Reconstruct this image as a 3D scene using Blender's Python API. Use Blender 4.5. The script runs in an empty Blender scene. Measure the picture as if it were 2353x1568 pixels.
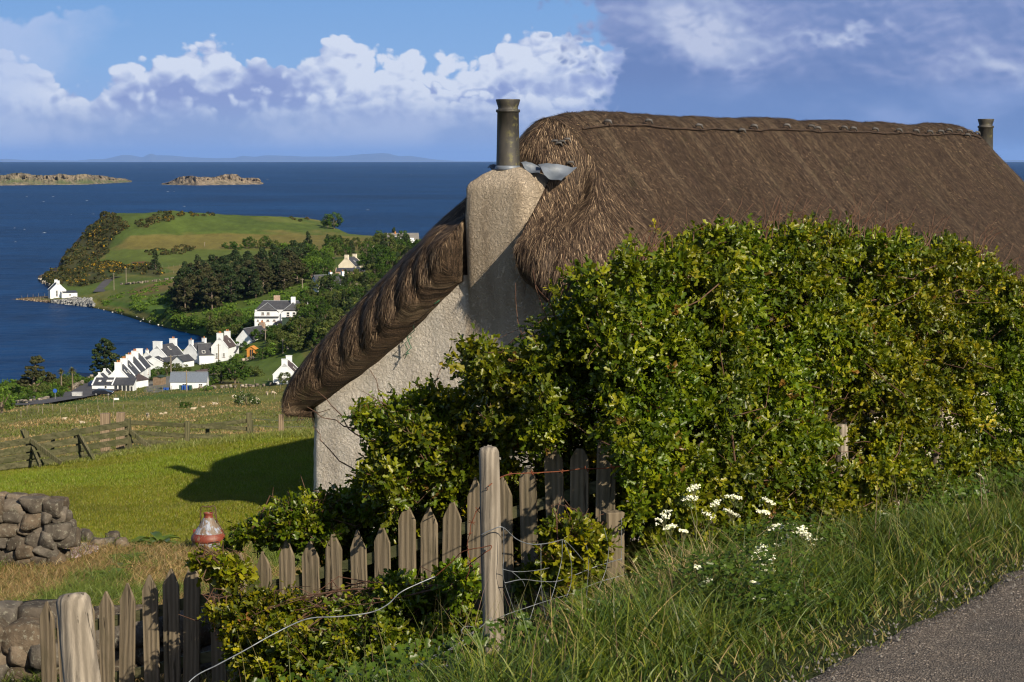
import bpy, math, random
import numpy as np
from mathutils import Vector, noise as mnoise
R = math.radians
SC = bpy.context.scene
COL = SC.collection
rng = np.random.default_rng(7)
random.seed(7)

# ---------------------------------------------------------------- camera, world, sun, exposure
F = 70 * 2353 / 36.0           # focal length in working units (2353 across the frame)
HC = 60.0                      # camera height above the sea
PITCH = R(5.26)
CP, SP = math.cos(PITCH), math.sin(PITCH)
cam_d = bpy.data.cameras.new('camera')
cam_d.lens = 70; cam_d.sensor_width = 36; cam_d.clip_start = 0.1; cam_d.clip_end = 400000
cam = bpy.data.objects.new('camera', cam_d); COL.objects.link(cam)
cam.location = (0, 0, HC); cam.rotation_euler = (math.pi / 2 - PITCH, 0, 0)
SC.camera = cam

SUN_AZ, SUN_EL = 35.0, 31.0    # sun stands behind the camera, to its right
sun_dir = Vector((math.sin(R(SUN_AZ)) * math.cos(R(SUN_EL)), -math.cos(R(SUN_AZ)) * math.cos(R(SUN_EL)), math.sin(R(SUN_EL))))
sd = bpy.data.lights.new('sun', 'SUN'); sd.energy = 5.0; sd.angle = R(0.5); sd.color = (1.0, 0.87, 0.65)
sun = bpy.data.objects.new('sun', sd); COL.objects.link(sun)
sun.rotation_euler = (-sun_dir).to_track_quat('-Z', 'Y').to_euler()

SC.render.engine = 'CYCLES'
SC.view_settings.view_transform = 'Standard'
SC.view_settings.look = 'None'
SC.view_settings.exposure = 0.7
SC.view_settings.gamma = 1.0
try:
    SC.view_settings.use_curve_mapping = False
except Exception:
    pass
SC.cycles.max_bounces = 5; SC.cycles.diffuse_bounces = 2; SC.cycles.glossy_bounces = 2
SC.cycles.transmission_bounces = 3; SC.cycles.volume_bounces = 0; SC.cycles.transparent_max_bounces = 6
SC.cycles.use_denoising = True
SC.cycles.filter_width = 1.2


class NG:
    """small wrapper for writing node trees as expressions"""
    def __init__(s, tree):
        s.t = tree; s.n = tree.nodes; s.l = tree.links

    def node(s, typ, **kw):
        n = s.n.new(typ)
        for k, v in kw.items():
            setattr(n, k, v)
        return n

    def put(s, sock, v):
        if hasattr(v, 'is_linked') or hasattr(v, 'links'):
            s.l.new(v, sock)
        elif v is not None:
            try:
                sock.default_value = v
            except Exception:
                sock.default_value = tuple(v) + (1,)

    def m(s, op, a, b=None, c=None, clamp=False):
        n = s.node('ShaderNodeMath', operation=op); n.use_clamp = clamp
        s.put(n.inputs[0], a)
        if b is not None: s.put(n.inputs[1], b)
        if c is not None: s.put(n.inputs[2], c)
        return n.outputs[0]

    def sstep(s, v, lo, hi):
        n = s.node('ShaderNodeMapRange', interpolation_type='SMOOTHSTEP')
        s.put(n.inputs[0], v); s.put(n.inputs[1], lo); s.put(n.inputs[2], hi)
        return n.outputs[0]

    def mix(s, f, a, b, blend='MIX'):
        n = s.node('ShaderNodeMix', data_type='RGBA', blend_type=blend)
        s.put(n.inputs[0], f)
        for sock, v in ((n.inputs[6], a), (n.inputs[7], b)):
            if isinstance(v, (tuple, list)): sock.default_value = tuple(v)[:3] + (1,)
            else: s.l.new(v, sock)
        return n.outputs[2]

    def noise(s, vec, scale, detail=4, rough=0.55, dist=0.0, out=0):
        n = s.node('ShaderNodeTexNoise')
        if vec is not None: s.l.new(vec, n.inputs['Vector'])
        s.put(n.inputs['Scale'], scale); s.put(n.inputs['Detail'], detail)
        s.put(n.inputs['Roughness'], rough); s.put(n.inputs['Distortion'], dist)
        return n.outputs[out]

    def vor(s, vec, scale, feat='F1', out=0):
        n = s.node('ShaderNodeTexVoronoi', feature=feat)
        if vec is not None: s.l.new(vec, n.inputs['Vector'])
        s.put(n.inputs['Scale'], scale)
        return n.outputs[out]

    def xyz(s, x, y, z=0.0):
        n = s.node('ShaderNodeCombineXYZ')
        s.put(n.inputs[0], x); s.put(n.inputs[1], y); s.put(n.inputs[2], z)
        return n.outputs[0]

    def sep(s, v):
        n = s.node('ShaderNodeSeparateXYZ'); s.l.new(v, n.inputs[0]); return n.outputs

    def scl(s, v, k):
        n = s.node('ShaderNodeVectorMath', operation='MULTIPLY'); s.l.new(v, n.inputs[0]); n.inputs[1].default_value = k
        return n.outputs[0]

    def ramp(s, f, stops, interp='LINEAR'):
        n = s.node('ShaderNodeValToRGB'); s.l.new(f, n.inputs[0]); r = n.color_ramp; r.interpolation = interp
        while len(r.elements) < len(stops): r.elements.new(0.5)
        for e, (p, c) in zip(r.elements, stops):
            e.position = p; e.color = (tuple(c)[:3] + (1,)) if isinstance(c, (tuple, list)) else (c, c, c, 1)
        return n.outputs[0]

    def bump(s, h, strength=0.5, dist=0.02, normal=None):
        n = s.node('ShaderNodeBump'); s.l.new(h, n.inputs['Height'])
        n.inputs['Strength'].default_value = strength; n.inputs['Distance'].default_value = dist
        if normal is not None: s.l.new(normal, n.inputs['Normal'])
        return n.outputs[0]


def srgb(r, g, b):
    f = lambda c: (c / 255 / 12.92) if c / 255 <= 0.04045 else ((c / 255 + 0.055) / 1.055) ** 2.4
    return (f(r), f(g), f(b))


# ---- world: Nishita daylight overhead, a cloud bank round the horizon
world = bpy.data.worlds.new('World'); SC.world = world; world.use_nodes = True
wt = world.node_tree; wt.nodes.clear(); g = NG(wt)
out = g.node('ShaderNodeOutputWorld'); bg = g.node('ShaderNodeBackground'); bg.inputs[1].default_value = 0.1
wt.links.new(bg.outputs[0], out.inputs[0])
sky = g.node('ShaderNodeTexSky', sky_type='NISHITA'); sky.sun_disc = False
sky.sun_elevation = R(SUN_EL); sky.sun_rotation = R(180 - SUN_AZ); sky.altitude = 60
tc = g.node('ShaderNodeTexCoord').outputs['Generated']
dx, dy, dz = g.sep(tc)
ys = g.m('MAXIMUM', dy, 0.08)
U = g.m('MULTIPLY_ADD', g.m('DIVIDE', dx, ys), 4.575, 1.1765)     # bearing
V = g.m('MULTIPLY_ADD', g.m('DIVIDE', dz, ys), -4.575, 0.363)     # 0.363 is the horizon, smaller is higher
uv = g.xyz(U, V)
nbig = g.noise(g.scl(uv, (1, 1.7, 1)), 2.6, 3, 0.5)
nmed = g.noise(g.scl(uv, (1, 1.35, 1)), 8.0, 5, 0.6, 0.3)
nfin = g.noise(g.scl(uv, (1, 1.1, 1)), 26.0, 5, 0.6, 0.2)
K = 6.15       # sky colours below are as seen; the camera exposure of +0.7 is taken out here
def sc3(c, k=K): return tuple(x * k for x in c)
clear = g.ramp(g.m('MULTIPLY', V, 2.4), [(0.0, srgb(124, 168, 222)), (0.35, srgb(136, 176, 226)), (0.6, srgb(146, 178, 226)), (0.80, srgb(128, 156, 208)), (0.90, srgb(124, 151, 206))])
# top of the cumulus bank along the bearing
def curve(fac, pts):
    return g.ramp(fac, pts)
un = g.m('MULTIPLY', U, 1 / 2.4, clamp=True)
top = curve(un, [(p / 2.4, v) for p, v in [(0.0, .105), (.10, .130), (.22, .180), (.285, .128), (.37, .110), (.50, .075), (.57, .130), (.66, .150), (.70, .110), (.80, .065), (.88, .105), (.97, .120), (1.10, .130), (1.17, .080), (1.25, .060), (2.4, .05)]])
def vadd(v, w):
    n = g.node('ShaderNodeVectorMath', operation='ADD'); wt.links.new(v, n.inputs[0])
    if isinstance(w, tuple): n.inputs[1].default_value = w
    else: wt.links.new(w, n.inputs[1])
    return n.outputs[0]
wn = g.scl(vadd(g.noise(uv, 9.0, 3, 0.5, out=1), (-.5, -.5, -.5)), (0.07, 0.05, 0))
uvw = vadd(uv, wn)
def puffs(sh, seed=0.0, sx=1.0, sy=1.25):
    """billowing cloud height, sampled with an offset so that lit and shaded flanks can be told apart"""
    a = g.scl(vadd(uvw, (sh[0] + seed, sh[1], 0)), (sx, sy, 1))
    h = g.m('ADD', g.m('MULTIPLY', g.noise(a, 5.5, 8, .58), .62), g.m('MULTIPLY', g.m('SUBTRACT', 1.0, g.vor(a, 15.0)), .24))
    return g.m('ADD', h, g.m('MULTIPLY', g.m('SUBTRACT', 1.0, g.vor(a, 38.0)), .14))
H0 = puffs((0, 0)); H1 = puffs((0.013, -0.017))
relief = g.m('SUBTRACT', H0, H1)
Vw = g.m('ADD', V, g.m('MULTIPLY', g.m('SUBTRACT', H0, 0.58), 0.24))
above = g.m('SUBTRACT', Vw, top)                                   # > 0 inside the bank
cum = g.sstep(above, -0.004, 0.012)
depth = g.sstep(above, 0.0, 0.17)
bigl = g.noise(g.scl(uv, (1, 2.0, 1)), 3.3, 3, 0.5)
fb = g.m('ADD', g.m('MULTIPLY_ADD', relief, 3.0, 0.60), g.m('ADD', g.m('MULTIPLY', g.m('SUBTRACT', bigl, .5), .9), g.m('MULTIPLY', depth, -0.22)))
def blob(u0, v0, su, sv, k):
    a = g.m('POWER', g.m('MULTIPLY', g.m('SUBTRACT', g.m('ADD', U, g.m('MULTIPLY', g.m('SUBTRACT', nmed, .5), .10)), u0), 1 / su), 2.0); b = g.m('POWER', g.m('MULTIPLY', g.m('SUBTRACT', Vw, v0), 1 / sv), 2.0)
    return g.m('MULTIPLY', g.m('EXPONENT', g.m('MULTIPLY', g.m('ADD', a, b), -1.0)), k)
def blobs(f, lst):
    for b_ in lst: f = g.m('ADD', f, blob(*b_))
    return f
fb = blobs(fb, [(.02, .15, .07, .05, .35), (.30, .15, .05, .02, .5), (.43, .13, .07, .035, .5), (.53, .12, .05, .03, .5), (.50, .20, .20, .022, -.75), (.66, .17, .10, .03, -.45), (.86, .12, .13, .05, .55), (1.05, .15, .14, .04, .5), (1.25, .12, .07, .03, .45), (1.22, .20, .12, .018, .4),
                (1.0, .165, .07, .010, -.6), (1.12, .195, .10, .012, -.6), (.88, .215, .25, .02, .3), (.12, .21, .14, .03, .25)])
cumcol = g.ramp(fb, [(0.02, srgb(140, 158, 208)), (0.30, srgb(158, 174, 217)), (0.56, srgb(186, 199, 230)), (0.85, srgb(214, 223, 242))])
low = g.sstep(V, 0.215, 0.300)
hazeband = g.mix(g.m('MULTIPLY', g.sstep(g.m('ADD', g.m('MULTIPLY', nbig, .6), g.m('MULTIPLY', H0, .4)), 0.42, 0.56), 0.85), srgb(144, 167, 213), srgb(176, 191, 226))
hazeband = g.mix(g.sstep(V, 0.30, 0.37), hazeband, srgb(134, 162, 214))
cumcol = g.mix(low, cumcol, hazeband)
c1 = g.mix(cum, clear, cumcol)
# faint pale veil at the upper left
veil = g.m('MULTIPLY', g.m('MULTIPLY', g.sstep(g.m('ADD', g.m('ADD', U, g.m('MULTIPLY', V, 0.7)), g.m('MULTIPLY', g.m('SUBTRACT', nmed, .5), .25)), 0.36, 0.10), g.sstep(Vw, 0.0, 0.03)), 0.75)
c1 = g.mix(veil, c1, srgb(180, 198, 234))
# big grey shower cloud to the right
edge = g.m('SUBTRACT', g.m('ADD', g.m('SUBTRACT', U, 1.19), g.m('MULTIPLY', g.m('SUBTRACT', H0, .58), .75)), g.m('MULTIPLY', V, 0.46))
gm = g.sstep(edge, -0.02, 0.07)
G0 = puffs((0, 0), 3.1, .8, 1.5); G1 = puffs((0.012, -0.014), 3.1, .8, 1.5)
gbig = g.noise(g.scl(g.xyz(g.m('ADD', U, 5.3), V), (1, 2.0, 1)), 2.7, 4, 0.5)
gf = g.m('ADD', g.m('MULTIPLY_ADD', g.m('SUBTRACT', G0, G1), 1.2, 0.42), g.m('ADD', g.m('MULTIPLY', g.m('SUBTRACT', gbig, .5), 1.5), g.m('MULTIPLY', g.sstep(V, 0.10, 0.22), -.22)))
gf = blobs(gf, [(1.62, .08, .08, .05, .55), (1.70, .14, .09, .03, .35), (1.93, .055, .12, .022, .6), (2.30, .15, .14, .04, .3), (1.45, .16, .16, .06, -.4), (1.32, .03, .18, .035, .05), (2.05, .12, .2, .05, .15)])
gcol = g.ramp(gf, [(0.05, srgb(108, 133, 186)), (0.30, srgb(120, 142, 192)), (0.50, srgb(138, 155, 201)), (0.75, srgb(162, 177, 214)), (0.97, srgb(188, 198, 226))])
gcol = g.mix(g.m('MULTIPLY', g.sstep(V, 0.16, 0.24), .75), gcol, g.mix(g.sstep(gbig, 0.45, 0.65), srgb(112, 142, 196), srgb(138, 162, 212)))
c1 = g.mix(gm, c1, gcol)
c1k = g.mix(1.0, c1, (K, K, K), 'MULTIPLY')
c1k.node.clamp_result = False
# the bank hugs the horizon; Nishita takes over above it and behind the viewer
front = g.m('MULTIPLY', g.sstep(dy, 0.15, 0.5), g.sstep(dz, 0.17, 0.10))
skyc = g.mix(1.0, sky.outputs[0], (0.55, 0.6, 0.66), 'MULTIPLY')
wt.links.new(g.mix(front, skyc, c1k), bg.inputs[0])
world.cycles.sampling_method = 'MANUAL'; world.cycles.sample_map_resolution = 512


# ---------------------------------------------------------------- geometry helpers
def W(px, py, Y):
    """point seen at (px, py) whose forward distance is Y"""
    a = (px - 1176.5) / F; b = (784 - py) / F
    k = Y / (CP + b * SP)
    return np.array([a * k, Y, HC + (-SP + b * CP) * k])

def slope_of(py):
    b = (784 - py) / F
    return (SP - b * CP) / (CP + b * SP)      # drop per metre forward

def proj(p):
    x, y, z = p[0], p[1], p[2] - HC
    fwd = y * CP - z * SP; up = y * SP + z * CP
    return 1176.5 + F * x / fwd, 784 - F * up / fwd

def tag(o, label=None, cat=None, group=None, kind=None):
    if label: o['label'] = label
    if cat: o['category'] = cat
    if group: o['group'] = group
    if kind: o['kind'] = kind
    return o

def empty(name, loc, rz=0.0, parent=None):
    o = bpy.data.objects.new(name, None); COL.objects.link(o)
    o.location = Vector(loc); o.rotation_euler = (0, 0, rz); o.empty_display_size = 0.2
    if parent: o.parent = parent
    return o

def link(name, me, mat=None, parent=None, smooth=False):
    if mat is not None: me.materials.append(mat)
    o = bpy.data.objects.new(name, me); COL.objects.link(o)
    if parent: o.parent = parent
    if smooth: me.shade_smooth()
    return o

def npmesh(name, verts, faces, mat=None, parent=None, smooth=False, col=None, uvs=None, origin=None):
    """verts (n,3); faces (m,k) of equal size, or a list of such arrays; col (n,3) point colours"""
    verts = np.asarray(verts, dtype=np.float32)
    if origin is not None: verts = verts - np.asarray(origin, dtype=np.float32)
    if not isinstance(faces, list): faces = [faces]
    faces = [np.asarray(f, dtype=np.int32) for f in faces if len(f)]
    loops = np.concatenate([f.ravel() for f in faces])
    totals = np.concatenate([np.full(len(f), f.shape[1], dtype=np.int32) for f in faces])
    starts = np.concatenate([[0], np.cumsum(totals)[:-1]]).astype(np.int32)
    me = bpy.data.meshes.new(name)
    me.vertices.add(len(verts)); me.vertices.foreach_set('co', verts.ravel())
    me.loops.add(len(loops)); me.loops.foreach_set('vertex_index', loops)
    me.polygons.add(len(totals)); me.polygons.foreach_set('loop_start', starts)
    try: me.polygons.foreach_set('loop_total', totals)
    except Exception: pass
    me.update(calc_edges=True)
    if col is not None:
        ca = me.color_attributes.new('Col', 'FLOAT_COLOR', 'POINT')
        c4 = np.ones((len(verts), 4), dtype=np.float32); c4[:, :3] = col
        ca.data.foreach_set('color', c4.ravel())
    if uvs is not None:
        ul = me.uv_layers.new(name='UVMap')
        ul.data.foreach_set('uv', np.asarray(uvs, dtype=np.float32)[loops].ravel())
    o = link(name, me, mat, parent, smooth)
    if origin is not None and parent is None: o.location = Vector(origin)
    return o

def gridfaces(nr, nc, closed=False):
    r = np.arange(nr - 1)[:, None]; c = np.arange(nc if closed else nc - 1)[None, :]
    c2 = (c + 1) % nc
    a = r * nc + c; b = r * nc + c2; d = (r + 1) * nc + c; e = (r + 1) * nc + c2
    return np.stack([a, b, e, d], -1).reshape(-1, 4)

class MB:
    def __init__(s): s.v = []; s.f = []
    def add(s, verts, faces):
        b = len(s.v); s.v += [tuple(map(float, p)) for p in verts]; s.f += [tuple(b + i for i in f) for f in faces]
        return s
    def box(s, c, size, rz=0.0, M=None, taper=1.0):
        hx, hy, hz = size[0] / 2, size[1] / 2, size[2] / 2
        pts = []
        for z in (-hz, hz):
            t = taper if z > 0 else 1.0
            for x, y in ((-hx, -hy), (hx, -hy), (hx, hy), (-hx, hy)): pts.append(Vector((x * t, y * t, z)))
        cr, sr = math.cos(rz), math.sin(rz)
        if M is not None: pts = [M @ p for p in pts]
        else: pts = [Vector((p.x * cr - p.y * sr, p.x * sr + p.y * cr, p.z)) for p in pts]
        pts = [p + Vector(c) for p in pts]
        return s.add(pts, [(3, 2, 1, 0), (4, 5, 6, 7), (0, 1, 5, 4), (1, 2, 6, 5), (2, 3, 7, 6), (3, 0, 4, 7)])
    def prism(s, poly, y0, y1):
        """poly: (x, z) outline counter clockwise seen from -y, extruded along y"""
        n = len(poly)
        v = [(x, y0, z) for x, z in poly] + [(x, y1, z) for x, z in poly]
        f = [tuple(range(n)), tuple(range(2 * n - 1, n - 1, -1))] + [((i + 1) % n, i, n + i, n + (i + 1) % n) for i in range(n)]
        return s.add(v, f)
    def tube(s, pts, rad, n=6, cap=True):
        pts = [Vector(p) for p in pts]
        rads = rad if isinstance(rad, (list, tuple, np.ndarray)) else [rad] * len(pts)
        v = []; up = Vector((0.13, 0.21, 1)).normalized()
        for i, p in enumerate(pts):
            d = (pts[min(i + 1, len(pts) - 1)] - pts[max(i - 1, 0)])
            if d.length < 1e-9: d = Vector((0, 0, 1))
            d.normalize(); a = d.cross(up)
            if a.length < 0.05: a = d.cross(Vector((1, 0, 0)))
            a.normalize(); b = d.cross(a)
            for k in range(n):
                t = 2 * math.pi * k / n
                v.append(p + (a * math.cos(t) + b * math.sin(t)) * rads[i])
        f = [(i * n + k, i * n + (k + 1) % n, (i + 1) * n + (k + 1) % n, (i + 1) * n + k) for i in range(len(pts) - 1) for k in range(n)]
        if cap: f += [tuple(range(n - 1, -1, -1)), tuple((len(pts) - 1) * n + k for k in range(n))]
        return s.add(v, f)
    def lathe(s, prof, c=(0, 0, 0), n=24, sx=1.0):
        v = []
        for r, z in prof:
            for k in range(n):
                t = 2 * math.pi * k / n
                v.append((c[0] + r * math.cos(t) * sx, c[1] + r * math.sin(t), c[2] + z))
        f = [(i * n + k, i * n + (k + 1) % n, (i + 1) * n + (k + 1) % n, (i + 1) * n + k) for i in range(len(prof) - 1) for k in range(n)]
        f += [tuple(range(n - 1, -1, -1)), tuple((len(prof) - 1) * n + k for k in range(n))]
        return s.add(v, f)
    def build(s, name, mat, parent=None, smooth=False, bevel=0.0, origin=None):
        me = bpy.data.meshes.new(name)
        v = s.v
        if origin is not None: v = [(a - origin[0], b - origin[1], c - origin[2]) for a, b, c in v]
        me.from_pydata(v, [], s.f); me.update()
        o = link(name, me, mat, parent, smooth)
        if origin is not None: o.location = Vector(origin)
        if bevel:
            md = o.modifiers.new('b', 'BEVEL'); md.width = bevel; md.segments = 2; md.limit_method = 'ANGLE'
        return o

def children(o): return [c for c in bpy.data.objects if c.parent is o]
KIDS = {}
def copy_tree(o, parent=None):
    c = o.copy(); COL.objects.link(c)
    if parent is not None: c.parent = parent
    key = o.name
    if key not in KIDS: KIDS[key] = children(o)
    for ch in KIDS[key]: copy_tree(ch, c)
    return c

def fbm(x, y, z=0.0, o=4):
    return mnoise.fractal(Vector((x, y, z)), 1.0, 2.0, o)

def vnoise(P, scale, seed=0, octs=3):
    """vectorised value noise in roughly -1..1 for an (n,3) array"""
    P = np.asarray(P, dtype=np.float64) * scale + seed * 17.31
    tot = np.zeros(len(P)); amp = 1.0; norm = 0.0
    for _ in range(octs):
        i = np.floor(P).astype(np.int64); f = P - i; f = f * f * (3 - 2 * f)
        acc = np.zeros(len(P))
        for cx in (0, 1):
            for cy in (0, 1):
                for cz in (0, 1):
                    h = ((i[:, 0] + cx) * 374761393 + (i[:, 1] + cy) * 668265263 + (i[:, 2] + cz) * 1274126177) & 0xffffffff
                    h = ((h ^ (h >> 13)) * 1103515245) & 0xffffffff
                    h = (h ^ (h >> 16)) & 0xffff
                    w = (f[:, 0] if cx else 1 - f[:, 0]) * (f[:, 1] if cy else 1 - f[:, 1]) * (f[:, 2] if cz else 1 - f[:, 2])
                    acc += w * (h / 32767.5 - 1)
        tot += acc * amp; norm += amp; amp *= 0.5; P = P * 2.03 + 5.7
    return tot / norm

def tps(pts, vals, lam=1e-4):
    pts = np.asarray(pts, float); vals = np.asarray(vals, float); n = len(pts)
    def k(d2): return np.where(d2 > 1e-12, 0.5 * d2 * np.log(d2 + 1e-20), 0)
    d2 = ((pts[:, None] - pts[None]) ** 2).sum(-1)
    A = np.zeros((n + 3, n + 3)); A[:n, :n] = k(d2) + lam * np.eye(n)
    A[:n, n] = 1; A[:n, n + 1:] = pts; A[n, :n] = 1; A[n + 1:, :n] = pts.T
    w = np.linalg.solve(A, np.concatenate([vals, np.zeros(3)]))
    def ev(q):
        q = np.atleast_2d(np.asarray(q, float)); res = []
        for i in range(0, len(q), 20000):
            qq = q[i:i + 20000]
            res.append(k(((qq[:, None] - pts[None]) ** 2).sum(-1)) @ w[:n] + w[n] + qq @ w[n + 1:])
        return np.concatenate(res)
    return ev

def inpoly(px, py, poly):
    px = np.asarray(px, float); py = np.asarray(py, float); r = np.zeros(px.shape, bool)
    n = len(poly)
    for i in range(n):
        x0, y0 = poly[i]; x1, y1 = poly[(i + 1) % n]
        c = ((y0 > py) != (y1 > py)) & (px < (x1 - x0) * (py - y0) / ((y1 - y0) + 1e-12) + x0)
        r ^= c
    return r

def polydist(px, py, poly):
    px = np.asarray(px, float); py = np.asarray(py, float); best = np.full(px.shape, 1e9)
    for i in range(len(poly)):
        x0, y0 = poly[i]; x1, y1 = poly[(i + 1) % len(poly)]
        dx_, dy_ = x1 - x0, y1 - y0
        t = np.clip(((px - x0) * dx_ + (py - y0) * dy_) / (dx_ * dx_ + dy_ * dy_ + 1e-9), 0, 1)
        best = np.minimum(best, np.hypot(px - x0 - t * dx_, py - y0 - t * dy_))
    return best

def sm(x, a, b):
    t = np.clip((np.asarray(x, float) - a) / (b - a), 0, 1); return t * t * (3 - 2 * t)

# ---------------------------------------------------------------- materials
MATS = {}
def newmat(name):
    m = bpy.data.materials.new(name); m.use_nodes = True; t = m.node_tree; t.nodes.clear(); q = NG(t)
    o = q.node('ShaderNodeOutputMaterial'); p = q.node('ShaderNodeBsdfPrincipled'); t.links.new(p.outputs[0], o.inputs[0])
    MATS[name] = m
    return m, q, p, o

def simple(name, c1, c2=None, scale=5.0, rough=0.8, bump=0.0, bscale=30.0, bdist=0.01, metal=0.0, detail=5, coord='Object', stretch=(1, 1, 1), spec=0.3):
    m, q, p, o = newmat(name)
    p.inputs['Roughness'].default_value = rough; p.inputs['Metallic'].default_value = metal
    p.inputs['Specular IOR Level'].default_value = spec
    co = q.scl(q.node('ShaderNodeTexCoord').outputs[coord], stretch)
    if c2 is None: c2 = tuple(x * 0.8 for x in c1)
    f = q.sstep(q.noise(co, scale, detail, 0.6), 0.34, 0.66)
    q.l.new(q.mix(f, c1, c2), p.inputs['Base Color'])
    if bump: q.l.new(q.bump(q.noise(co, bscale, 4, 0.6), bump, bdist), p.inputs['Normal'])
    return m

def attrmat(name, rough=0.6, transl=0.0, spec=0.25, noise=None, bump=None):
    """base colour from the point colour attribute"""
    m, q, p, o = newmat(name)
    a = q.node('ShaderNodeAttribute', attribute_name='Col')
    c = a.outputs['Color']
    if noise:
        co = q.node('ShaderNodeTexCoord').outputs['Object']
        f = q.m('MULTIPLY_ADD', q.noise(co, noise[0], 5, 0.65), noise[1] * 2, 1 - noise[1])
        mm = q.node('ShaderNodeVectorMath', operation='SCALE'); q.l.new(c, mm.inputs[0]); q.l.new(f, mm.inputs['Scale']); c = mm.outputs[0]
    q.l.new(c, p.inputs['Base Color']); p.inputs['Roughness'].default_value = rough
    p.inputs['Specular IOR Level'].default_value = spec
    if bump:
        co = q.node('ShaderNodeTexCoord').outputs['Object']
        q.l.new(q.bump(q.noise(co, bump[0], 5, 0.65), bump[1], bump[2]), p.inputs['Normal'])
    if transl:
        t = q.node('ShaderNodeBsdfTranslucent'); q.l.new(q.mix(1.0, c, (1.15, 1.25, 0.5), 'MULTIPLY'), t.inputs[0])
        ms = q.node('ShaderNodeMixShader'); ms.inputs[0].default_value = transl
        q.l.new(p.outputs[0], ms.inputs[1]); q.l.new(t.outputs[0], ms.inputs[2]); q.l.new(ms.outputs[0], o.inputs[0])
    return m

# ================================================================ sea, far land, islands
def m_sea():
    m, q, p, o = newmat('sea_water')
    pos = q.node('ShaderNodeNewGeometry').outputs['Position']
    x, y, z = q.sep(pos)
    # wind streaks and gusts, real size on the water
    a = q.noise(q.scl(pos, (0.010, 0.022, 1)), 1.0, 6, 0.62)
    b = q.noise(q.scl(pos, (0.0016, 0.0028, 1)), 1.0, 4, 0.5)
    r_ = q.noise(q.scl(pos, (0.09, 0.045, 1)), 1.0, 5, 0.7)
    f = q.m('ADD', q.m('MULTIPLY', r_, .34), q.m('ADD', q.m('MULTIPLY', a, .33), q.m('MULTIPLY', b, .33)))
    q.l.new(q.ramp(f, [(0.40, (0.0004, 0.011, 0.048)), (0.50, (0.001, 0.022, 0.086)), (0.60, (0.004, 0.036, 0.125))]), p.inputs['Base Color'])
    p.inputs['Roughness'].default_value = 0.42; p.inputs['IOR'].default_value = 1.33
    p.inputs['Specular IOR Level'].default_value = 0.09
    h = q.m('ADD', q.m('MULTIPLY', q.noise(q.scl(pos, (0.22, 0.5, 1)), 1.0, 4, 0.6), 1.0), q.m('MULTIPLY', q.noise(q.scl(pos, (0.05, 0.12, 1)), 1.0, 3, 0.6), 2.2))
    q.l.new(q.bump(h, 1.0, 1.1), p.inputs['Normal'])
    return m
MSEA = m_sea()
yy = np.concatenate([np.linspace(150, 2000, 60), np.geomspace(2100, 27700, 40)])
tt = np.linspace(-0.75, 0.75, 61)
V_ = np.array([[t * y, y, 0.0] for y in yy for t in tt])
sea = npmesh('sea', V_, gridfaces(len(yy), len(tt)), MSEA); tag(sea, kind='structure')

# whitecaps: small real crests far out
def m_foam(): return simple('foam', (0.55, 0.6, 0.66), (0.45, 0.5, 0.6), rough=0.9)
fv, ff = [], []
for i in range(80):
    y = 10 ** random.uniform(3.05, 4.25); x = random.uniform(-0.28, 0.02) * y
    if y > 4200 and y < 5400: continue
    w = random.uniform(.8, 2.6) * (y / 2500) ** 0.5; b = len(fv)
    fv += [(x - w, y, 0.1), (x, y - w * .25, 0.25), (x + w, y, 0.1), (x, y + w * .2, 0.3 + w * 0.06)]
    ff.append((b, b + 1, b + 2, b + 3))
foam = npmesh('whitecaps', fv, np.array(ff), m_foam()); tag(foam, 'small white wave crests scattered over the dark blue sea', 'foam', kind='stuff')

# ---- far land as one sheet
YTOP = [(-320, 655), (0, 655), (60, 650), (85, 641), (100, 634), (130, 618), (142, 600), (150, 585), (163, 570), (182, 548), (205, 521), (232, 500), (255, 491), (290, 490), (330, 490),
        (370, 486), (395, 484), (430, 488), (480, 491), (560, 495), (640, 498), (700, 501), (735, 507), (770, 524), (800, 537), (860, 543), (930, 548), (1100, 556), (1420, 560)]
def ytop(px): return np.interp(px, [a for a, b in YTOP], [b for a, b in YTOP])
WATER = [(-400, 400), (231, 480), (200, 520), (178, 549), (158, 570), (145, 585), (138, 602), (133, 617), (120, 622), (100, 630), (86, 639), (90, 650), (104, 658), (118, 664), (119, 680),
         (60, 683), (22, 689), (26, 694), (80, 699), (150, 706), (205, 712), (250, 722), (300, 737), (340, 751), (400, 766), (440, 776), (478, 784),
         (455, 800), (430, 802), (350, 806), (320, 815), (280, 832), (240, 848), (200, 866), (150, 868), (110, 872), (60, 874), (20, 880), (-400, 905)]
ZP = []
for x in (-320, 100, 500, 900, 1400):
    ZP += [(x, 1140, 53.2), (x, 1090, 49.3), (x, 1050, 43.5), (x, 1000, 33), (x, 950, 20.5)]
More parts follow.
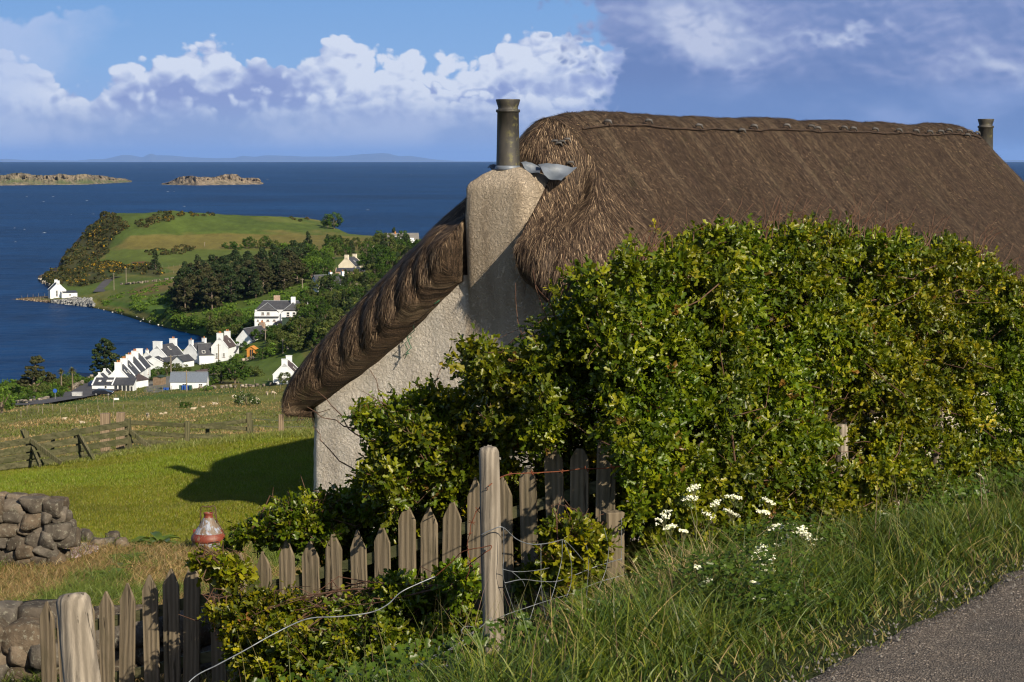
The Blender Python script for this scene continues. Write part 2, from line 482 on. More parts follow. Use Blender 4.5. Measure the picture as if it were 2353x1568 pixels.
ZP += [(-320, 925, 7), (0, 925, 9), (300, 925, 12), (600, 925, 14), (900, 925, 18), (-320, 905, 2), (0, 900, 4), (150, 905, 6), (300, 905, 7), (440, 895, 7.5), (600, 890, 9), (690, 880, 10), (900, 880, 14), (1400, 900, 20),
       (270, 890, 5), (340, 850, 3.5), (400, 838, 4), (430, 835, 4.2), (500, 832, 5.2), (540, 815, 6), (600, 820, 8), (590, 792, 8), (690, 830, 10), (640, 748, 11), (700, 740, 14), (560, 770, 8), (500, 765, 4), (450, 790, 1.5),
       (380, 750, 2.5), (300, 715, 3), (450, 720, 6), (550, 710, 9), (640, 700, 12), (700, 690, 14), (800, 700, 18), (900, 700, 24), (1400, 720, 40),
       (170, 682, 1.6), (60, 688, 1.2), (230, 690, 2.5), (250, 655, 4), (230, 640, 5), (350, 680, 6), (450, 660, 9), (600, 640, 13), (700, 630, 15), (800, 628, 16), (900, 620, 20), (1400, 620, 38),
       (200, 620, 6), (150, 640, 3), (250, 600, 9), (300, 630, 7), (400, 610, 9), (500, 600, 10), (600, 580, 11), (700, 575, 12), (860, 560, 14), (960, 560, 16), (1400, 580, 30),
       (200, 560, 13), (240, 530, 20), (300, 540, 19), (400, 530, 20), (250, 500, 26), (330, 492, 28), (400, 487, 29), (500, 493, 26), (600, 530, 18), (640, 500, 23), (720, 505, 20), (740, 530, 16), (800, 540, 15)]
zf = tps([(a / 1000, b * 1.7 / 1000) for a, b, c in ZP], [c for a, b, c in ZP], 1e-4)
pxs = np.arange(-320, 1421, 5.0); NR = 300
tt = np.linspace(0, 1, NR) ** 1.25
FPY = 1140 + (ytop(pxs)[None, :] - 1140) * (1 - (1 - np.linspace(0, 1, NR)) ** 1.35)[:, None]
FPX = np.broadcast_to(pxs[None, :], FPY.shape)
zz = zf(np.stack([FPX.ravel() / 1000, FPY.ravel() * 1.7 / 1000], -1)).reshape(FPY.shape)
inw = inpoly(FPX, FPY, WATER); dist = polydist(FPX, FPY, WATER)
bayside = ((FPX > 215) & (FPY > 690)) | (FPY > 790)
coast = np.where(inw, -1, 1) * np.where(bayside & ~inw, .30 * sm(dist, 0, 7) + .70 * sm(dist, 3, 42), sm(dist, 0, 9))
zz = np.where(coast < 0, coast * 2.5, np.maximum(zz, 1.2) * np.clip(coast, 0, 1))
FY = np.zeros_like(zz); sl = slope_of(FPY)
FY = (HC - zz) / sl
for i in range(1, NR): FY[i] = np.maximum(FY[i], FY[i - 1] * 1.0004)
a_ = (FPX - 1176.5) / F; b_ = (784 - FPY) / F; k_ = FY / (CP + b_ * SP)
GX, GY, GZ = a_ * k_, FY, HC + (-SP + b_ * CP) * k_

def gfar(px, py):
    """point of the far land seen at (px, py)"""
    j = int(np.clip(round((px + 320) / 5), 0, len(pxs) - 1))
    col = FPY[:, j][::-1]
    Y = np.interp(py, col, FY[:, j][::-1])
    return W(px, py, Y)

# land cover, painted as what grows there
P3 = np.stack([GX.ravel(), GY.ravel(), GZ.ravel() * 0 + 1], -1)
n1 = vnoise(P3, 1 / 60., 1); n2 = vnoise(P3, 1 / 11., 2, 4); n3 = vnoise(P3 * [1, .25, 1], 1 / 2.2, 3, 3); n4 = vnoise(P3 * [.35, 1, 1], 1 / 9., 4, 3)
X_, Y_ = FPX.ravel(), FPY.ravel()
def mixc(c, col, w): return c * (1 - w[:, None]) + np.asarray(col)[None, :] * w[:, None]
c = np.tile(np.array([[0.058, 0.085, 0.016]]), (len(X_), 1))
c = mixc(c, (0.105, 0.090, 0.028), sm(n1 + n2 * .6, -.1, .6))
def reg(poly, col, w=1.0, edge=4, nz=None):
    global c
    m = inpoly(X_, Y_, poly) * sm(polydist(X_, Y_, poly), 0, edge) * w
    if nz is not None: m = m * nz
    c = mixc(c, col, m)
# tawny hayfield on the headland, green strip, greener top
reg([(262, 570), (300, 545), (500, 535), (760, 540), (900, 552), (1000, 560), (900, 580), (690, 577), (560, 572), (380, 574), (300, 575)], (0.105, 0.092, 0.026), 1, 3)
reg([(240, 575), (400, 572), (560, 574), (690, 578), (640, 590), (420, 610), (300, 605), (240, 595)], (0.066, 0.088, 0.018), 1, 3)
reg([(370, 614), (430, 606), (600, 594), (690, 585), (800, 575), (800, 590), (640, 602), (480, 625), (400, 626)], (0.110, 0.098, 0.030), 1, 3)
reg([(250, 490), (400, 484), (700, 500), (775, 530), (500, 532), (300, 545), (262, 570), (235, 580)], (0.052, 0.076, 0.016), 1, 4)
reg([(560, 497), (640, 498), (760, 520), (700, 516), (600, 510)], (0.08, 0.095, 0.022), .8, 3)
# gorse and scrub on the seaward flank
scrub = [(235, 488), (262, 492), (300, 520), (262, 545), (250, 580), (228, 600), (300, 610), (365, 605), (370, 640), (280, 632), (235, 650), (190, 660), (125, 655), (90, 640), (140, 600), (180, 548)]
reg(scrub, (0.045, 0.040, 0.016), .85, 5); reg(scrub, (0.030, 0.048, 0.012), .8, 5, sm(n2, 0, .4))
reg([(370, 486), (430, 487), (420, 500), (330, 530), (300, 520), (330, 500)], (0.045, 0.05, 0.015), .8, 6, sm(n2, -.3, .3))
# rough brown slope behind the bay, bright bracken green, seaweed shore
reg([(290, 665), (380, 640), (500, 625), (480, 650), (400, 668), (300, 690)], (0.105, 0.072, 0.030), .75, 8)
reg([(240, 690), (300, 690), (400, 672), (400, 740), (300, 715), (250, 705)], (0.052, 0.098, 0.014), .9, 8)
reg([(440, 740), (640, 680), (720, 650), (760, 660), (690, 690), (600, 720), (560, 760), (470, 775)], (0.054, 0.105, 0.012), .9, 8)
shore = (1 - sm(dist.ravel(), 2, 11)) * (coast.ravel() > 0) * (Y_ < 800) * (X_ > 215)
c = mixc(c, (0.052, 0.058, 0.016), shore)
rock = (1 - sm(dist.ravel(), 2, 7)) * (coast.ravel() > 0) * (X_ < 215) * (Y_ < 720)
c = mixc(c, (0.11, 0.080, 0.055), rock)
c = mixc(c, (0.02, 0.02, 0.02), ((coast.ravel() <= 0.12) & (coast.ravel() > -1)) * 0.7)
# village ground and pasture below the lawn
reg([(-320, 935), (0, 925), (200, 918), (350, 905), (690, 890), (720, 1010), (-320, 1010)], (0.112, 0.108, 0.030), .9, 8)
m = sm(n4 + .5 * n2, .10, .5) * (Y_ > 905) * (Y_ < 1010) * (Y_ > 905); c = mixc(c, (0.21, 0.15, 0.065), m * .8)
m = sm(n2, .0, .5) * (Y_ > 905); c = mixc(c, (0.055, 0.085, 0.016), m * .5)
m = sm(Y_, 955, 1000) * sm(n4, -.3, .2); c = mixc(c, (0.20, 0.145, 0.06), m * .6)
reg([(-320, 925), (0, 922), (200, 912), (350, 905), (560, 896), (560, 906), (300, 925), (120, 935), (-320, 950)], (0.042, 0.078, 0.014), .9, 5)
reg([(560, 830), (690, 800), (720, 860), (690, 885), (560, 890), (540, 870)], (0.06, 0.095, 0.018), .8, 6)
# clay scar
reg([(298, 601), (330, 599), (352, 604), (350, 612), (310, 612)], (0.11, 0.045, 0.03), .9, 3)
# farm yards
reg([(345, 868), (395, 862), (395, 893), (360, 903), (330, 900)], (0.12, 0.12, 0.115), 1, 2)
reg([(585, 738), (660, 742), (668, 760), (610, 752), (585, 745)], (0.16, 0.16, 0.155), 1, 2)
c = np.clip(c * 1.12 * (1 + 0.28 * n3 + 0.22 * n2)[:, None], 0.004, 1)
# a few metres of lumpiness, kept out of the water
lump_ = (n2 * 0.35 + n3 * 0.12).reshape(GZ.shape) * np.clip(coast, 0, 1) * (GY > 60)
GZ2 = GZ + lump_
# close the back of the headland: two rows falling away to the sea
back1 = np.stack([GX[-1] * 1.02, GY[-1] * 1.02, np.where(GZ[-1] > 0, GZ[-1] * .75, GZ[-1])], -1)
back2 = np.stack([GX[-1] * 1.07, GY[-1] * 1.07, np.full(len(pxs), -3.0)], -1)
VV = np.concatenate([np.stack([GX.ravel(), GY.ravel(), GZ2.ravel()], -1), back1, back2])
cc = np.concatenate([c, c[-len(pxs):], c[-len(pxs):]])
MLAND = attrmat('far_land', 0.95, noise=(0.8, 0.35), spec=0.1, bump=(0.6, 0.8, 0.4))
land = npmesh('far_terrain', VV, gridfaces(NR + 2, len(pxs)), MLAND, smooth=True, col=cc); tag(land, kind='structure')

# ---- islands on the horizon: rock stacks with a skyline of their own
def m_rock(name, c1, c2, c3):
    m, q, p, o = newmat(name)
    pos = q.node('ShaderNodeNewGeometry').outputs['Position']
    st = q.noise(q.scl(pos, (0.06, 0.06, 0.010)), 1.0, 5, 0.65)
    n = q.noise(q.scl(pos, (0.02, 0.02, 0.03)), 1.0, 4, 0.6)
    cc = q.mix(q.sstep(st, .36, .62), c1, c2)
    a = q.node('ShaderNodeAttribute', attribute_name='Col')
    cc = q.mix(q.m('MULTIPLY', q.sep(a.outputs['Vector'])[0], q.sstep(n, .3, .6)), cc, c3)
    q.l.new(cc, p.inputs['Base Color']); p.inputs['Roughness'].default_value = 0.95; p.inputs['Specular IOR Level'].default_value = 0.1
    q.l.new(q.bump(st, 1.0, 6.0), p.inputs['Normal'])
    return m
MROCK = m_rock('island_rock', (0.075, 0.062, 0.050), (0.22, 0.175, 0.13), (0.075, 0.095, 0.042))
def island(name, label, sky_pts, base_pts, Yc, depth, green):
    x0, x1 = sky_pts[0][0], sky_pts[-1][0]
    xs = np.arange(x0, x1 + .1, 1.5); n = len(xs)
    top = np.interp(xs, [p[0] for p in sky_pts], [p[1] for p in sky_pts]); base = np.interp(xs, [p[0] for p in base_pts], [p[1] for p in base_pts])
    top = np.minimum(top + 1.3 * vnoise(np.stack([xs, xs * 0, xs * 0], -1), .35, 3, 3) * sm(base - top, 1, 8), base - .1)
    Yb = HC / slope_of(base); rows = []; cols = []
    for t, yo in ((-.25, -12), (0.0, 0), (.12, 25), (.3, 60), (.5, 85), (.62, 100), (.8, 112), (.93, 128), (1.0, 150), (.95, 400), (.3, 700), (-.2, 800)):
        row = []
        for i in range(n):
            Yr = Yb[i] + yo * depth * (0.8 + 0.5 * fbm(xs[i] * .11, t * 3, 4.0))
            ztop = HC - slope_of(top[i]) * (Yb[i] + 150 * depth)
            row.append([W(xs[i], 400, Yr)[0], Yr, max(t, -.3) * max(ztop, 1) if t > -.2 else -4])
        rows += row; cols += [[g_, 0, 0] for g_ in [green * float(np.interp(t, [0, .1, .35, .6, .95, 1], [.1, .9, 1, .25, .1, .7]))] * n]
    o = npmesh(name, rows, gridfaces(12, n), MROCK, smooth=False, col=cols)
    return tag(o, kind='structure')
island('rocky_island', '', [(-260, 418), (-200, 404), (-60, 400), (0, 402), (12, 402), (30, 398), (45, 397), (62, 399), (75, 402), (100, 403), (125, 402), (135, 399), (150, 401), (165, 403), (180, 401), (195, 400), (215, 403), (240, 404), (262, 409), (285, 411), (303, 417)],
       [(-260, 427), (0, 426.5), (200, 424.5), (303, 419)], 4300, .55, 1.0)
island('rocky_island', '', [(371, 423), (385, 420), (402, 412), (410, 408), (425, 405), (440, 404), (455, 407), (478, 407), (492, 408), (505, 404), (515, 401), (530, 400), (545, 401), (555, 409), (575, 409), (593, 409), (598, 413), (600, 420), (606, 421.5)],
       [(371, 425), (450, 426.5), (600, 424), (606, 423)], 4300, .45, .15)

# ---- pale hills far beyond the sea
xs = np.arange(-700, 3200, 6.0)
HP = [(-700, 371), (0, 367), (20, 365), (60, 368), (180, 369), (210, 366), (240, 366), (262, 362), (285, 356), (305, 357), (330, 362), (345, 355), (352, 353), (362, 357), (400, 358), (430, 361), (490, 364), (540, 363), (560, 358), (590, 361), (615, 357),
      (650, 358), (700, 360), (770, 360), (810, 357), (840, 354), (880, 352), (895, 353), (920, 360), (940, 358), (960, 361), (1000, 367), (1040, 370), (1120, 371), (1200, 368), (1500, 366), (2000, 367), (2600, 369), (3200, 371)]
hz = np.interp(xs, [a for a, b in HP], [b for a, b in HP]) + 0.8 * vnoise(np.stack([xs, xs * 0, xs * 0], -1), .06, 9)
rows = []
for t, Yr in ((0, 104000), (.45, 108000), (.8, 113000), (1.0, 120000), (.5, 128000)):
    for i, x in enumerate(xs):
        zt = HC - slope_of(hz[i]) * 120000
        rows.append([(x - 1176.5) / F * Yr, Yr, -680 + (zt + 680) * (t * (1 + .08 * fbm(x * .03, t * 2, 1.5)) if 0 < t < 1 else t)])
MHILL = simple('far_hills', (0.06, 0.065, 0.05), (0.10, 0.095, 0.07), scale=0.0008, rough=1.0)
o = npmesh('far_hills', rows, gridfaces(5, len(xs)), MHILL, smooth=True); tag(o, kind='structure')

# ================================================================ near ground, road
FENCE_D = np.array([.589, .808]); EDGE0 = np.array([1.16, 7.84]); EDGE_D = np.array([.5549, .8319])
NP_ = []
def np_px(px, py, Y): p = W(px, py, Y); NP_.append((p[0], p[1], p[2] - HC))
for q_ in [(-200, 1072, 35), (0, 1074, 35), (100, 1068, 35), (250, 1048, 35), (370, 1032, 35), (470, 1020, 35), (600, 1006, 34.5), (690, 1008, 34),
           (-150, 1140, 28.5), (0, 1140, 28.5), (200, 1140, 28.5), (380, 1140, 29), (560, 1145, 28.5), (690, 1165, 27), (-150, 1262, 21), (200, 1262, 21), (480, 1264, 21.5), (650, 1262, 21.5),
           (-200, 1320, 19.5), (0, 1320, 19.5), (300, 1312, 19.3), (600, 1310, 19.5), (0, 1420, 16), (300, 1415, 16.2), (600, 1410, 16.2),
           (-200, 1660, 12.9), (100, 1640, 12.8), (600, 1600, 12.6), (1135, 1512, 10.3)]: np_px(*q_)
NP_ += [(-.2, 12.4, -2.95), (-2.3, 7.4, -3.0), (-4.5, 8, -3.6), (-3.5, 10, -3.45), (-1.6, 5.8, -2.55), (-.3, 5.2, -2.12), (-1.2, 9, -2.75),
        (-.6, 7.7, -2.45),
        (.5, 14, -3.3), (4, 18.5, -3.5), (7.5, 23, -3.6), (-2.6, 25.8, -4.85), (-.2, 23.5, -4.7), (3, 21.5, -4.2), (8, 28, -4.3), (12, 34, -4.6), (5, 40, -5), (-2, 34, -4.85), (-10, 20, -4.4), (-14, 30, -5.5), (16, 30, -3.2), (-6, 14, -3.7)]
for t in np.arange(-1, 17, 2.0):
    for d_, dz in ((.9, .12), (1.7, .34), (2.4, .60)):
        k = float(np.interp(t, [-1, 2, 5], [.72, .82, 1.18])); NP_.append((EDGE0[0] + EDGE_D[0] * t - EDGE_D[1] * d_, EDGE0[1] + EDGE_D[1] * t + EDGE_D[0] * d_, -2.1 - dz * k))
for t in np.arange(-6, 16, 2.5):
    for d_ in (-.05, 1.2, 2.6, 5): NP_.append((EDGE0[0] + EDGE_D[0] * t + EDGE_D[1] * d_, EDGE0[1] + EDGE_D[1] * t - EDGE_D[0] * d_, -2.1))
nzf = tps([(a / 10, b / 10) for a, b, c in NP_], [c for a, b, c in NP_], 3e-4)
def znear(x, y):
    x = np.atleast_1d(np.asarray(x, float)); y = np.atleast_1d(np.asarray(y, float))
    z = nzf(np.stack([x / 10, y / 10], -1))
    rd = ((x - EDGE0[0]) * EDGE_D[1] - (y - EDGE0[1]) * EDGE_D[0])       # > 0 on the road
    z = z * (1 - sm(rd, -.25, .05)) + (-2.1 - 0.05 * sm(rd, 0, .3)) * sm(rd, -.25, .05)
    bumpy = 0.05 * vnoise(np.stack([x, y, x * 0], -1), .9, 5, 3) * (1 - sm(rd, -.4, 0))
    z = z + bumpy - np.maximum(y - 35.3, 0) ** 1.5 * 0.10
    return HC + z
def gnear(px, py, y0=5, y1=36):
    ys = np.linspace(y0, y1, 400); s_ = slope_of(py); a = (px - 1176.5) / F / (CP + (784 - py) / F * SP)
    z = znear(a * ys, ys); d = z - (HC - s_ * ys)
    i = int(np.argmax(d > 0)); Y = ys[i]
    return np.array([a * Y, Y, znear(a * Y, Y)[0]])

ang = np.linspace(-0.60, 0.60, 300); yr = np.concatenate([np.linspace(1.5, 22, 130), np.linspace(22.2, 36, 120), np.linspace(36.3, 47, 16)])
NX = yr[:, None] * np.tan(ang)[None, :]; NY = np.broadcast_to(yr[:, None], NX.shape)
NZ = znear(NX.ravel(), NY.ravel()).reshape(NX.shape)
PN = np.stack([NX.ravel(), NY.ravel(), NZ.ravel() * 0], -1)
m1 = vnoise(PN, .35, 21); m2 = vnoise(PN, 1.4, 22, 4); m3 = vnoise(PN * [1, .4, 1], 6, 23, 3)
def lawn_w(x, y):
    """1 on the mown lawn, 0 on the rough ground in front of it"""
    e = np.interp(x, [-9, -6.4, -4.6, -3.4, -2.2, 0], [20.2, 21.3, 21.4, 21.9, 22.6, 22.8])
    return sm(y, e - .35, e + .35)
lw = lawn_w(PN[:, 0], PN[:, 1])
lawnc = np.array([[0.125, 0.138, 0.010]]) * (1 + .22 * m1 + .18 * m2 + .1 * m3)[:, None]
lawnc = mixc(lawnc, (0.14, 0.12, 0.04), sm(m2 + m1, .25, .9) * .6)
dry = np.array([[0.20, 0.125, 0.050]]) * (1 + .3 * m2 + .2 * m3)[:, None]
dry = mixc(dry, (0.085, 0.11, 0.02), sm(m1 + .7 * m2, -.05, .45) * .8)
nc = dry * (1 - lw)[:, None] + lawnc * lw[:, None]
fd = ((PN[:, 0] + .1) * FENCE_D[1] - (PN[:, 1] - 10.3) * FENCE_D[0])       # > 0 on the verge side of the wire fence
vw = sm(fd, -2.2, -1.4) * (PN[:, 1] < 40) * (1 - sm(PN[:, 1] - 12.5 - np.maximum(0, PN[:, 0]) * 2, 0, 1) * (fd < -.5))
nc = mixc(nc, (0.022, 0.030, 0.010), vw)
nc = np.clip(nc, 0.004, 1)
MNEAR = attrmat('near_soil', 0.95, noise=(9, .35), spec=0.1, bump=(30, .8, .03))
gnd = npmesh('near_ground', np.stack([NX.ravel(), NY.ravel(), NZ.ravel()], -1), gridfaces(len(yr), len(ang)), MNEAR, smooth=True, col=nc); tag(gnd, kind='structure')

def m_asphalt():
    m, q, p, o = newmat('asphalt')
    pos = q.node('ShaderNodeNewGeometry').outputs['Position']
    st = q.vor(pos, 130, out=1); s2 = q.noise(pos, 60, 3, .6); big = q.noise(pos, 1.3, 4, .6); f = q.node('ShaderNodeSeparateColor'); q.l.new(st, f.inputs[0])
    cc = q.ramp(f.outputs[0], [(0.0, (0.045, 0.038, 0.034)), (.6, (0.118, 0.098, 0.084)), (.93, (0.18, 0.152, 0.13)), (1, (0.36, 0.31, 0.27))])
    cc = q.mix(q.m('MULTIPLY', q.sstep(big, .45, .65), .5), cc, (0.055, 0.052, 0.052))
    q.l.new(cc, p.inputs['Base Color']); p.inputs['Roughness'].default_value = .9; p.inputs['Specular IOR Level'].default_value = .2
    q.l.new(q.bump(q.vor(pos, 110), .9, .012), p.inputs['Normal'])
    return m
rv = []
ts = np.arange(-9, 30, .12); ds = np.concatenate([[0, .05, .12], np.linspace(.25, 6.5, 12)])
for t in ts:
    for d_ in ds:
        dd = d_ + (0.05 * fbm(t * 2.2, 1.7, 0) + .05 * fbm(t * 9, 3.1, 0) if d_ < .2 else 0) - .02
        x = EDGE0[0] + EDGE_D[0] * t + EDGE_D[1] * dd; y = EDGE0[1] + EDGE_D[1] * t - EDGE_D[0] * dd
        rv.append([x, y, HC - 2.1 + (.02 if d_ > .04 else -.03) + .01 * fbm(x * .7, y * .7, 2)])
road = npmesh('road', rv, gridfaces(len(ts), len(ds)), m_asphalt(), smooth=True); tag(road, kind='structure')
# loose chippings along the edge of the road
gv, gf = [], []
for i in range(1300):
    t = random.uniform(-3, 10); d_ = abs(random.gauss(0, .16)) - .07; s_ = random.uniform(.002, .009)
    x = EDGE0[0] + EDGE_D[0] * t + EDGE_D[1] * d_; y = EDGE0[1] + EDGE_D[1] * t - EDGE_D[0] * d_; z = HC - 2.072 + s_ * .3; b = len(gv)
    a0 = random.random() * 6
    gv += [(x + s_ * math.cos(a0 + k * 1.571) * random.uniform(.7, 1.2), y + s_ * math.sin(a0 + k * 1.571), z - s_ * .6) for k in range(4)] + [(x, y, z + s_ * .8)]
    gf += [(b, b + 1, b + 4), (b + 1, b + 2, b + 4), (b + 2, b + 3, b + 4), (b + 3, b, b + 4)]
o = npmesh('gravel', gv, np.array(gf), simple('chippings', (.16, .15, .14), (.07, .065, .065), scale=60)); tag(o, 'loose grey chippings along the edge of the road', 'gravel', kind='stuff')

# ================================================================ the thatched cottage
CO = np.array([-.18, 23.9]); RU = np.array([.593, .805]); AS = np.array([-.805, .593]); CL = 14.7
def C3(u, s, z): return (CO[0] + RU[0] * u + AS[0] * s, CO[1] + RU[1] * u + AS[1] * s, HC + z)
def C3v(u, s, z): u, s, z = np.broadcast_arrays(u, s, z); return np.stack([CO[0] + RU[0] * u + AS[0] * s, CO[1] + RU[1] * u + AS[1] * s, HC + z], -1)
cott = empty('thatched_cottage', C3(CL / 2, 0, -4.9)); tag(cott, 'low whitewashed stone cottage under a thick brown thatched roof', 'cottage')
def cbuild(mb, name, mat, **k): return npchild(name, mb.v, mb.f, mat, **k)
def npchild(name, v, f, mat, parent=None, smooth=False, col=None, uvs=None):
    """mesh in world coordinates parented to the cottage (or to a part of it)"""
    base = np.array(cott.location); par = parent or cott
    v = np.asarray(v, float) - base
    if isinstance(f, list) and not isinstance(f[0], np.ndarray):
        by = {}
        for t in f: by.setdefault(len(t), []).append(t)
        f = [np.array(x) for x in by.values()]
    return npmesh(name, v, f, mat, par, smooth, col, uvs)

def m_harl(name, c1, c2, stain, brown=None):
    m, q, p, o = newmat(name)
    co = q.node('ShaderNodeTexCoord').outputs['Object']; x, y, z = q.sep(co)
    n = q.noise(co, 1.1, 5, .6, .4); n2 = q.noise(q.scl(co, (1, 1, .25)), 2.6, 5, .6)
    cc = q.mix(q.sstep(n, .35, .68), c1, c2)
    cc = q.mix(q.m('MULTIPLY', q.sstep(n2, .48, .74), .5), cc, stain)
    # smoke and damp have browned the harling round the chimney breast
    geo = q.node('ShaderNodeNewGeometry').outputs['Position']; gx, gy, gz = q.sep(geo)
    s_ = q.m('ADD', q.m('MULTIPLY', q.m('SUBTRACT', gx, float(CO[0])), -.805), q.m('MULTIPLY', q.m('SUBTRACT', gy, float(CO[1])), .593))
    low_ = q.m('SUBTRACT', q.m('SUBTRACT', HC - 2.0, gz), q.m('MULTIPLY', q.m('SUBTRACT', n2, .5), 1.4))     # > 0 below the stained zone
    side = q.m('SUBTRACT', s_, q.m('ADD', .50, q.m('MULTIPLY', q.m('SUBTRACT', n, .5), .5)))
    mask = q.m('MULTIPLY', q.sstep(side, .08, -.06), q.sstep(low_, 1.6, -.2))
    mask = q.m('MAXIMUM', mask, q.m('MULTIPLY', q.sstep(side, 1.2, -.1), .25))
    cc = q.mix(mask, cc, q.mix(q.sstep(n2, .35, .7), (.49, .41, .325), (.33, .265, .20)))
    q.l.new(cc, p.inputs['Base Color']); p.inputs['Roughness'].default_value = .92; p.inputs['Specular IOR Level'].default_value = .2
    h = q.m('ADD', q.m('MULTIPLY', q.sstep(q.noise(co, 24, 5, .7), .38, .62), 1.0), q.m('MULTIPLY', q.noise(co, 60, 3, .7), .9))
    q.l.new(q.bump(h, 1.0, .024), p.inputs['Normal'])
    return m
MWALL = m_harl('harled_wall', (.80, .74, .68), (.68, .61, .545), (.44, .37, .31))
MSTACK = MWALL

def zin(s):
    a = np.maximum(np.abs(s) - .55, 0); return -1.5 - a * .705 - .13 * np.sin(np.pi * np.clip(a / 2.55, 0, 1))
# walls: the perimeter with rounded corners
per = []
def arc(cu, cs, a0, a1, r=.22, n=7):
    for k in range(n):
        a = a0 + (a1 - a0) * k / (n - 1); per.append((cu + r * math.cos(a), cs + r * math.sin(a)))
Wd = 3.1; r_ = .22
for s in np.linspace(-Wd + r_, Wd - r_, 64): per.append((0.0, s))
arc(r_, Wd - r_, math.pi, math.pi / 2)
for u in np.linspace(.5, CL - .5, 40): per.append((u, Wd))
arc(CL - r_, Wd - r_, math.pi / 2, 0)
for s in np.linspace(Wd - r_, -Wd + r_, 20): per.append((CL, s))
arc(CL - r_, -Wd + r_, 0, -math.pi / 2)
for u in np.linspace(CL - .5, .5, 40): per.append((u, -Wd))
arc(r_, -Wd + r_, -math.pi / 2, -math.pi)
per = np.array([p for i, p in enumerate(per) if i == 0 or math.hypot(p[0] - per[i - 1][0], p[1] - per[i - 1][1]) > .01]); per = per[:-1] if math.hypot(*(per[0] - per[-1])) < .01 else per; nper = len(per)
nrm = np.roll(per, -1, 0) - np.roll(per, 1, 0); nrm /= np.linalg.norm(nrm, axis=1)[:, None] + 1e-9
nout = np.stack([-nrm[:, 1], nrm[:, 0]], -1)           # points outward for this direction of travel
wv = []; NW = 60
topz = np.where((per[:, 0] < .3) | (per[:, 0] > CL - .3), zin(np.clip(np.abs(per[:, 1]), 0, 3.1)) + .08, -3.28)
for k in range(NW):
    f = k / (NW - 1); z = -5.4 + (topz + 5.4) * f
    P_ = np.stack([per[:, 0] * 1.0, per[:, 1], z], -1)
    d_ = .035 * vnoise(P_, 1.6, 31, 3) + .012 * vnoise(P_, 7, 32, 3) + .16 * np.exp(-(z + 5.25) / .28)
    uu = per[:, 0] + nout[:, 0] * d_; ss = per[:, 1] + nout[:, 1] * d_
    wv.append(C3v(uu, ss, z))
wall = npchild('wall', np.concatenate(wv), gridfaces(NW, nper, True), MWALL, smooth=True)

# chimney stack on the near gable
def stack(uc, flip, detail=True):
    rows = []; n = 72
    for z, sx, su, off in [(-5.2, .44, .38, .13), (-3.6, .45, .39, .15), (-2.5, .46, .40, .13), (-1.95, .46, .41, .085), (-1.45, .462, .42, 0.02), (-.7, .462, .42, 0), (-.45, .462, .42, 0), (-.37, .458, .415, 0), (-.325, .44, .40, 0), (-.29, .41, .375, 0),
                           (-.25, .365, .335, .0), (-.20, .30, .28, .0), (-.155, .235, .22, 0), (-.125, .18, .17, 0), (-.11, .12, .12, 0), (-.105, .01, .01, 0)]:
        for k in range(n):
            a = 2 * math.pi * k / n; e = .22 if z < -.26 else (.30 if z < -.19 else .6)
            cu = math.copysign(abs(math.cos(a)) ** e, math.cos(a)); cs = math.copysign(abs(math.sin(a)) ** e, math.sin(a))
            u = uc + flip * (.0 + off) + cu * su; s = cs * sx
            d_ = .014 * fbm(u * 3, s * 3, z * 3) + .006 * fbm(u * 14, s * 14, z * 14)
            rows.append(C3(u + cu * d_, s + cs * d_, z))
    return npchild('chimney', rows, gridfaces(16, n, True), MSTACK, smooth=True)
ch1 = stack(.33, 1); ch2 = stack(CL - .33, -1)
def m_pot():
    m, q, p, o = newmat('chimney_pot_clay')
    co = q.node('ShaderNodeTexCoord').outputs['Object']
    n = q.noise(co, 9, 6, .7, .3); n2 = q.noise(q.scl(co, (1, 1, .35)), 5, 4, .6)
    geo = q.node('ShaderNodeNewGeometry').outputs['Normal']; nx, ny, nz = q.sep(geo)
    side = q.sstep(q.m('SUBTRACT', q.m('MULTIPLY', nx, .8), q.m('MULTIPLY', ny, .6)), .2, .95)
    cc = q.mix(q.sstep(n2, .4, .65), (.022, .021, .020), (.050, .045, .040))
    cc = q.mix(q.m('MULTIPLY', q.m('MULTIPLY', side, q.sstep(n, .52, .66)), .7), cc, (.13, .12, .045))
    q.l.new(cc, p.inputs['Base Color']); p.inputs['Roughness'].default_value = .6
    q.l.new(q.bump(n, .4, .004), p.inputs['Normal']); return m
MPOT = m_pot(); MDARK = simple('soot', (.012, .011, .010), rough=.9)
MLEAD = simple('lead_sheet', (.13, .15, .19), (.08, .095, .12), scale=4, rough=.5, metal=.1, bump=.25, bscale=9, bdist=.01, spec=.5)
def pot(u, s, zb, parent, k=1.0):
    c = C3(u, s, zb)
    mb = MB().lathe([(.140 * k, -.02), (.142 * k, .03), (.136 * k, .3), (.130 * k, .655), (.143 * k, .66), (.147 * k, .675), (.143 * k, .692), (.122 * k, .695), (.120 * k, .715), (.128 * k, .74), (.146 * k, .80), (.147 * k, .812), (.135 * k, .815), (.118 * k, .79), (.116 * k, .5)], c, 36)
    o = cbuild(mb, 'chimney_pot', MPOT, parent=parent, smooth=True)
    cbuild(MB().lathe([(.118 * k, .49), (.117 * k, .5)], c, 20), 'flue', MDARK, parent=parent)
    cbuild(MB().lathe([(.150 * k, -.035), (.160 * k, -.02), (.152 * k, .012), (.144 * k, .02)], c, 28), 'lead_collar', MLEAD, parent=parent, smooth=True)
pot(.25, .02, -.115, ch1); pot(CL - .25, -.02, -.13, ch2, .98)

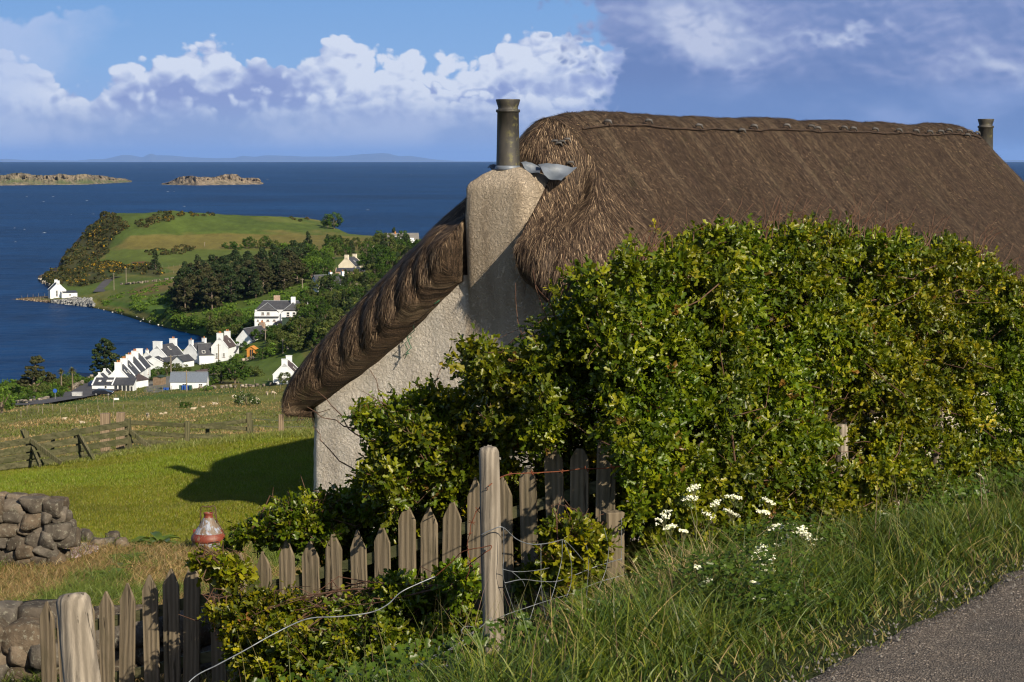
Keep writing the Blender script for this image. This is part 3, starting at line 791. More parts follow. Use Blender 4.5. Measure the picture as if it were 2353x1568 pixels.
# ---- thatch
PS = np.array([(0, .58), (.12, .56), (.28, .46), (.6, .12), (1.26, -.60), (1.8, -1.08), (2.36, -1.60), (2.85, -2.14), (3.12, -2.50), (3.28, -2.80), (3.34, -3.00), (3.31, -3.14), (3.22, -3.24), (3.09, -3.28), (2.6, -3.22)])
seg = np.concatenate([[0], np.cumsum(np.hypot(np.diff(PS[:, 0]), np.diff(PS[:, 1])))]); NL = seg[-1]
NV = 150
arcv = np.linspace(-NL, NL, NV)
ps_s = np.sign(arcv) * np.interp(np.abs(arcv), seg, PS[:, 0]); ps_z = np.interp(np.abs(arcv), seg, PS[:, 1])
# soften corners
for _ in range(2):
    ps_z[1:-1] = (ps_z[:-2] + 2 * ps_z[1:-1] + ps_z[2:]) / 4; ps_s[1:-1] = (ps_s[:-2] + 2 * ps_s[1:-1] + ps_s[2:]) / 4
ins_s = np.sign(ps_s) * np.minimum(np.abs(ps_s), 3.05); ins_z = np.minimum(zin(ins_s), ps_z - .02)
CAP = [(1.0, .03), (.97, -.12), (.88, -.25), (.74, -.335), (.58, -.36), (.42, -.34), (.28, -.26), (.17, -.13), (.09, .06), (.035, .30), (.008, .60), (0, .95)]
CAPI = []
cf = np.array(CAP); tcap = np.linspace(0, len(cf) - 1, 46)
capf = np.interp(tcap, range(len(cf)), cf[:, 0]); capu = np.interp(tcap, range(len(cf)), cf[:, 1])
ub = np.linspace(1.05, CL - 1.05, 120)
rowsf = np.concatenate([capf, np.zeros(len(ub)), capf[::-1]]); rowsu = np.concatenate([capu, ub, CL - capu[::-1]])
iscap = np.concatenate([np.ones(46), np.zeros(len(ub)), -np.ones(46)])
def hipdrop(u): return np.interp(u, [-.4, 0, .5, 1.0, 1.5, 2.2], [.80, .62, .27, .08, .02, 0])
TV = np.zeros((len(rowsf), NV, 3)); TU = np.zeros((len(rowsf), NV, 2))
gro = np.array([.5 + .5 * fbm(s * 1.0, 3.3, 0, 2) for s in ps_s])
groove = np.array([sum(math.exp(-((s - c0) / w0) ** 2) for c0, w0 in ((.80, .04), (1.02, .05), (1.32, .06), (1.62, .04), (1.92, .06), (2.25, .06), (2.62, .05), (-1.0, .05), (-1.6, .05), (-2.2, .05))) for s in ps_s])
for i in range(len(rowsf)):
    f = rowsf[i]; u = rowsu[i]; ud = u if u < CL / 2 else CL - u; sg = 1 if u < CL / 2 else -1
    s = ps_s * (1 - f) + ins_s * f; z = ps_z * (1 - f) + ins_z * f
    drop = hipdrop(ud) * np.clip(1 - np.abs(ps_s) / 3.7, 0, 1) * (1 - f)
    z = z - drop
    ab = np.abs(s)
    if iscap[i] != 0:
        sh = .85 * sm(z, -1.05, -.45) * (1 - sm(ab, .55, 1.3))
        wgt = np.clip((1.0 - ud) / 1.0, 0, 1)
        ud2 = ud + sh * wgt
        # hipped nose behind the stack
        kk = np.maximum((1 - sm(ab, .42, .95)) * sm(z, -.95, -.25), 1 - sm(ab, .42, .52)); t_ = i if sg > 0 else len(rowsf) - 1 - i; t_ = 1 - t_ / 45.0      # 0 at the ridge side, 1 deep in the wall
        hipu = 1.0 - .46 * sm(t_, .0, .75) + ab * .12; hipz = ps_z - float(hipdrop(1.0)) * np.clip(1 - np.abs(ps_s) / 3.7, 0, 1) - .10 * t_ - .62 * t_ ** 1.6
        ud2 = ud2 * (1 - kk) + hipu * kk; z = z * (1 - kk) + hipz * kk
        lf = 1 - abs(f - .5) * 2
        ud2 = ud2 + .058 * groove * np.clip(lf * 1.6, 0, 1) + .05 * (vnoise(np.stack([s * 1.0, z, s * 0], -1), 1.1, 41, 2)) * sm(f, 0, .3) * (1 - sm(f, .8, 1))
        wt_ = sm(np.abs(arcv), seg[-2] - .14, seg[-2] + .04); ud2 = ud2 * (1 - wt_) + np.maximum(ud2, .06) * wt_
        u2 = ud2 if sg > 0 else CL - ud2
    else:
        u2 = np.full(NV, u)
    # lumps and slow waves of the coat
    Pn = np.stack([u2, s, z], -1)
    lum = .035 * vnoise(Pn * [1, .5, .5], .8, 42, 3) + .012 * vnoise(Pn, 5, 43, 2) + .022 * vnoise(Pn * [1, .10, .10], 2.6, 44, 2)
    ridge_b = .011 * np.sin(u2 * 3.1 + .8 * np.sin(u2 * 1.3)) * np.exp(-(s / .6) ** 2)
    z = z + lum + ridge_b
    s = s + lum * np.sign(s) * np.minimum(1, np.abs(s)) * .7
    TV[i] = C3v(u2, s, z)
    wsl = sm(f, .05, .5)
    TU[i, :, 0] = u2 * (1 - 0) + wsl * s; TU[i, :, 1] = z * (1 + .0) + 0 * s
def m_thatch():
    m, q, p, o = newmat('thatch')
    uvn = q.node('ShaderNodeUVMap').outputs[0]
    co = q.node('ShaderNodeTexCoord').outputs['Object']
    st = q.noise(q.scl(uvn, (1, .07, 1)), 120, 4, .65, .2); st2 = q.noise(q.scl(uvn, (1, .2, 1)), 30, 4, .6, .3)
    big = q.noise(q.scl(uvn, (1, .3, 1)), 1.6, 4, .6, .5); fine = q.noise(co, 70, 3, .6)
    f = q.m('ADD', q.m('MULTIPLY', st, .45), q.m('ADD', q.m('MULTIPLY', st2, .25), q.m('MULTIPLY', fine, .3)))
    cc = q.ramp(f, [(.36, (.006, .0035, .0025)), (.46, (.027, .0165, .011)), (.54, (.062, .040, .027)), (.66, (.165, .113, .074))])
    cc = q.mix(q.m('MULTIPLY', q.sstep(big, .42, .66), .5), cc, q.mix(f, (.012, .008, .005), (.105, .070, .042)))
    wx = q.noise(q.scl(uvn, (1, .12, 1)), 3.2, 5, .65, .8); cc = q.mix(q.m('MULTIPLY', q.sstep(wx, .50, .68), .55), cc, q.mix(f, (.05, .038, .026), (.22, .165, .11)))
    ms = q.noise(co, 2.1, 5, .7, .4); cc = q.mix(q.m('MULTIPLY', q.sstep(ms, .58, .70), .35), cc, (.045, .050, .018))
    gr = q.m('ADD', q.m('MULTIPLY', q.noise(q.scl(uvn, (1, .35, 1)), 42, 4, .7), .6), q.m('MULTIPLY', q.noise(q.scl(uvn, (1, .5, 1)), 17, 3, .6), .4))
    sc_n = q.node('ShaderNodeVectorMath', operation='SCALE'); q.l.new(cc, sc_n.inputs[0]); q.l.new(q.m('MULTIPLY_ADD', q.sstep(gr, .38, .62), 1.25, .42), sc_n.inputs['Scale']); cc = sc_n.outputs[0]
    q.l.new(cc, p.inputs['Base Color']); p.inputs['Roughness'].default_value = .85; p.inputs['Specular IOR Level'].default_value = .2
    q.l.new(q.bump(q.m('ADD', f, q.m('MULTIPLY', gr, .8)), 1.0, .06), p.inputs['Normal']); return m
MTH = m_thatch()
TF = gridfaces(len(rowsf), NV)
thatch = npchild('roof', TV.reshape(-1, 3), TF, MTH, smooth=True, uvs=TU.reshape(-1, 2))

# loose reed ends lying on the coat, each one a sliver following the fall of the roof
def straws(n, seed, rowsel, lo, hi, wid, bright, name, tilt=.14, jit=.28):
    rg = np.random.default_rng(seed)
    Vt = TV.reshape(-1, 3); ff_ = TF
    rsel = (ff_[:, 0] // NV); keep = (rsel >= rowsel[0]) & (rsel < rowsel[1]); ff_ = ff_[keep]
    A, B, Cc, D = (Vt[ff_[:, k]] for k in range(4))
    nn = np.cross(Cc - A, D - B); ar = np.linalg.norm(nn, axis=1); ok = ar > 1e-7; nn = nn / (ar[:, None] + 1e-12)
    # keep what can face the road side or the gable
    p_ = ar * ok; pick = rg.choice(len(ff_), n, p=p_ / p_.sum())
    a, b = rg.random((2, n, 1)); P = (A[pick] * (1 - a) + B[pick] * a) * (1 - b) + (D[pick] * (1 - a) + Cc[pick] * a) * b
    N = -nn[pick]
    cen = np.array([CO[0] + RU[0] * CL / 2, CO[1] + RU[1] * CL / 2, HC - 2.6])
    toc = P - cen; toc[:, :2] -= (toc[:, :2] @ RU)[:, None] * RU[None] * .85
    N *= np.sign((N * toc).sum(1))[:, None]
    fz = N[:, 2] > (-.12 if rowsel[0] < 20 else -.05); P = P[fz]; N = N[fz]; n = len(P)
    gdir = np.array([[0, 0, -1.0]]) - N * (N * [0, 0, -1.0]).sum(1)[:, None]
    gdir /= np.linalg.norm(gdir, axis=1)[:, None] + 1e-6
    side = np.cross(N, gdir); a = rg.normal(0, jit, (n, 1)); dd = gdir * np.cos(a) + side * np.sin(a); sd_ = np.cross(N, dd)
    L = rg.uniform(lo, hi, (n, 1)); w = wid * rg.uniform(.6, 1.4, (n, 1)); ti = np.abs(rg.normal(0, tilt, (n, 1)))
    off = rg.uniform(0.0, .012, (n, 1))
    p0 = P - sd_ * w + N * off; p1 = P + sd_ * w + N * off; p2 = P + dd * L + N * (off + ti * L)
    V_ = np.stack([p0, p1, p2], 1).reshape(-1, 3)
    base = np.array([(.018, .0105, .007), (.043, .0265, .0175), (.076, .049, .032), (.150, .102, .066), (.30, .215, .14)])
    ci = base[rg.choice(5, n, p=bright)] * rg.uniform(.8, 1.25, (n, 1)); patch = 1 + .30 * vnoise(P * [1, 1, .6], 1.3, 77, 3)
    ci = ci * patch[:, None]
    return npchild(name, V_, np.arange(3 * n).reshape(-1, 3), MSTR, parent=thatch, col=np.repeat(ci, 3, 0))
MSTR = attrmat('straw', .7, spec=.3)
straws(75000, 3, (12, 46), .07, .20, .0036, (.26, .26, .22, .17, .09), 'loose_straw', .08, .15)
straws(340000, 4, (44, 170), .02, .06, .0038, (.40, .28, .18, .11, .03), 'roof_reeds', .22, .6)

# ridge rope, netting knots, wires of the thatch
def surf(u, s_abs, out=.02):
    """point on the right-hand slope at ridge distance u and arc length s_abs (negative side)"""
    i = int(np.clip(np.interp(u, rowsu[46:46 + len(ub)], np.arange(46, 46 + len(ub))), 0, len(rowsu) - 1)); j = int(np.argmin(np.abs(arcv - s_abs)))
    return TV[i, j] + np.array([.5 * out, -.4 * out, out])
MROPE = simple('tarred_rope', (.022, .016, .013), (.05, .03, .02), scale=20, rough=.9)
MWEIGHT = simple('weathered_weight', (.09, .085, .085), (.045, .042, .042), scale=12, rough=.6)
mb = MB(); mb.tube([surf(u, -.42 - .015 * math.sin(u * 1.7), .02) for u in np.arange(1.3, 13.6, .15)], .013, 5)
cbuild(mb, 'ridge_rope', MROPE, parent=thatch)
for u in [1.9, 2.8, 4.0, 5.2, 5.6, 6.4, 7.1, 7.5, 8.3, 8.6, 9.4, 10.2, 10.9, 11.4, 11.8, 12.1, 12.6, 12.8, 13.0, 13.25]:
    p = surf(u + random.uniform(-.1, .1), -.42 - .015 * math.sin(u * 1.7) + random.uniform(-.06, .02), .045)
    cbuild(MB().tube([p + np.array([-.05, 0, .02]), p + np.array([-.02, 0, .045]), p + np.array([.03, 0, .035]), p + np.array([.05, 0, -.01])], [.012, .022, .02, .01], 6), 'weight', MWEIGHT, parent=thatch, smooth=True)
# hooked ties over the hip beside the pot: rows of wires with twisted pegs
def hip(px, py, lo=24.2, hi=27.0):
    """first point of the thatch seen at (px, py)"""
    q_ = TV[30:75].reshape(-1, 3); pr = np.array([proj(p) for p in q_]) if not hasattr(hip, 'pr') else hip.pr
    hip.pr = pr; d = np.hypot(pr[:, 0] - px, pr[:, 1] - py); k = np.argsort(d)[:6]; k = k[np.argmin(q_[k, 1])]
    p = q_[k]; return W(px, py, p[1] - .04)
for pts in ([(1200, 357), (1230, 356), (1262, 353), (1290, 356)], [(1200, 379 - 4), (1240, 370), (1272, 372), (1312, 378)], [(1205, 335), (1240, 338), (1270, 332), (1300, 326)]):
    fine_ = [hip(x, y) for x, y in zip(np.interp(np.linspace(0, 1, 12), np.linspace(0, 1, len(pts)), [p[0] for p in pts]), np.interp(np.linspace(0, 1, 12), np.linspace(0, 1, len(pts)), [p[1] for p in pts]))]
    cbuild(MB().tube(fine_, .006, 4), 'tie_wire', MROPE, parent=thatch)
for x, y in [(1208, 333), (1222, 331), (1246, 332), (1252, 336), (1262, 326), (1268, 332), (1274, 329), (1283, 334), (1290, 330), (1302, 325), (1215, 356), (1243, 353), (1264, 372), (1236, 371), (1310, 378)]:
    p = hip(x, y); cbuild(MB().tube([p + np.array([-.05, 0, -.02]), p + np.array([-.02, -.02, .03]), p + np.array([.03, -.02, .03]), p + np.array([.055, 0, -.02])], [.008, .016, .016, .006], 5), 'weight', MWEIGHT, parent=thatch, smooth=True)
# lead flashing tucked round the stack
def sheet(c, lift=0.0, n=9):
    """a slightly buckled quad of lead: four corners in order"""
    c = [np.array(p, float) for p in c]; v = []
    for i in range(n):
        for j in range(n):
            a, b = i / (n - 1), j / (n - 1); p = (c[0] * (1 - a) + c[1] * a) * (1 - b) + (c[3] * (1 - a) + c[2] * a) * b
            k = .02 * math.sin(a * 5 + b * 3) + .012 * fbm(a * 3, b * 3, 2.2); v.append(p + np.array([0, -k, k]))
    v2 = [p + np.array([0, .004, -.006]) for p in v]; f = gridfaces(n, n); m = len(v)
    return v + v2, np.concatenate([f, f[:, ::-1] + m])
Yl = 24.05
for cs in ([(1236, 379, 24.0), (1326, 381, 24.0), (1289, 419, 23.75), (1250, 402, 23.8)], [(1196, 374, 24.1), (1246, 380, 24.05), (1240, 402, 23.85), (1205, 388, 24.0)], [(1120, 386, 24.3), (1146, 374, 24.6), (1150, 383, 24.4), (1132, 392, 24.25)]):
    v, f = sheet([W(*c) for c in cs]); npchild('lead_flashing', v, f, MLEAD, parent=ch1, smooth=True)
# green twine and pegs under the verge
MTW = simple('green_twine', (.02, .09, .05), (.03, .12, .07), rough=.8)
def wallpt(px, py, out=.05):
    """point on the gable plane seen at (px, py)"""
    a = (px - 1176.5) / F / (CP + (784 - py) / F * SP); n_ = -RU
    Y = ((CO + n_ * out) @ RU) / (a * RU[0] + RU[1]); return W(px, py, Y)
for pts in ([(948, 735), (952, 760), (935, 775), (945, 800), (925, 818), (940, 812)], [(945, 775), (930, 790), (938, 805), (930, 825)], [(880, 800), (868, 806), (876, 812), (860, 815)], [(1010, 690), (1000, 698), (985, 690)]):
    cbuild(MB().tube([wallpt(x, y, .06 + .03 * (i % 2)) for i, (x, y) in enumerate(pts)], .006, 4), 'twine', MTW)
for x0, y0, x1, y1 in [(710, 946, 760, 940), (975, 712, 1000, 700), (655, 930, 700, 948)]:
    cbuild(MB().tube([wallpt(x0, y0, .25), wallpt((x0 + x1) / 2, (y0 + y1) / 2 + 5, .16), wallpt(x1, y1, .02)], .005, 4), 'tie_wire', MROPE)

# ================================================================ wood, stone and metal near the cottage
def m_wood(name, c1, c2, c3, green=0.0, ax=2):
    st_ = lambda k: tuple(k if i == ax else 1 for i in range(3))
    m, q, p, o = newmat(name)
    co = q.node('ShaderNodeTexCoord').outputs['Object']; oi = q.node('ShaderNodeObjectInfo').outputs['Random']
    off = q.node('ShaderNodeVectorMath', operation='ADD'); q.l.new(co, off.inputs[0]); q.l.new(q.xyz(q.m('MULTIPLY', oi, 37), q.m('MULTIPLY', oi, 11), oi), off.inputs[1]); co = off.outputs[0]
    gr = q.noise(q.scl(co, st_(.05)), 130, 5, .7, .5); crk = q.sstep(q.noise(q.scl(co, st_(.045)), 38, 3, .5, .6), .37, .30); big = q.noise(q.scl(co, st_(.3)), 7, 4, .6, .5)
    ring = q.node('ShaderNodeTexWave', wave_type='RINGS', rings_direction='Y'); q.l.new(q.scl(co, st_(.10)), ring.inputs['Vector']); ring.inputs['Scale'].default_value = 9; ring.inputs['Distortion'].default_value = 7; ring.inputs['Detail'].default_value = 3; ring.inputs['Detail Scale'].default_value = 1.2
    f = q.m('ADD', q.m('MULTIPLY', gr, .6), q.m('MULTIPLY', ring.outputs['Fac'], .4))
    cc = q.mix(q.sstep(f, .25, .75), c1, c2); cc = q.mix(q.m('MULTIPLY', q.sstep(big, .48, .66), .6), cc, c3)
    cc = q.mix(q.m('MULTIPLY', oi, .35), cc, tuple(x * .62 for x in c1))
    cc = q.mix(q.m('MULTIPLY', crk, .75), cc, tuple(x * .22 for x in c1))
    if green: cc = q.mix(q.m('MULTIPLY', q.sstep(big, .42, .6), green), cc, (.045, .055, .02))
    q.l.new(cc, p.inputs['Base Color']); p.inputs['Roughness'].default_value = .88; p.inputs['Specular IOR Level'].default_value = .2
    q.l.new(q.bump(q.m('SUBTRACT', f, q.m('MULTIPLY', crk, 1.2)), 1.0, .006), p.inputs['Normal']); return m
MPK = m_wood('picket_wood', (.115, .092, .064), (.185, .150, .108), (.080, .070, .044))
MPOSTW = m_wood('post_wood', (.16, .138, .115), (.32, .278, .232), (.11, .092, .072))
MRAIL = m_wood('rail_wood', (.070, .066, .036), (.13, .12, .070), (.045, .048, .022), .35)
MGPOST = m_wood('gatepost_wood', (.17, .125, .085), (.28, .215, .15), (.10, .075, .05))
MRAILH = m_wood('long_rail_wood', (.050, .050, .026), (.090, .086, .048), (.030, .034, .015), .35, 0)

# ---- picket fence
PKX = [106, 145, 197, 245, 294, 344, 392, 442, 497, 550, 605, 658, 712, 767, 822, 877, 935, 986, 1040, 1094, 1155, 1212, 1271, 1332, 1395]
PKT = [1382, 1377, 1368, 1359, 1340, 1321, 1307, 1294, 1283, 1271, 1267, 1237, 1243, 1225, 1218, 1205, 1158, 1165, 1148, 1097, 1095, 1075, 1032, 1031, 1000]
def pky(px): return np.interp(px, [90, 1410], [12.7, 11.4])
pf = empty('picket_fence', (W(750, 1400, 12.1)[0], 12.1, HC - 3.4)); tag(pf, 'weathered grey brown picket fence stepping up the bank to the hawthorn', 'fence')
fbase = np.array(pf.location)
def fadd(mb, name, mat, parent, base=fbase, **k): mb.v = [(a - base[0], b - base[1], c_ - base[2]) for a, b, c_ in mb.v]; return mb.build(name, mat, parent, **k)
def own(mb, name, mat, parent, at, **k):
    """part with its own origin (so the grain differs from board to board)"""
    mb.v = [(a - at[0], b - at[1], c_ - at[2]) for a, b, c_ in mb.v]; o = mb.build(name, mat, parent, **k); pl = Vector(parent.location)
    o.location = Vector(at) - pl; return o
fdir = W(1395, 1200, 11.4) - W(106, 1400, 12.7); fang = math.atan2(fdir[1], fdir[0])
for i, (px, py) in enumerate(zip(PKX, PKT)):
    Y = pky(px); t = W(px, py, Y); w = .110 * (1 + random.uniform(-.07, .06)) * (1.02 if px > 900 else .99); h = .90; lean = random.uniform(-.035, .03); th = .020
    apex = random.uniform(.10, .12) if px < 1180 else .065; sk = random.uniform(-.006, .006); tb = w / 2 if px < 800 else w / 2
    flat = .004 if px < 1180 else .020
    poly = [(-w / 2, -h), (w / 2, -h), (w / 2, -apex), (w / 2 - .012, -apex + .03), (flat + sk, 0), (-flat + sk, 0), (-w / 2 + .012, -apex + .03), (-w / 2, -apex)]
    mb = MB().prism([(a, b) for a, b in poly], -th / 2, th / 2)
    cr, sr = math.cos(fang + .02 * random.uniform(-1, 1)), math.sin(fang); o = mb.build('picket', MPK, pf, bevel=.003)
    o.location = Vector(t) - pf.location; o.rotation_euler = (random.uniform(-.02, .02), lean, fang)
sm_t = np.convolve(np.pad(PKT, 2, 'edge'), np.ones(5) / 5, 'valid')
for dz in (.25, .62):
    for k in range(0, len(PKX) - 1, 6):
        j = min(k + 6, len(PKX) - 1); a = W(PKX[k] - 12, sm_t[k], pky(PKX[k])); b = W(PKX[j] + 8, sm_t[j], pky(PKX[j]))
        a[1] += .030; b[1] += .030; a[2] -= dz; b[2] -= dz
        d_ = b - a; mid = (a + b) / 2; L = np.linalg.norm(d_); mb = MB().box((0, 0, 0), (.035, .072, L))
        M = Vector(d_).to_track_quat('Z', 'Y').to_matrix(); up = M @ Vector((1, 0, 0))
        mb.v = [tuple(M @ Vector(v)) for v in mb.v]; mb.v = [(x + mid[0], y + mid[1], z + mid[2]) for x, y, z in mb.v]
        # make the wide side vertical
        mb2 = MB(); n_ = np.array([-math.sin(fang), math.cos(fang), 0]); u_ = np.array([0, 0, 1.0])
        cor = [(-.016, -.036), (.016, -.036), (.016, .036), (-.016, .036)]
        v = [a + n_ * p_ + u_ * q_ for p_, q_ in cor] + [b + n_ * p_ + u_ * q_ for p_, q_ in cor]
        mb2.add(v, [(3, 2, 1, 0), (4, 5, 6, 7), (0, 1, 5, 4), (1, 2, 6, 5), (2, 3, 7, 6), (3, 0, 4, 7)])
        own(mb2, 'rail', MRAILH, pf, mid, bevel=.003)
# stout corner post of the picket fence
a = W(1408, 1175, 11.05); own(MB().box((a[0], a[1], a[2] - .55), (.11, .10, 1.1), .3), 'corner_post', MPK, pf, a, bevel=.006)

# ---- wire fence beside the road: posts, wires, netting
def round_post(name, label, top, base, r, mat, lean_n=10, group=None, chamfer=True, split=0.0):
    top = np.array(top); base = np.array(base); e = empty(name, base); tag(e, label, 'post', group)
    n = 28; rows = []; L = np.linalg.norm(top - base); ax = (top - base) / L; sx = np.cross(ax, [0, 1, 0]); sx /= np.linalg.norm(sx); sy = np.cross(ax, sx)
    ts_ = list(np.linspace(-.12, 1, 40)); 
    rr = [r * (1.04 - .10 * t) for t in ts_]; ts_ += [1.0 + .012 / L, 1.0 + .026 / L, 1.0 + .03 / L, 1 + .03 / L]; rr += [r * .86, r * .70, r * .45, .001]
    for t, ra in zip(ts_, rr):
        for k in range(n):
            an = 2 * math.pi * k / n
            d_ = 1 + .05 * fbm(math.cos(an) * 1.2, math.sin(an) * 1.2, t * 2.5) - (split * math.exp(-((an - 4.35) / .12) ** 2) + split * .7 * math.exp(-((an - 5.0) / .08) ** 2)) * (t < 1)
            d_ += .03 * fbm(math.cos(an) * 5, math.sin(an) * 5, t * 1.5)
            rows.append(top * t + base * (1 - t) - base + (sx * math.cos(an) + sy * math.sin(an)) * ra * d_)
    npmesh('shaft', rows, gridfaces(len(ts_), n, True), mat, e, smooth=True); return e
g1 = W(1135, 1512, 10.3); g1[2] = znear(g1[0], g1[1])[0]
post1 = round_post('fence_post', 'pale bare round post standing in the grass in front of the pickets', W(1123, 1040, 10.3), W(1136, 1530, 10.3), .056, MPOSTW, split=.06)
b0 = W(212, 1760, 8.0)
post2 = round_post('fence_post', 'thick split grey post leaning in front of the lowest pickets', W(168, 1380, 8.1), b0, .074, MPOSTW, split=.16)
def fl(t, off=0.0): return np.array([-.1 + FENCE_D[0] * t + FENCE_D[1] * off, 10.3 + FENCE_D[1] * t - FENCE_D[0] * off])
for t, lab in ((2.36, 'short fence post showing its pale side under the hedge beside the white umbels'), (4.24, 'fence post buried in the middle of the tall hawthorn hedge'), (5.84, 'fence post almost lost in the leaves above the roadside grass, farther up the hedge'), (8.2, 'last fence post near the edge of the view inside the hedge')):
    p = fl(t, -.12); z = znear(p[0], p[1])[0]; round_post('fence_post', lab, (p[0], p[1], z + .92), (p[0] + .03, p[1], z - .1), .048, MPOSTW)
MWIRE = simple('galvanised_wire', (.22, .24, .27), (.13, .14, .16), scale=20, rough=.45, metal=.4, spec=.5); MRUST = simple('rusty_wire', (.16, .045, .02), (.09, .03, .015), scale=30, rough=.9)
def wire(name, label, cat, pts, r, mat, wob=.0, n=None, barbs=False, group=None):
    P_ = [W(*p) for p in pts]; m_ = len(P_); fine_ = []
    ts_ = np.linspace(0, m_ - 1, (m_ - 1) * 8 + 1)
    for t in ts_:
        i = min(int(t), m_ - 2); f = t - i; p0 = P_[max(i - 1, 0)]; p1 = P_[i]; p2 = P_[i + 1]; p3 = P_[min(i + 2, m_ - 1)]
        q_ = .5 * ((2 * p1) + (-p0 + p2) * f + (2 * p0 - 5 * p1 + 4 * p2 - p3) * f * f + (-p0 + 3 * p1 - 3 * p2 + p3) * f ** 3)
        fine_.append(q_ + wob * np.array([fbm(t * .7, 1.2, 0), fbm(t * .7, 5.2, 0), fbm(t * .7, 9.2, 0)]))
    o_ = fine_[0]; mb = MB().tube([p - o_ for p in fine_], r, 6)
    if barbs:
        for k in range(6, len(fine_) - 4, 7):
            c_ = fine_[k] - o_
            for a in range(3): dr = np.array([random.uniform(-1, 1) for _ in range(3)]); dr /= np.linalg.norm(dr); mb.tube([c_ - dr * .018, c_ + dr * .018], r * .8, 4)
    o = mb.build(name, mat, smooth=True); o.location = Vector(o_); return tag(o, label, cat, group)
wire('loose_wire', 'thick grey fence wire sagging from the lower corner across the leaves', 'wire', [(380, 1640, 9.2), (440, 1562, 9.3), (500, 1528, 9.45), (560, 1496, 9.6), (620, 1462, 9.7), (680, 1432, 9.8), (720, 1420, 9.9), (780, 1417, 10), (850, 1408, 10.1), (890, 1390, 10.2), (920, 1362, 10.3), (960, 1342, 10.35), (1000, 1325, 10.4)], .0032, MWIRE)
wire('loose_wire', 'thin rusty wire curving up to the bare round post', 'wire', [(1000, 1325, 10.4), (1040, 1290, 10.35), (1060, 1270, 10.3), (1085, 1262, 10.25), (1110, 1258, 10.23), (1128, 1254, 10.21), (1127, 1262, 10.2), (1112, 1272, 10.2), (1075, 1300, 10.35)], .0026, MRUST)
wire('barbed_wire', 'rusty barbed wire strung from the bare post past the high pickets', 'wire', [(1122, 1118, 10.22), (1150, 1095, 10.35), (1190, 1088, 10.6), (1260, 1086, 10.9), (1330, 1080, 11.1), (1400, 1073, 11.0), (1450, 1066, 11.0)], .0030, MRUST, .01, barbs=True)
wire('barbed_wire', 'rusty barbed strand dangling beside the bare post', 'wire', [(1118, 1122, 10.22), (1108, 1150, 10.3), (1092, 1185, 10.3), (1080, 1215, 10.3), (1074, 1250, 10.35), (1080, 1290, 10.35), (1072, 1330, 10.4)], .0024, MRUST, .012, barbs=True)
# sagging sheep netting between the post and the corner post: one thing
sn = empty('sheep_netting', W(1160, 1210, 10.2)); tag(sn, 'torn sagging sheep netting hanging to the right of the bare post', 'netting')
def net(pts, r=.0020, name='strand'):
    P_ = [W(*p) - np.array(sn.location) for p in pts]; m_ = len(P_); fine_ = []
    for t in np.linspace(0, m_ - 1, (m_ - 1) * 6 + 1):
        i = min(int(t), m_ - 2); f = t - i; p0 = P_[max(i - 1, 0)]; p1 = P_[i]; p2 = P_[i + 1]; p3 = P_[min(i + 2, m_ - 1)]
        fine_.append(.5 * ((2 * p1) + (-p0 + p2) * f + (2 * p0 - 5 * p1 + 4 * p2 - p3) * f * f + (-p0 + 3 * p1 - 3 * p2 + p3) * f ** 3))
    MB().tube(fine_, r, 5).build(name, MWIRE, sn, smooth=True)
net([(1105, 1230, 10.22), (1130, 1218, 10.2), (1155, 1212, 10.2), (1185, 1238, 10.3), (1215, 1250, 10.4), (1250, 1250, 10.5), (1290, 1241, 10.7), (1330, 1228, 10.9), (1370, 1216, 11.0), (1400, 1210, 11.05)], .0029)
net([(1155, 1308, 10.2), (1175, 1313, 10.25), (1200, 1314, 10.3), (1240, 1310, 10.5), (1262, 1305, 10.6)], .0020)
net([(1160, 1340, 10.2), (1200, 1332, 10.3), (1240, 1336, 10.5), (1280, 1336, 10.6), (1320, 1322, 10.8), (1370, 1302, 10.9), (1430, 1284, 10.9)], .0026)
net([(1100, 1440, 10.3), (1130, 1428, 10.25), (1165, 1412, 10.2), (1200, 1400, 10.3), (1260, 1380, 10.4), (1320, 1362, 10.6), (1370, 1340, 10.8), (1440, 1320, 10.9)], .0020)
for pts in ([(1157, 1212), (1158, 1270), (1157, 1330), (1180, 1400), (1190, 1440)], [(1243, 1250), (1243, 1300), (1244, 1345), (1250, 1400), (1262, 1450)], [(1292, 1242), (1290, 1290), (1276, 1345), (1262, 1390)], [(1296, 1242), (1312, 1290), (1312, 1340), (1300, 1380), (1292, 1430)], [(1298, 1242), (1318, 1262), (1340, 1288)],
            [(1340, 1226), (1352, 1280), (1350, 1340), (1345, 1400)], [(1388, 1214), (1398, 1260), (1392, 1310), (1372, 1360)], [(1428, 1190), (1428, 1240), (1428, 1290)], [(1175, 1313), (1200, 1335), (1206, 1348)], [(1243, 1345), (1225, 1400), (1210, 1450)]):
    net([(x, y, float(np.interp(x, [1155, 1440], [10.2, 10.95]))) for x, y in pts], .0018)
dn = empty('sheep_netting', W(1000, 1500, 9.8)); tag(dn, 'collapsed coil of sheep netting lying in the leaves left of the bare post', 'netting'); sn_keep = sn; sn = dn
for pts in ([(1130, 1420), (1100, 1445), (1060, 1475), (1010, 1505), (950, 1535), (890, 1568), (850, 1600)], [(1100, 1445), (1070, 1480), (1040, 1492), (990, 1510), (940, 1545), (900, 1590)], [(935, 1568), (940, 1545), (955, 1528), (1000, 1532), (1040, 1528)], [(1030, 1500), (1026, 1530), (1022, 1570)], [(1010, 1480), (1008, 1500), (1014, 1510)], [(1095, 1442), (1070, 1440), (1060, 1452), (1075, 1458), (1100, 1445)]):
    net([(x, y, float(np.interp(x, [850, 1130], [9.2, 10.1]))) for x, y in pts], .0024)
sn = sn_keep

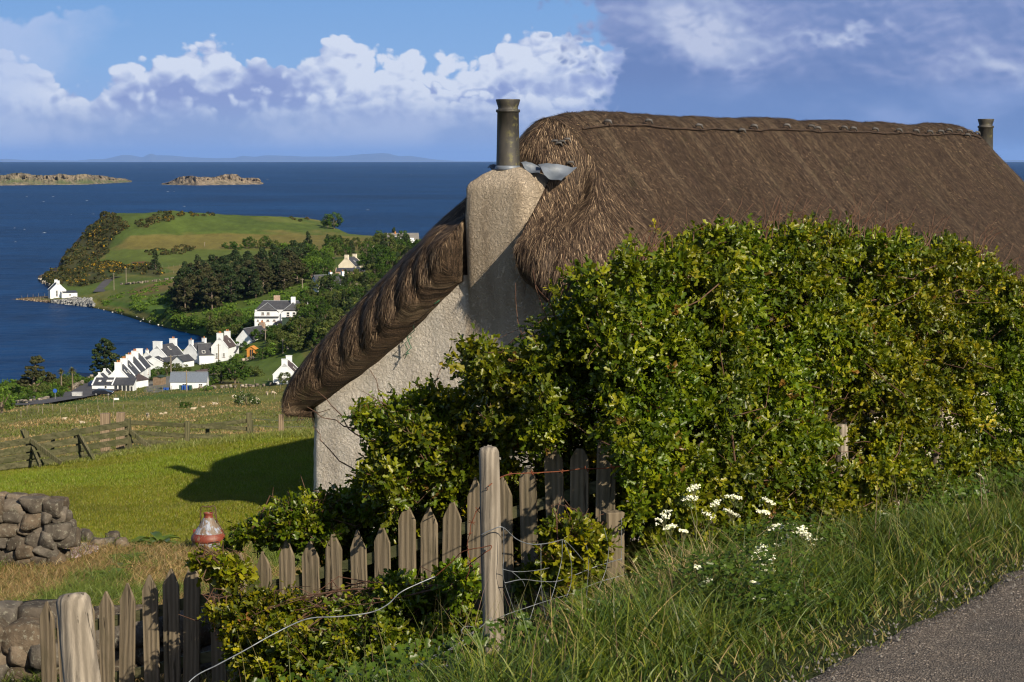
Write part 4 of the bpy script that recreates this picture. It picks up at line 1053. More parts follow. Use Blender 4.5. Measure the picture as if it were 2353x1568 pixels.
# ---- post and rail fence beyond the lawn
rf = empty('rail_fence', gfar(300, 1060) * 0 + W(300, 1040, 35.2)); tag(rf, 'mossy post and rail fence with slanting props beyond the lawn', 'fence')
YB = 35.4
def ybk(px): return float(np.interp(px, [-200, 0, 290, 430, 570, 650], [33.0, 34.0, 35.4, 36.4, 37.4, 38]))
def bar(a, b, w, th, name, mat, parent, ext=0.0):
    a = np.array(a); b = np.array(b); d_ = (b - a) / np.linalg.norm(b - a); a = a - d_ * ext; b = b + d_ * ext
    n_ = np.cross(d_, [0, 0, 1.0]);
    if np.linalg.norm(n_) < .2: n_ = np.array([0, 1.0, 0]); n_ = n_ - d_ * (n_ @ d_)
    n_ /= np.linalg.norm(n_); u_ = np.cross(n_, d_)
    cor = [(-th / 2, -w / 2), (th / 2, -w / 2), (th / 2, w / 2), (-th / 2, w / 2)]; mid = (a + b) / 2
    mb = MB().add([a + n_ * p_ + u_ * q_ for p_, q_ in cor] + [b + n_ * p_ + u_ * q_ for p_, q_ in cor], [(3, 2, 1, 0), (4, 5, 6, 7), (0, 1, 5, 4), (1, 2, 6, 5), (2, 3, 7, 6), (3, 0, 4, 7)])
    return own(mb, name, mat, parent, mid, bevel=.006)
for x0, y0, x1, y1, w in [(53, 987, 84, 1068, .085), (172, 985, 192, 1060, .085), (293, 963, 297, 1044, .10), (430, 969, 430, 1030, .085), (572, 949, 574, 1006, .09), (62, 992, 66, 1068, .06), (123, 994, 118, 1066, .06), (477, 986, 476, 1020, .07), (579, 965, 579, 1004, .05), (-60, 995, -50, 1080, .085)]:
    far = .25 if w < .08 else 0; bar(W(x1, y1, ybk(x1) + far), W(x0, y0, ybk(x0) + far), w, w, 'post', MRAIL, rf)
for ya, yb in ((1024, 974), (1042, 994), (1059, 1014), (1074, 1040)):
    for x0, x1 in ((-60, 175), (168, 294)):
        q0 = ya + (yb - ya) * x0 / 290; q1 = ya + (yb - ya) * x1 / 290; bar(W(x0, q0, ybk(x0) - .07), W(x1, q1, ybk(x1) - .07), .105, .03, 'rail', MRAILH, rf)
for pts in ([(299, 971), (430, 978), (572, 986)], [(299, 994), (430, 1002), (548, 1006)], [(299, 1014), (430, 1021), (500, 1022)], [(305, 1036), (352, 1038)], [(478, 978), (570, 967)]):
    for k in range(len(pts) - 1): (x0, y0), (x1, y1) = pts[k], pts[k + 1]; bar(W(x0, y0, ybk(x0) + .06), W(x1, y1, ybk(x1) + .06), .075, .03, 'rail', MRAILH, rf, .02)
for x0, y0, x1, y1 in [(70, 1012, 140, 1064), (182, 1000, 216, 1060), (300, 992, 362, 1042), (74, 1028, 92, 1070)]: bar(W(x0, y0, ybk(x0) - .1), W(x1, y1, ybk(x1) - .7), .075, .05, 'prop', MRAIL, rf)
for x, t, b, w, lab in ((242, 950, 1040, .16, 'stout sawn tan gatepost with a rusty stain behind the rail fence'), (277, 948, 1032, .145, 'stout pale gatepost standing just beside the tallest fence rail post')):
    a = W(x, b, 36.6); e = empty('gatepost', a); tag(e, lab, 'gatepost'); tp = W(x, t, 36.6); bar(a, tp, w, w, 'shaft', MGPOST, e)
for x, t, b, lab in ((646, 953, 1006, 'slim bare fence post on the lawn edge nearest the cottage'),):
    a = W(x, b, 36.2); e = empty('fence_post', a); tag(e, lab, 'post'); bar(a, W(x, t, 36.2), .09, .08, 'shaft', MGPOST, e)
for k, (y0, y1) in enumerate(((962, 965), (978, 980), (990, 1004))):
    a = W(582, y0, 37.2); b = W(700, y1, 36); m_ = (a + b) / 2 - np.array([0, 0, .03]); o = MB().tube([a - a, m_ - a, b - a], .003, 4).build('fence_wire', MWIRE); o.location = Vector(a)
    tag(o, ['topmost', 'middle', 'lowest'][k] + ' thin fence wire running from the rail fence to the cottage corner', 'wire')

# ---- stones
ICO = None
def stone_mesh(mb_v, mb_f, c_, size, rz, seed):
    global ICO
    if ICO is None:
        import bmesh
        bm = bmesh.new(); bmesh.ops.create_cube(bm, size=2); bmesh.ops.subdivide_edges(bm, edges=bm.edges, cuts=5, use_grid_fill=True)
        bm.verts.ensure_lookup_table(); ICO = (np.array([v.co[:] for v in bm.verts]), [tuple(v.index for v in f.verts) for f in bm.faces]); bm.free()
    v = ICO[0].copy(); ln = np.linalg.norm(v, axis=1)[:, None]; v = v * .66 + v / ln * .38
    v *= 1 + (.20 * vnoise(v, 1.1, seed, 2) + .05 * vnoise(v, 4, seed + 5, 2))[:, None]
    # knock a few facets off
    rg = np.random.default_rng(seed)
    for _ in range(7):
        n_ = rg.normal(size=3); n_ /= np.linalg.norm(n_); d_ = v @ n_; h = .74 + rg.random() * .25; ex = np.maximum(d_ - h, 0); v -= ex[:, None] * n_ * .85
    v = v * np.array(size) / 2 * .98; cr, sr = math.cos(rz), math.sin(rz); v = np.stack([v[:, 0] * cr - v[:, 1] * sr, v[:, 0] * sr + v[:, 1] * cr, v[:, 2]], -1) + c_
    b = len(mb_v); mb_v += v.tolist(); mb_f += [tuple(b + i for i in f) for f in ICO[1]]
def m_stone(name, c1, c2, lichen):
    m, q, p, o = newmat(name)
    co = q.node('ShaderNodeTexCoord').outputs['Object']; a = q.node('ShaderNodeAttribute', attribute_name='Col').outputs['Color']
    n = q.noise(co, 6, 6, .65); n2 = q.noise(co, 28, 5, .7)
    cc = q.mix(q.sstep(n, .35, .65), c1, c2); cc = q.mix(1.0, cc, a, 'MULTIPLY')
    cc = q.mix(q.m('MULTIPLY', q.sstep(n2, .54, .64), .55), cc, lichen)
    q.l.new(cc, p.inputs['Base Color']); p.inputs['Roughness'].default_value = .95; p.inputs['Specular IOR Level'].default_value = .15
    q.l.new(q.bump(q.m('ADD', n, q.m('MULTIPLY', n2, .5)), .9, .02), p.inputs['Normal']); return m
MST = m_stone('field_stone', (.046, .043, .038), (.090, .084, .074), (.21, .205, .17))
def stones_obj(name, lst, mat, label, cat, group=None, kind=None):
    v, f, c_ = [], [], []
    for (cc, size, rz, seed) in lst:
        n0 = len(v); stone_mesh(v, f, np.array(cc), size, rz, seed); k = .72 + .6 * ((seed * 7919) % 97) / 97; w = ((seed * 31) % 13) / 13
        c_ += [[k * (1.05 + .25 * w), k * (1 + .05 * w), k * (1 - .15 * w)]] * (len(v) - n0)
    org = np.array(lst[0][0]); o = npmesh(name, np.array(v), np.array(f), mat, smooth=True, col=c_, origin=org); return tag(o, label, cat, group, kind)
def stone_wall(x0, x1, Y, top, base, sz, seed, xend=None):
    """stones stacked in rough courses between the base line and the top line, both given along px"""
    lst = []; rg = random.Random(seed); m_per = Y / 4575.
    y = 0.0; k = 0; zb = lambda px: W(px, float(np.interp(px, *zip(*base))), Y)[2]; zt = lambda px: W(px, float(np.interp(px, *zip(*top))), Y)[2]
    course = 0; h = 0
    zmin = min(zb(x0), zb(x1)) - .15; zmax = max(zt(a) for a, b in top)
    z = zmin
    while z < zmax + .05:
        hh = sz * rg.uniform(.55, .85); X = x0 - rg.uniform(0, 40)
        while X < x1:
            w = sz * rg.uniform(.7, 1.5); pxw = w / m_per; cx = X + pxw / 2
            if cx < x1 + pxw * .1 and z + hh * .85 < zt(cx) + .02 and z > zb(cx) - .25:
                for row in (0, 1):
                    lst.append(((((cx - 1176.5) * m_per), Y + rg.uniform(-.05, .05) + row * sz * .9, z + hh / 2 + rg.uniform(-.03, .03)), (w * 1.16, sz * 1.25, hh * 1.30), rg.uniform(-.25, .25), rg.randrange(1, 9999)))
            X += pxw * .93
        z += hh * .86
    return lst
l1 = stone_wall(-170, 138, 20.0, [(-170, 1150), (0, 1146), (30, 1140), (62, 1136), (80, 1146), (105, 1150), (128, 1166), (150, 1205)], [(-170, 1330), (0, 1325), (100, 1308), (160, 1296)], .185, 5)
stones_obj('dry_stone_wall', l1, MST, 'end of a rough dry stone wall beside the lawn, lichened boulders', 'wall')
l2 = stone_wall(-160, 470, 13.9, [(-160, 1410), (40, 1412), (62, 1424), (100, 1428), (125, 1408), (200, 1418), (230, 1404), (250, 1430), (470, 1436)], [(-160, 1640), (470, 1620)], .26, 8)
stones_obj('dry_stone_wall', l2, MST, 'low dry stone wall of big boulders directly behind the pickets', 'wall')
for i, (x, y, w, h) in enumerate([(158, 1246, .16, .15), (171, 1238, .17, .17), (187, 1240, .17, .16), (203, 1243, .16, .16), (222, 1250, .20, .10), (243, 1250, .18, .10), (262, 1246, .17, .16), (282, 1252, .18, .11)]):
    p = gnear(x, y + 6, 12); lab = ['reddish brown edging stone beside the wall', 'tall upright edging stone second from the wall', 'rounded edging stone third from the wall', 'square brown edging stone fourth from the wall', 'low flat edging stone in the middle of the row', 'low dark edging stone at the grassy gap', 'leaning edging stone near the outer end of the row', 'outermost small edging stone sunk in the grass'][i]
    stones_obj('edging_stone', [((p[0], p[1], p[2] + h * .3), (w * .92, w, h * 1.25), random.uniform(-.5, .5), 60 + i)], MST, lab, 'stone', 'edging stones of the gravel bed')
v, f, c_ = [], [], []
for i in range(1500):
    px, py = random.uniform(148, 225), random.uniform(1240, 1288)
    if py > 1290 - (px - 148) * .35 + 8: continue
    p = gnear(px, py, 12); s_ = random.uniform(.008, .02); b = len(v); a0 = random.random() * 6
    v += [(p[0] + s_ * math.cos(a0 + k * 1.257) * random.uniform(.7, 1.3), p[1] + s_ * math.sin(a0 + k * 1.257), p[2] + .02) for k in range(5)] + [(p[0], p[1], p[2] + .02 + s_ * .6)]
    f += [(b + k, b + (k + 1) % 5, b + 5) for k in range(5)]; c_ += [random.choice([(.22, .16, .19), (.30, .24, .27), (.16, .11, .13), (.35, .30, .30)])] * 6
o = npmesh('gravel', v, np.array(f), attrmat('slate_chips', .8), col=c_); tag(o, 'purple grey slate chippings at the foot of the stone wall', 'gravel', kind='stuff')

# ---- the old milk churn lid-shaped can
def m_can(name, paint, amount):
    m, q, p, o = newmat(name)
    co = q.node('ShaderNodeTexCoord').outputs['Object']; n = q.noise(q.scl(co, (1, 1, .3)), 16, 6, .7, .4); n2 = q.noise(co, 40, 4, .6)
    cc = q.mix(q.sstep(n, .52 - amount, .60 - amount), (.13, .10, .075), paint); cc = q.mix(q.m('MULTIPLY', q.sstep(n2, .55, .65), .5), cc, (.20, .075, .035))
    q.l.new(cc, p.inputs['Base Color']); p.inputs['Roughness'].default_value = .55; q.l.new(q.bump(n, .5, .006), p.inputs['Normal']); return m
cp = W(480, 1266, 21.3); cp[2] = znear(cp[0], cp[1])[0] + .0
can = empty('milk_can', cp); tag(can, 'rusty old metal can with pale blue shoulder, red band and wire handle', 'can')
MBLUE = m_can('flaked_blue_paint', (.22, .25, .32), .03); MRED = m_can('flaked_red_paint', (.13, .022, .010), .12)
def flute(rows, n=40, am=0.0):
    v = []
    for r, z in rows:
        for k in range(n): a = 2 * math.pi * k / n; rr = r * (1 + am * math.cos(a * 20)); v.append((rr * math.cos(a), rr * math.sin(a), z))
    return v, gridfaces(len(rows), n, True)
for nm, rows, mt, am in (('body', [(.178, -.05), (.178, .0), (.180, .04), (.179, .10), (.180, .115)], MBLUE, .008), ('band', [(.181, .112), (.188, .118), (.190, .135), (.188, .155), (.182, .172), (.160, .202)], MRED, 0),
                         ('shoulder', [(.160, .202), (.135, .235), (.112, .265), (.088, .305), (.066, .345), (.052, .368)], MBLUE, .022), ('neck', [(.052, .366), (.046, .380), (.045, .400), (.050, .412), (.051, .420), (.042, .422), (.040, .395)], MRED, 0)):
    v, f = flute(rows, 80 if am else 40, am); npmesh(nm, v, f, mt, can, smooth=True)
MHAN = simple('dark_iron', (.05, .035, .03), (.09, .045, .03), scale=20, rough=.7)
MB().tube([(-.085, 0, .30), (-.084, 0, .40), (-.078, 0, .475), (-.06, 0, .492), (-.02, 0, .482), (.02, 0, .484), (.055, 0, .498), (.074, 0, .482), (.084, 0, .40), (.088, 0, .31)], .006, 8).build('handle', MHAN, can, smooth=True)
for s_ in (-1, 1): MB().box((s_ * .145, -.02, .215), (.035, .03, .05)).build('lug', MRED, can, bevel=.005)

# ================================================================ leaves, hedge, grass
LEAF = np.array([(0, 0, 0), (0, .5, -.05), (0, 1, 0), (.36, .28, .10), (.20, .50, .06), (.38, .76, .12), (-.36, .28, .10), (-.20, .50, .06), (-.38, .76, .12)])
LEAFF = np.array([(0, 3, 4, 1), (1, 4, 5, 2), (0, 1, 7, 6), (1, 2, 8, 7)])
def leaf_arrays(P, N, size, rg, spread=.9):
    n = len(P); d_ = rg.normal(size=(n, 3)); N = N + spread * rg.normal(size=(n, 3)) * .6; N /= np.linalg.norm(N, axis=1)[:, None]
    T = d_ - N * (d_ * N).sum(1)[:, None]; T /= np.linalg.norm(T, axis=1)[:, None]; B = np.cross(N, T)
    s_ = size * rg.uniform(.6, 1.25, n)
    V_ = P[:, None] + s_[:, None, None] * (LEAF[None, :, 0:1] * B[:, None] * .95 + LEAF[None, :, 1:2] * T[:, None] + LEAF[None, :, 2:3] * N[:, None])
    F_ = (LEAFF[None] + (np.arange(n) * 9)[:, None, None]).reshape(-1, 4)
    return V_.reshape(-1, 3), F_
MLEAF = attrmat('hawthorn_leaf', .40, transl=.34, spec=.40)
MTWIG = simple('hawthorn_twig', (.060, .026, .015), (.11, .065, .045), scale=14, rough=.85)
def leafcol(n, rg, P, mix=(.55, .28, .12, .05), k=1.0):
    base = np.array([(.060, .087, .003), (.132, .146, .004), (.165, .165, .008), (.14, .075, .016)])
    c_ = base[rg.choice(4, n, p=mix)] * rg.uniform(.75, 1.3, (n, 1)); return c_ * k
def hedge(name, label, polys, nclump, per, Yf, depth, size, seed, mix=(.52, .37, .10, .01), twigs=120, shoots=None, rad=(.07, .19), cat='hedge', hole=-.02):
    """foliage as sprigs: every clump throws out short shoots, each with a rosette of lobed leaves"""
    rg = np.random.default_rng(seed); poly = polys
    xs_ = [p[0] for p in poly]; ys_ = [p[1] for p in poly]; cs = []
    m_ = 6000; cx = rg.uniform(min(xs_), max(xs_), 60 * nclump); cy = rg.uniform(min(ys_), max(ys_), 60 * nclump)
    ok = inpoly(cx, cy, poly); cx, cy = cx[ok], cy[ok]; pd = polydist(cx, cy, poly)
    dn = vnoise(np.stack([cx, cy * 1.3, cx * 0 + seed], -1), 1 / 62., 3, 2); dn2 = vnoise(np.stack([cx, cy * 1.1, cx * 0 + seed], -1), 1 / 26., 4, 2)
    for x, y, p_, d1, d2 in zip(cx, cy, pd, dn, dn2):
        if len(cs) >= nclump: break
        r = rg.uniform(*rad); Y0 = Yf(x, y)
        if p_ < r * 2600 / Y0 and (rg.random() < .85 or p_ < r * 900 / Y0): continue
        if d1 + .6 * d2 < hole and rg.random() < .9: continue
        ins = min(p_ / 70., 1.0); d_ = rg.random() ** 1.5 * depth * (.35 + .65 * ins) - d1 * .42 - d2 * .14
        cs.append(np.append(W(x, y, Y0 + d_), r))
    if depth > 1:                                   # dense heart of the hedge
        for x, y, p_ in list(zip(cx[::-1], cy[::-1], pd[::-1]))[:int(nclump * .42)]:
            if p_ > 22: cs.append(np.append(W(x, y, Yf(x, y) + rg.uniform(.75, depth)), rg.uniform(.13, .22)))
    cs = np.array(cs); nclump = len(cs); NS = max(3, per // 8)
    idx = np.repeat(np.arange(nclump), NS); ns = len(idx)
    sdir = rg.normal(size=(ns, 3)) * [1, 1, .9] + [0, -.25, .35]; sdir /= np.linalg.norm(sdir, axis=1)[:, None]
    tip = cs[idx, :3] + sdir * (cs[idx, 3] * rg.uniform(.55, 1.15, ns))[:, None]
    li = np.repeat(np.arange(ns), 8); n = len(li); back = rg.random(n) ** .8
    P = tip[li] - sdir[li] * (back * .085)[:, None] + rg.normal(size=(n, 3)) * .008
    rad_ = rg.normal(size=(n, 3)); T = sdir[li] * .55 + rad_ * .55; T /= np.linalg.norm(T, axis=1)[:, None]
    N = np.array([[.12, -.18, .50]]) + sdir[li] * .4 + rg.normal(size=(n, 3)) * .55; N = N - T * (N * T).sum(1)[:, None]; N /= np.linalg.norm(N, axis=1)[:, None]
    B = np.cross(T, N); s_ = size * rg.uniform(.55, 1.2, n)
    V_ = (P[:, None] + s_[:, None, None] * (LEAF[None, :, 0:1] * B[:, None] * .82 + LEAF[None, :, 1:2] * T[:, None] * 1.12 + LEAF[None, :, 2:3] * N[:, None])).reshape(-1, 3)
    F_ = (LEAFF[None] + (np.arange(n) * 9)[:, None, None]).reshape(-1, 4)
    top = np.clip((cs[:, 2] - cs[:, 2].min()) / (np.ptp(cs[:, 2]) + 1e-6), 0, 1)[idx]
    sc_ = leafcol(ns, rg, tip, mix); yel = (rg.random(ns) < .30 * top)[:, None]; sc_ = np.where(yel, sc_ * [1.35, 1.2, 1.0], sc_); sc_ = sc_ * (1 + .38 * vnoise(tip, 1.8, seed, 2))[:, None]; sc_[:, 0] *= 1 + .35 * vnoise(tip, .9, seed + 3, 2)
    c_ = sc_[li] * rg.uniform(.8, 1.2, (n, 1))
    e = empty(name, (cs[:, 0].mean(), cs[:, 1].mean(), cs[:, 2].min())); tag(e, label, cat); base = np.array(e.location)
    npmesh('foliage', V_ - base, F_, MLEAF, e, col=np.repeat(np.clip(c_, .004, .5), 9, 0))
    mb = MB()
    for i in range(twigs):
        a = cs[rg.integers(nclump), :3]; b = cs[rg.integers(nclump), :3]
        if np.linalg.norm(a - b) > 1.1: b = a + (b - a) / np.linalg.norm(b - a) * rg.uniform(.4, 1.0)
        b = b + np.array([0, 0, .12]); m_ = (a + b) / 2 + rg.normal(size=3) * .07; r0 = rg.uniform(.002, .006)
        mb.tube([a - base, (a + m_) / 2 - base + rg.normal(size=3) * .02, m_ - base, (m_ + b) / 2 - base + rg.normal(size=3) * .02, b - base], [r0, r0 * .85, r0 * .7, r0 * .5, r0 * .3], 4, False)
    st = rg.choice(ns, min(ns, 2600), replace=False)
    for k in st: a = cs[idx[k], :3] - base; b = tip[k] - base; mb.tube([a, (a + b) / 2 + rg.normal(size=3) * .006, b], [.0026, .002, .0013], 3, False)
    for s_ in (shoots or []):
        pts = [W(*p) - base for p in s_]; fine_ = [pts[0]]
        for k in range(1, len(pts)): fine_ += [(pts[k - 1] + pts[k]) / 2 + rg.normal(size=3) * .012, pts[k]]
        mb.tube(fine_, list(np.linspace(.0048, .0018, len(fine_))), 4, False)
    mb.build('branches', MTWIG, e); return e
def Yfence(px, off=.15):
    k = (px - 1176.5) / 4575; t = (k * 10.3 + .1) / (.589 - .808 * k); return 10.3 + .808 * t + off
def Ybig(px, py):
    base = Yfence(px, -.12) if px > 1430 else float(np.interp(px, [1040, 1300, 1430], [11.62, 11.42, Yfence(1430, -.12)]))
    topy = float(np.interp(px, [1040, 1500, 1700, 2300], [540, 540, 500, 590]))
    return base - .22 * max(0, min(1, (py - 950) / 120)) * (px > 1430) + .45 * max(0, (930 - py)) / (930 - topy + 1e-6) * (1 if py < 930 else 0)
HB = [(1045, 870), (1052, 815), (1098, 770), (1130, 805), (1200, 808), (1238, 775), (1262, 700), (1300, 640), (1340, 622), (1385, 635), (1440, 575), (1530, 560), (1600, 530), (1700, 516), (1800, 522), (1850, 512), (1900, 530), (1980, 515), (2060, 535), (2150, 545), (2245, 560), (2290, 590), (2340, 645), (2400, 680), (2520, 730), (2640, 760), (2760, 800), (2760, 1150),
      (2520, 1185), (2353, 1165), (2200, 1190), (2050, 1215), (1900, 1240), (1800, 1245), (1700, 1285), (1600, 1310), (1560, 1335), (1510, 1365), (1450, 1390), (1432, 1180), (1405, 1010), (1330, 1040), (1270, 1040), (1200, 1060), (1150, 1045), (1105, 1060), (1070, 1010), (1095, 930), (1055, 900)]
SH = []
rs = random.Random(11)
for i in range(110):
    x = rs.uniform(1270, 2350); yt = float(np.interp(x, [a for a, b in HB[6:24]], [b for a, b in HB[6:24]])); Yd = Ybig(x, yt) + .1; dx_ = rs.uniform(-10, 60); h = rs.uniform(15, 75)
    SH.append([(x, yt + 30, Yd), (x + dx_ * .4, yt - h * .35, Yd), (x + dx_, yt - h, Yd)])
SH += [[(1400, 760, 12.4), (1420, 640, 12.5), (1412, 520, 12.6)], [(1270, 800, 12.1), (1245, 700, 12.1), (1225, 620, 12.1)], [(1290, 780, 12.1), (1260, 690, 12.1), (1228, 650, 12.1)], [(1740, 530, 13.2), (1790, 505, 13.2), (1838, 488, 13.2)], [(1210, 830, 12), (1190, 740, 12), (1185, 650, 12)]]
hedge('hawthorn_hedge', 'tall bright green hawthorn hedge rising between the road verge and the thatched roof', HB, 2900, 96, Ybig, 1.5, .0415, 21, twigs=420, shoots=SH)
L2 = [(790, 985), (830, 935), (930, 915), (1000, 895), (1075, 900), (1110, 1040), (1100, 1100), (1080, 1150), (1000, 1168), (930, 1185), (880, 1205), (800, 1215), (755, 1160), (780, 1112), (832, 1090), (862, 1020)]
S2 = [[(870, 1010, 12.4), (790, 980, 12.4), (740, 960, 12.4), (705, 935, 12.4)], [(860, 1020, 12.4), (800, 985, 12.4), (760, 930, 12.4), (730, 900, 12.4)], [(900, 960, 12.4), (870, 900, 12.4), (850, 850, 12.4)], [(840, 1100, 12.4), (780, 1060, 12.4), (735, 1010, 12.4), (720, 980, 12.4)], [(1010, 940, 12.4), (1000, 880, 12.4), (1030, 820, 12.4)]]
hedge('hawthorn_bush', 'sprawling hawthorn bush half covering the lower gable wall behind the pickets', L2, 420, 88, lambda x, y: 11.95 + .15 * (y < 1000), .8, .043, 22, twigs=110, shoots=S2, cat='bush')
L3 = [(600, 1185), (690, 1150), (760, 1115), (800, 1085), (900, 1120), (940, 1185), (845, 1235), (760, 1255), (700, 1262), (650, 1275), (600, 1250), (520, 1275), (500, 1245), (560, 1200)]
hedge('hawthorn_bush', 'low leafy hawthorn growth just over the middle pickets, in front of the wall corner', L3, 190, 80, lambda x, y: 12.35, .5, .043, 23, twigs=70, rad=(.06, .14), shoots=[[(700, 1200, 12.5), (712, 1150, 12.5), (690, 1090, 12.5)], [(640, 1215, 12.5), (632, 1160, 12.5), (628, 1120, 12.5)], [(530, 1250, 12.5), (500, 1200, 12.5), (478, 1160, 12.5)]], cat='bush')
L8 = [(690, 1275), (760, 1235), (880, 1205), (960, 1150), (1100, 1050), (1200, 1020), (1440, 990), (1470, 1360), (1200, 1380), (900, 1420), (690, 1420)]
hedge('hawthorn_hedge', 'shaded hawthorn filling the dark gaps directly behind the higher pickets', L8, 420, 64, lambda x, y: pky(x) + .35, .6, .050, 33, twigs=60, hole=-.6)
L4 = [(505, 1330), (560, 1345), (620, 1372), (700, 1358), (760, 1378), (850, 1350), (900, 1318), (980, 1338), (1060, 1300), (1102, 1306), (1108, 1420), (1078, 1500), (1000, 1600), (520, 1620), (520, 1480), (500, 1400)]
hedge('hawthorn_bush', 'dense hawthorn growth in front of the lower pickets under the sagging wire', L4, 680, 88, lambda x, y: float(np.interp(x, [440, 700, 1100], [11.9, 11.4, 10.9])) - .5 * max(0, (y - 1400) / 200), .75, .040, 24, mix=(.60, .30, .09, .01), twigs=220, rad=(.07, .16), cat='bush')
L6 = [(430, 1255), (470, 1270), (520, 1285), (570, 1310), (560, 1360), (500, 1362), (460, 1330), (435, 1300)]
hedge('hawthorn_spray', 'yellowish hawthorn spray reaching over the tops of the lower pickets', L6, 26, 48, lambda x, y: 11.9, .3, .056, 28, mix=(.25, .35, .35, .05), twigs=26, rad=(.05, .11), shoots=[[(560, 1330, 12), (500, 1290, 12), (450, 1275, 12), (425, 1262, 12)]], cat='spray')
L7 = [(410, 1408), (480, 1398), (540, 1404), (560, 1425), (520, 1430), (440, 1425)]
hedge('hawthorn_spray', 'thin hawthorn twig with a few leaves crossing the shaded pickets', L7, 8, 24, lambda x, y: 11.6, .2, .05, 29, mix=(.4, .35, .2, .05), twigs=10, rad=(.04, .08), shoots=[[(600, 1410, 11.6), (500, 1415, 11.6), (410, 1412, 11.6)]], cat='spray')
L5 = [(1165, 1330), (1240, 1280), (1262, 1200), (1300, 1165), (1370, 1155), (1395, 1200), (1425, 1330), (1400, 1400), (1300, 1390), (1200, 1420)]
hedge('hawthorn_bush', 'hawthorn leaves growing through the torn netting right of the bare post', L5, 90, 56, lambda x, y: 10.95, .35, .050, 25, mix=(.5, .33, .15, .02), twigs=60, rad=(.05, .13), cat='bush')

def blades(n, roots, hgt, wid, lean, rg, cols, segs=3, curl=.6, windx=.15):
    """curved tapering blades; roots (n,3), hgt (n,), lean (n,) sideways reach as a share of the height"""
    a = rg.uniform(0, 2 * math.pi, n); L = np.stack([np.cos(a) + windx, np.sin(a), 0 * a], -1); side = np.stack([-np.sin(a), np.cos(a), 0 * a], -1)
    fa = rg.uniform(0, 2 * math.pi, n); side = np.stack([np.cos(fa), np.sin(fa), 0 * fa], -1)
    rows = []
    for k in range(segs + 1):
        t = k / segs; c_ = roots + np.array([0, 0, 1]) * (hgt * (t - .25 * curl * lean * t * t))[:, None] + L * (hgt * lean * t ** 1.9)[:, None]
        w = (wid * (1 - t) ** .8)[:, None]
        if k < segs: rows += [c_ - side * w, c_ + side * w]
        else: rows += [c_]
    V_ = np.stack(rows, 1); m_ = V_.shape[1]; base = (np.arange(n) * m_)[:, None]; Fq = []
    for k in range(segs - 1): Fq.append(base + np.array([[2 * k, 2 * k + 1, 2 * k + 3, 2 * k + 2]]))
    Ft = base + np.array([[m_ - 3, m_ - 2, m_ - 1]])
    return V_.reshape(-1, 3), ([np.concatenate(Fq)] if Fq else []) + [Ft], np.repeat(cols, m_, 0)
MGRASS = attrmat('grass_blade', .5, transl=.28, spec=.35)
def palette(rg, n, cols, p): return np.array(cols)[rg.choice(len(cols), n, p=p)] * rg.uniform(.75, 1.25, (n, 1))

# roadside verge
rg = np.random.default_rng(51); n = 88000
t = rg.uniform(-7, 11.5, n); d_ = rg.random(n) ** .9 * 2.55 - .10      # d_: metres away from the road edge
x = EDGE0[0] + EDGE_D[0] * t - EDGE_D[1] * d_; y = EDGE0[1] + EDGE_D[1] * t + EDGE_D[0] * d_
kp_ = ~((d_ > 1.85 + .15 * rg.standard_normal(n)) & (t < 1.0)); t, d_, x, y = t[kp_], d_[kp_], x[kp_], y[kp_]; n = len(x)
pn = vnoise(np.stack([x, y, x * 0], -1), 1.3, 9, 3); pn2 = vnoise(np.stack([x, y, x * 0], -1), .6, 19, 2)
hgt = (.06 + (.23 - .09 * sm(t, 1, 6)) * sm(d_, .05, 1.2) * (1 - .45 * sm(d_, 1.4, 2.1))) * (1 + .75 * pn) * rg.uniform(.5, 1.25, n)
hgt = hgt * np.where((x > -.42) & (x < .30) & (y > 8.3) & (y < 10.5), .38, 1.0)
dpost = np.hypot(x - .45, y - 10.3); strawy = sm(dpost, 1.1, .3) * .8
cg = palette(rg, n, [(.036, .066, .004), (.068, .100, .006), (.108, .130, .010), (.15, .145, .026), (.22, .165, .07)], (.38, .34, .20, .06, .02))
cg = np.where((sm(d_, .5, 0) * .45 > rg.random(n))[:, None], palette(rg, n, [(.14, .13, .04), (.20, .15, .07)], (.5, .5)), cg)
cg = np.where((strawy > rg.random(n))[:, None], palette(rg, n, [(.33, .25, .14), (.24, .18, .09), (.12, .13, .03)], (.4, .35, .25)), cg)
cg = cg * (1 + .25 * pn2)[:, None]
V_, F_, C_ = blades(n, np.stack([x, y, znear(x, y) - .02], -1), hgt, .0035 + .0035 * rg.random(n), rg.uniform(.1, 1.1, n) + .2, rg, np.clip(cg, .01, .5), 4)
o = npmesh('verge_grass', V_, F_, MGRASS, col=C_); tag(o, 'long bent green roadside grass between the asphalt and the hedge', 'grass', kind='stuff')
# seeding stalks standing out of the verge
rg = np.random.default_rng(57); n = 900; t = rg.uniform(-4, 11, n); d_ = rg.uniform(.5, 2.2, n); x = EDGE0[0] + EDGE_D[0] * t - EDGE_D[1] * d_; y = EDGE0[1] + EDGE_D[1] * t + EDGE_D[0] * d_; hs = rg.uniform(.28, .52, n); ln = rg.uniform(.1, .5, n)
V_, F_, C_ = blades(n, np.stack([x, y, znear(x, y)], -1), hs, .0018 + 0 * hs, ln, rg, palette(rg, n, [(.20, .17, .07), (.11, .13, .03), (.17, .10, .08)], (.4, .4, .2)), 4)
o = npmesh('seeding_grass', V_, F_, MGRASS, col=C_); tag(o, 'thin seeding grass stalks above the roadside verge', 'grass', kind='stuff')
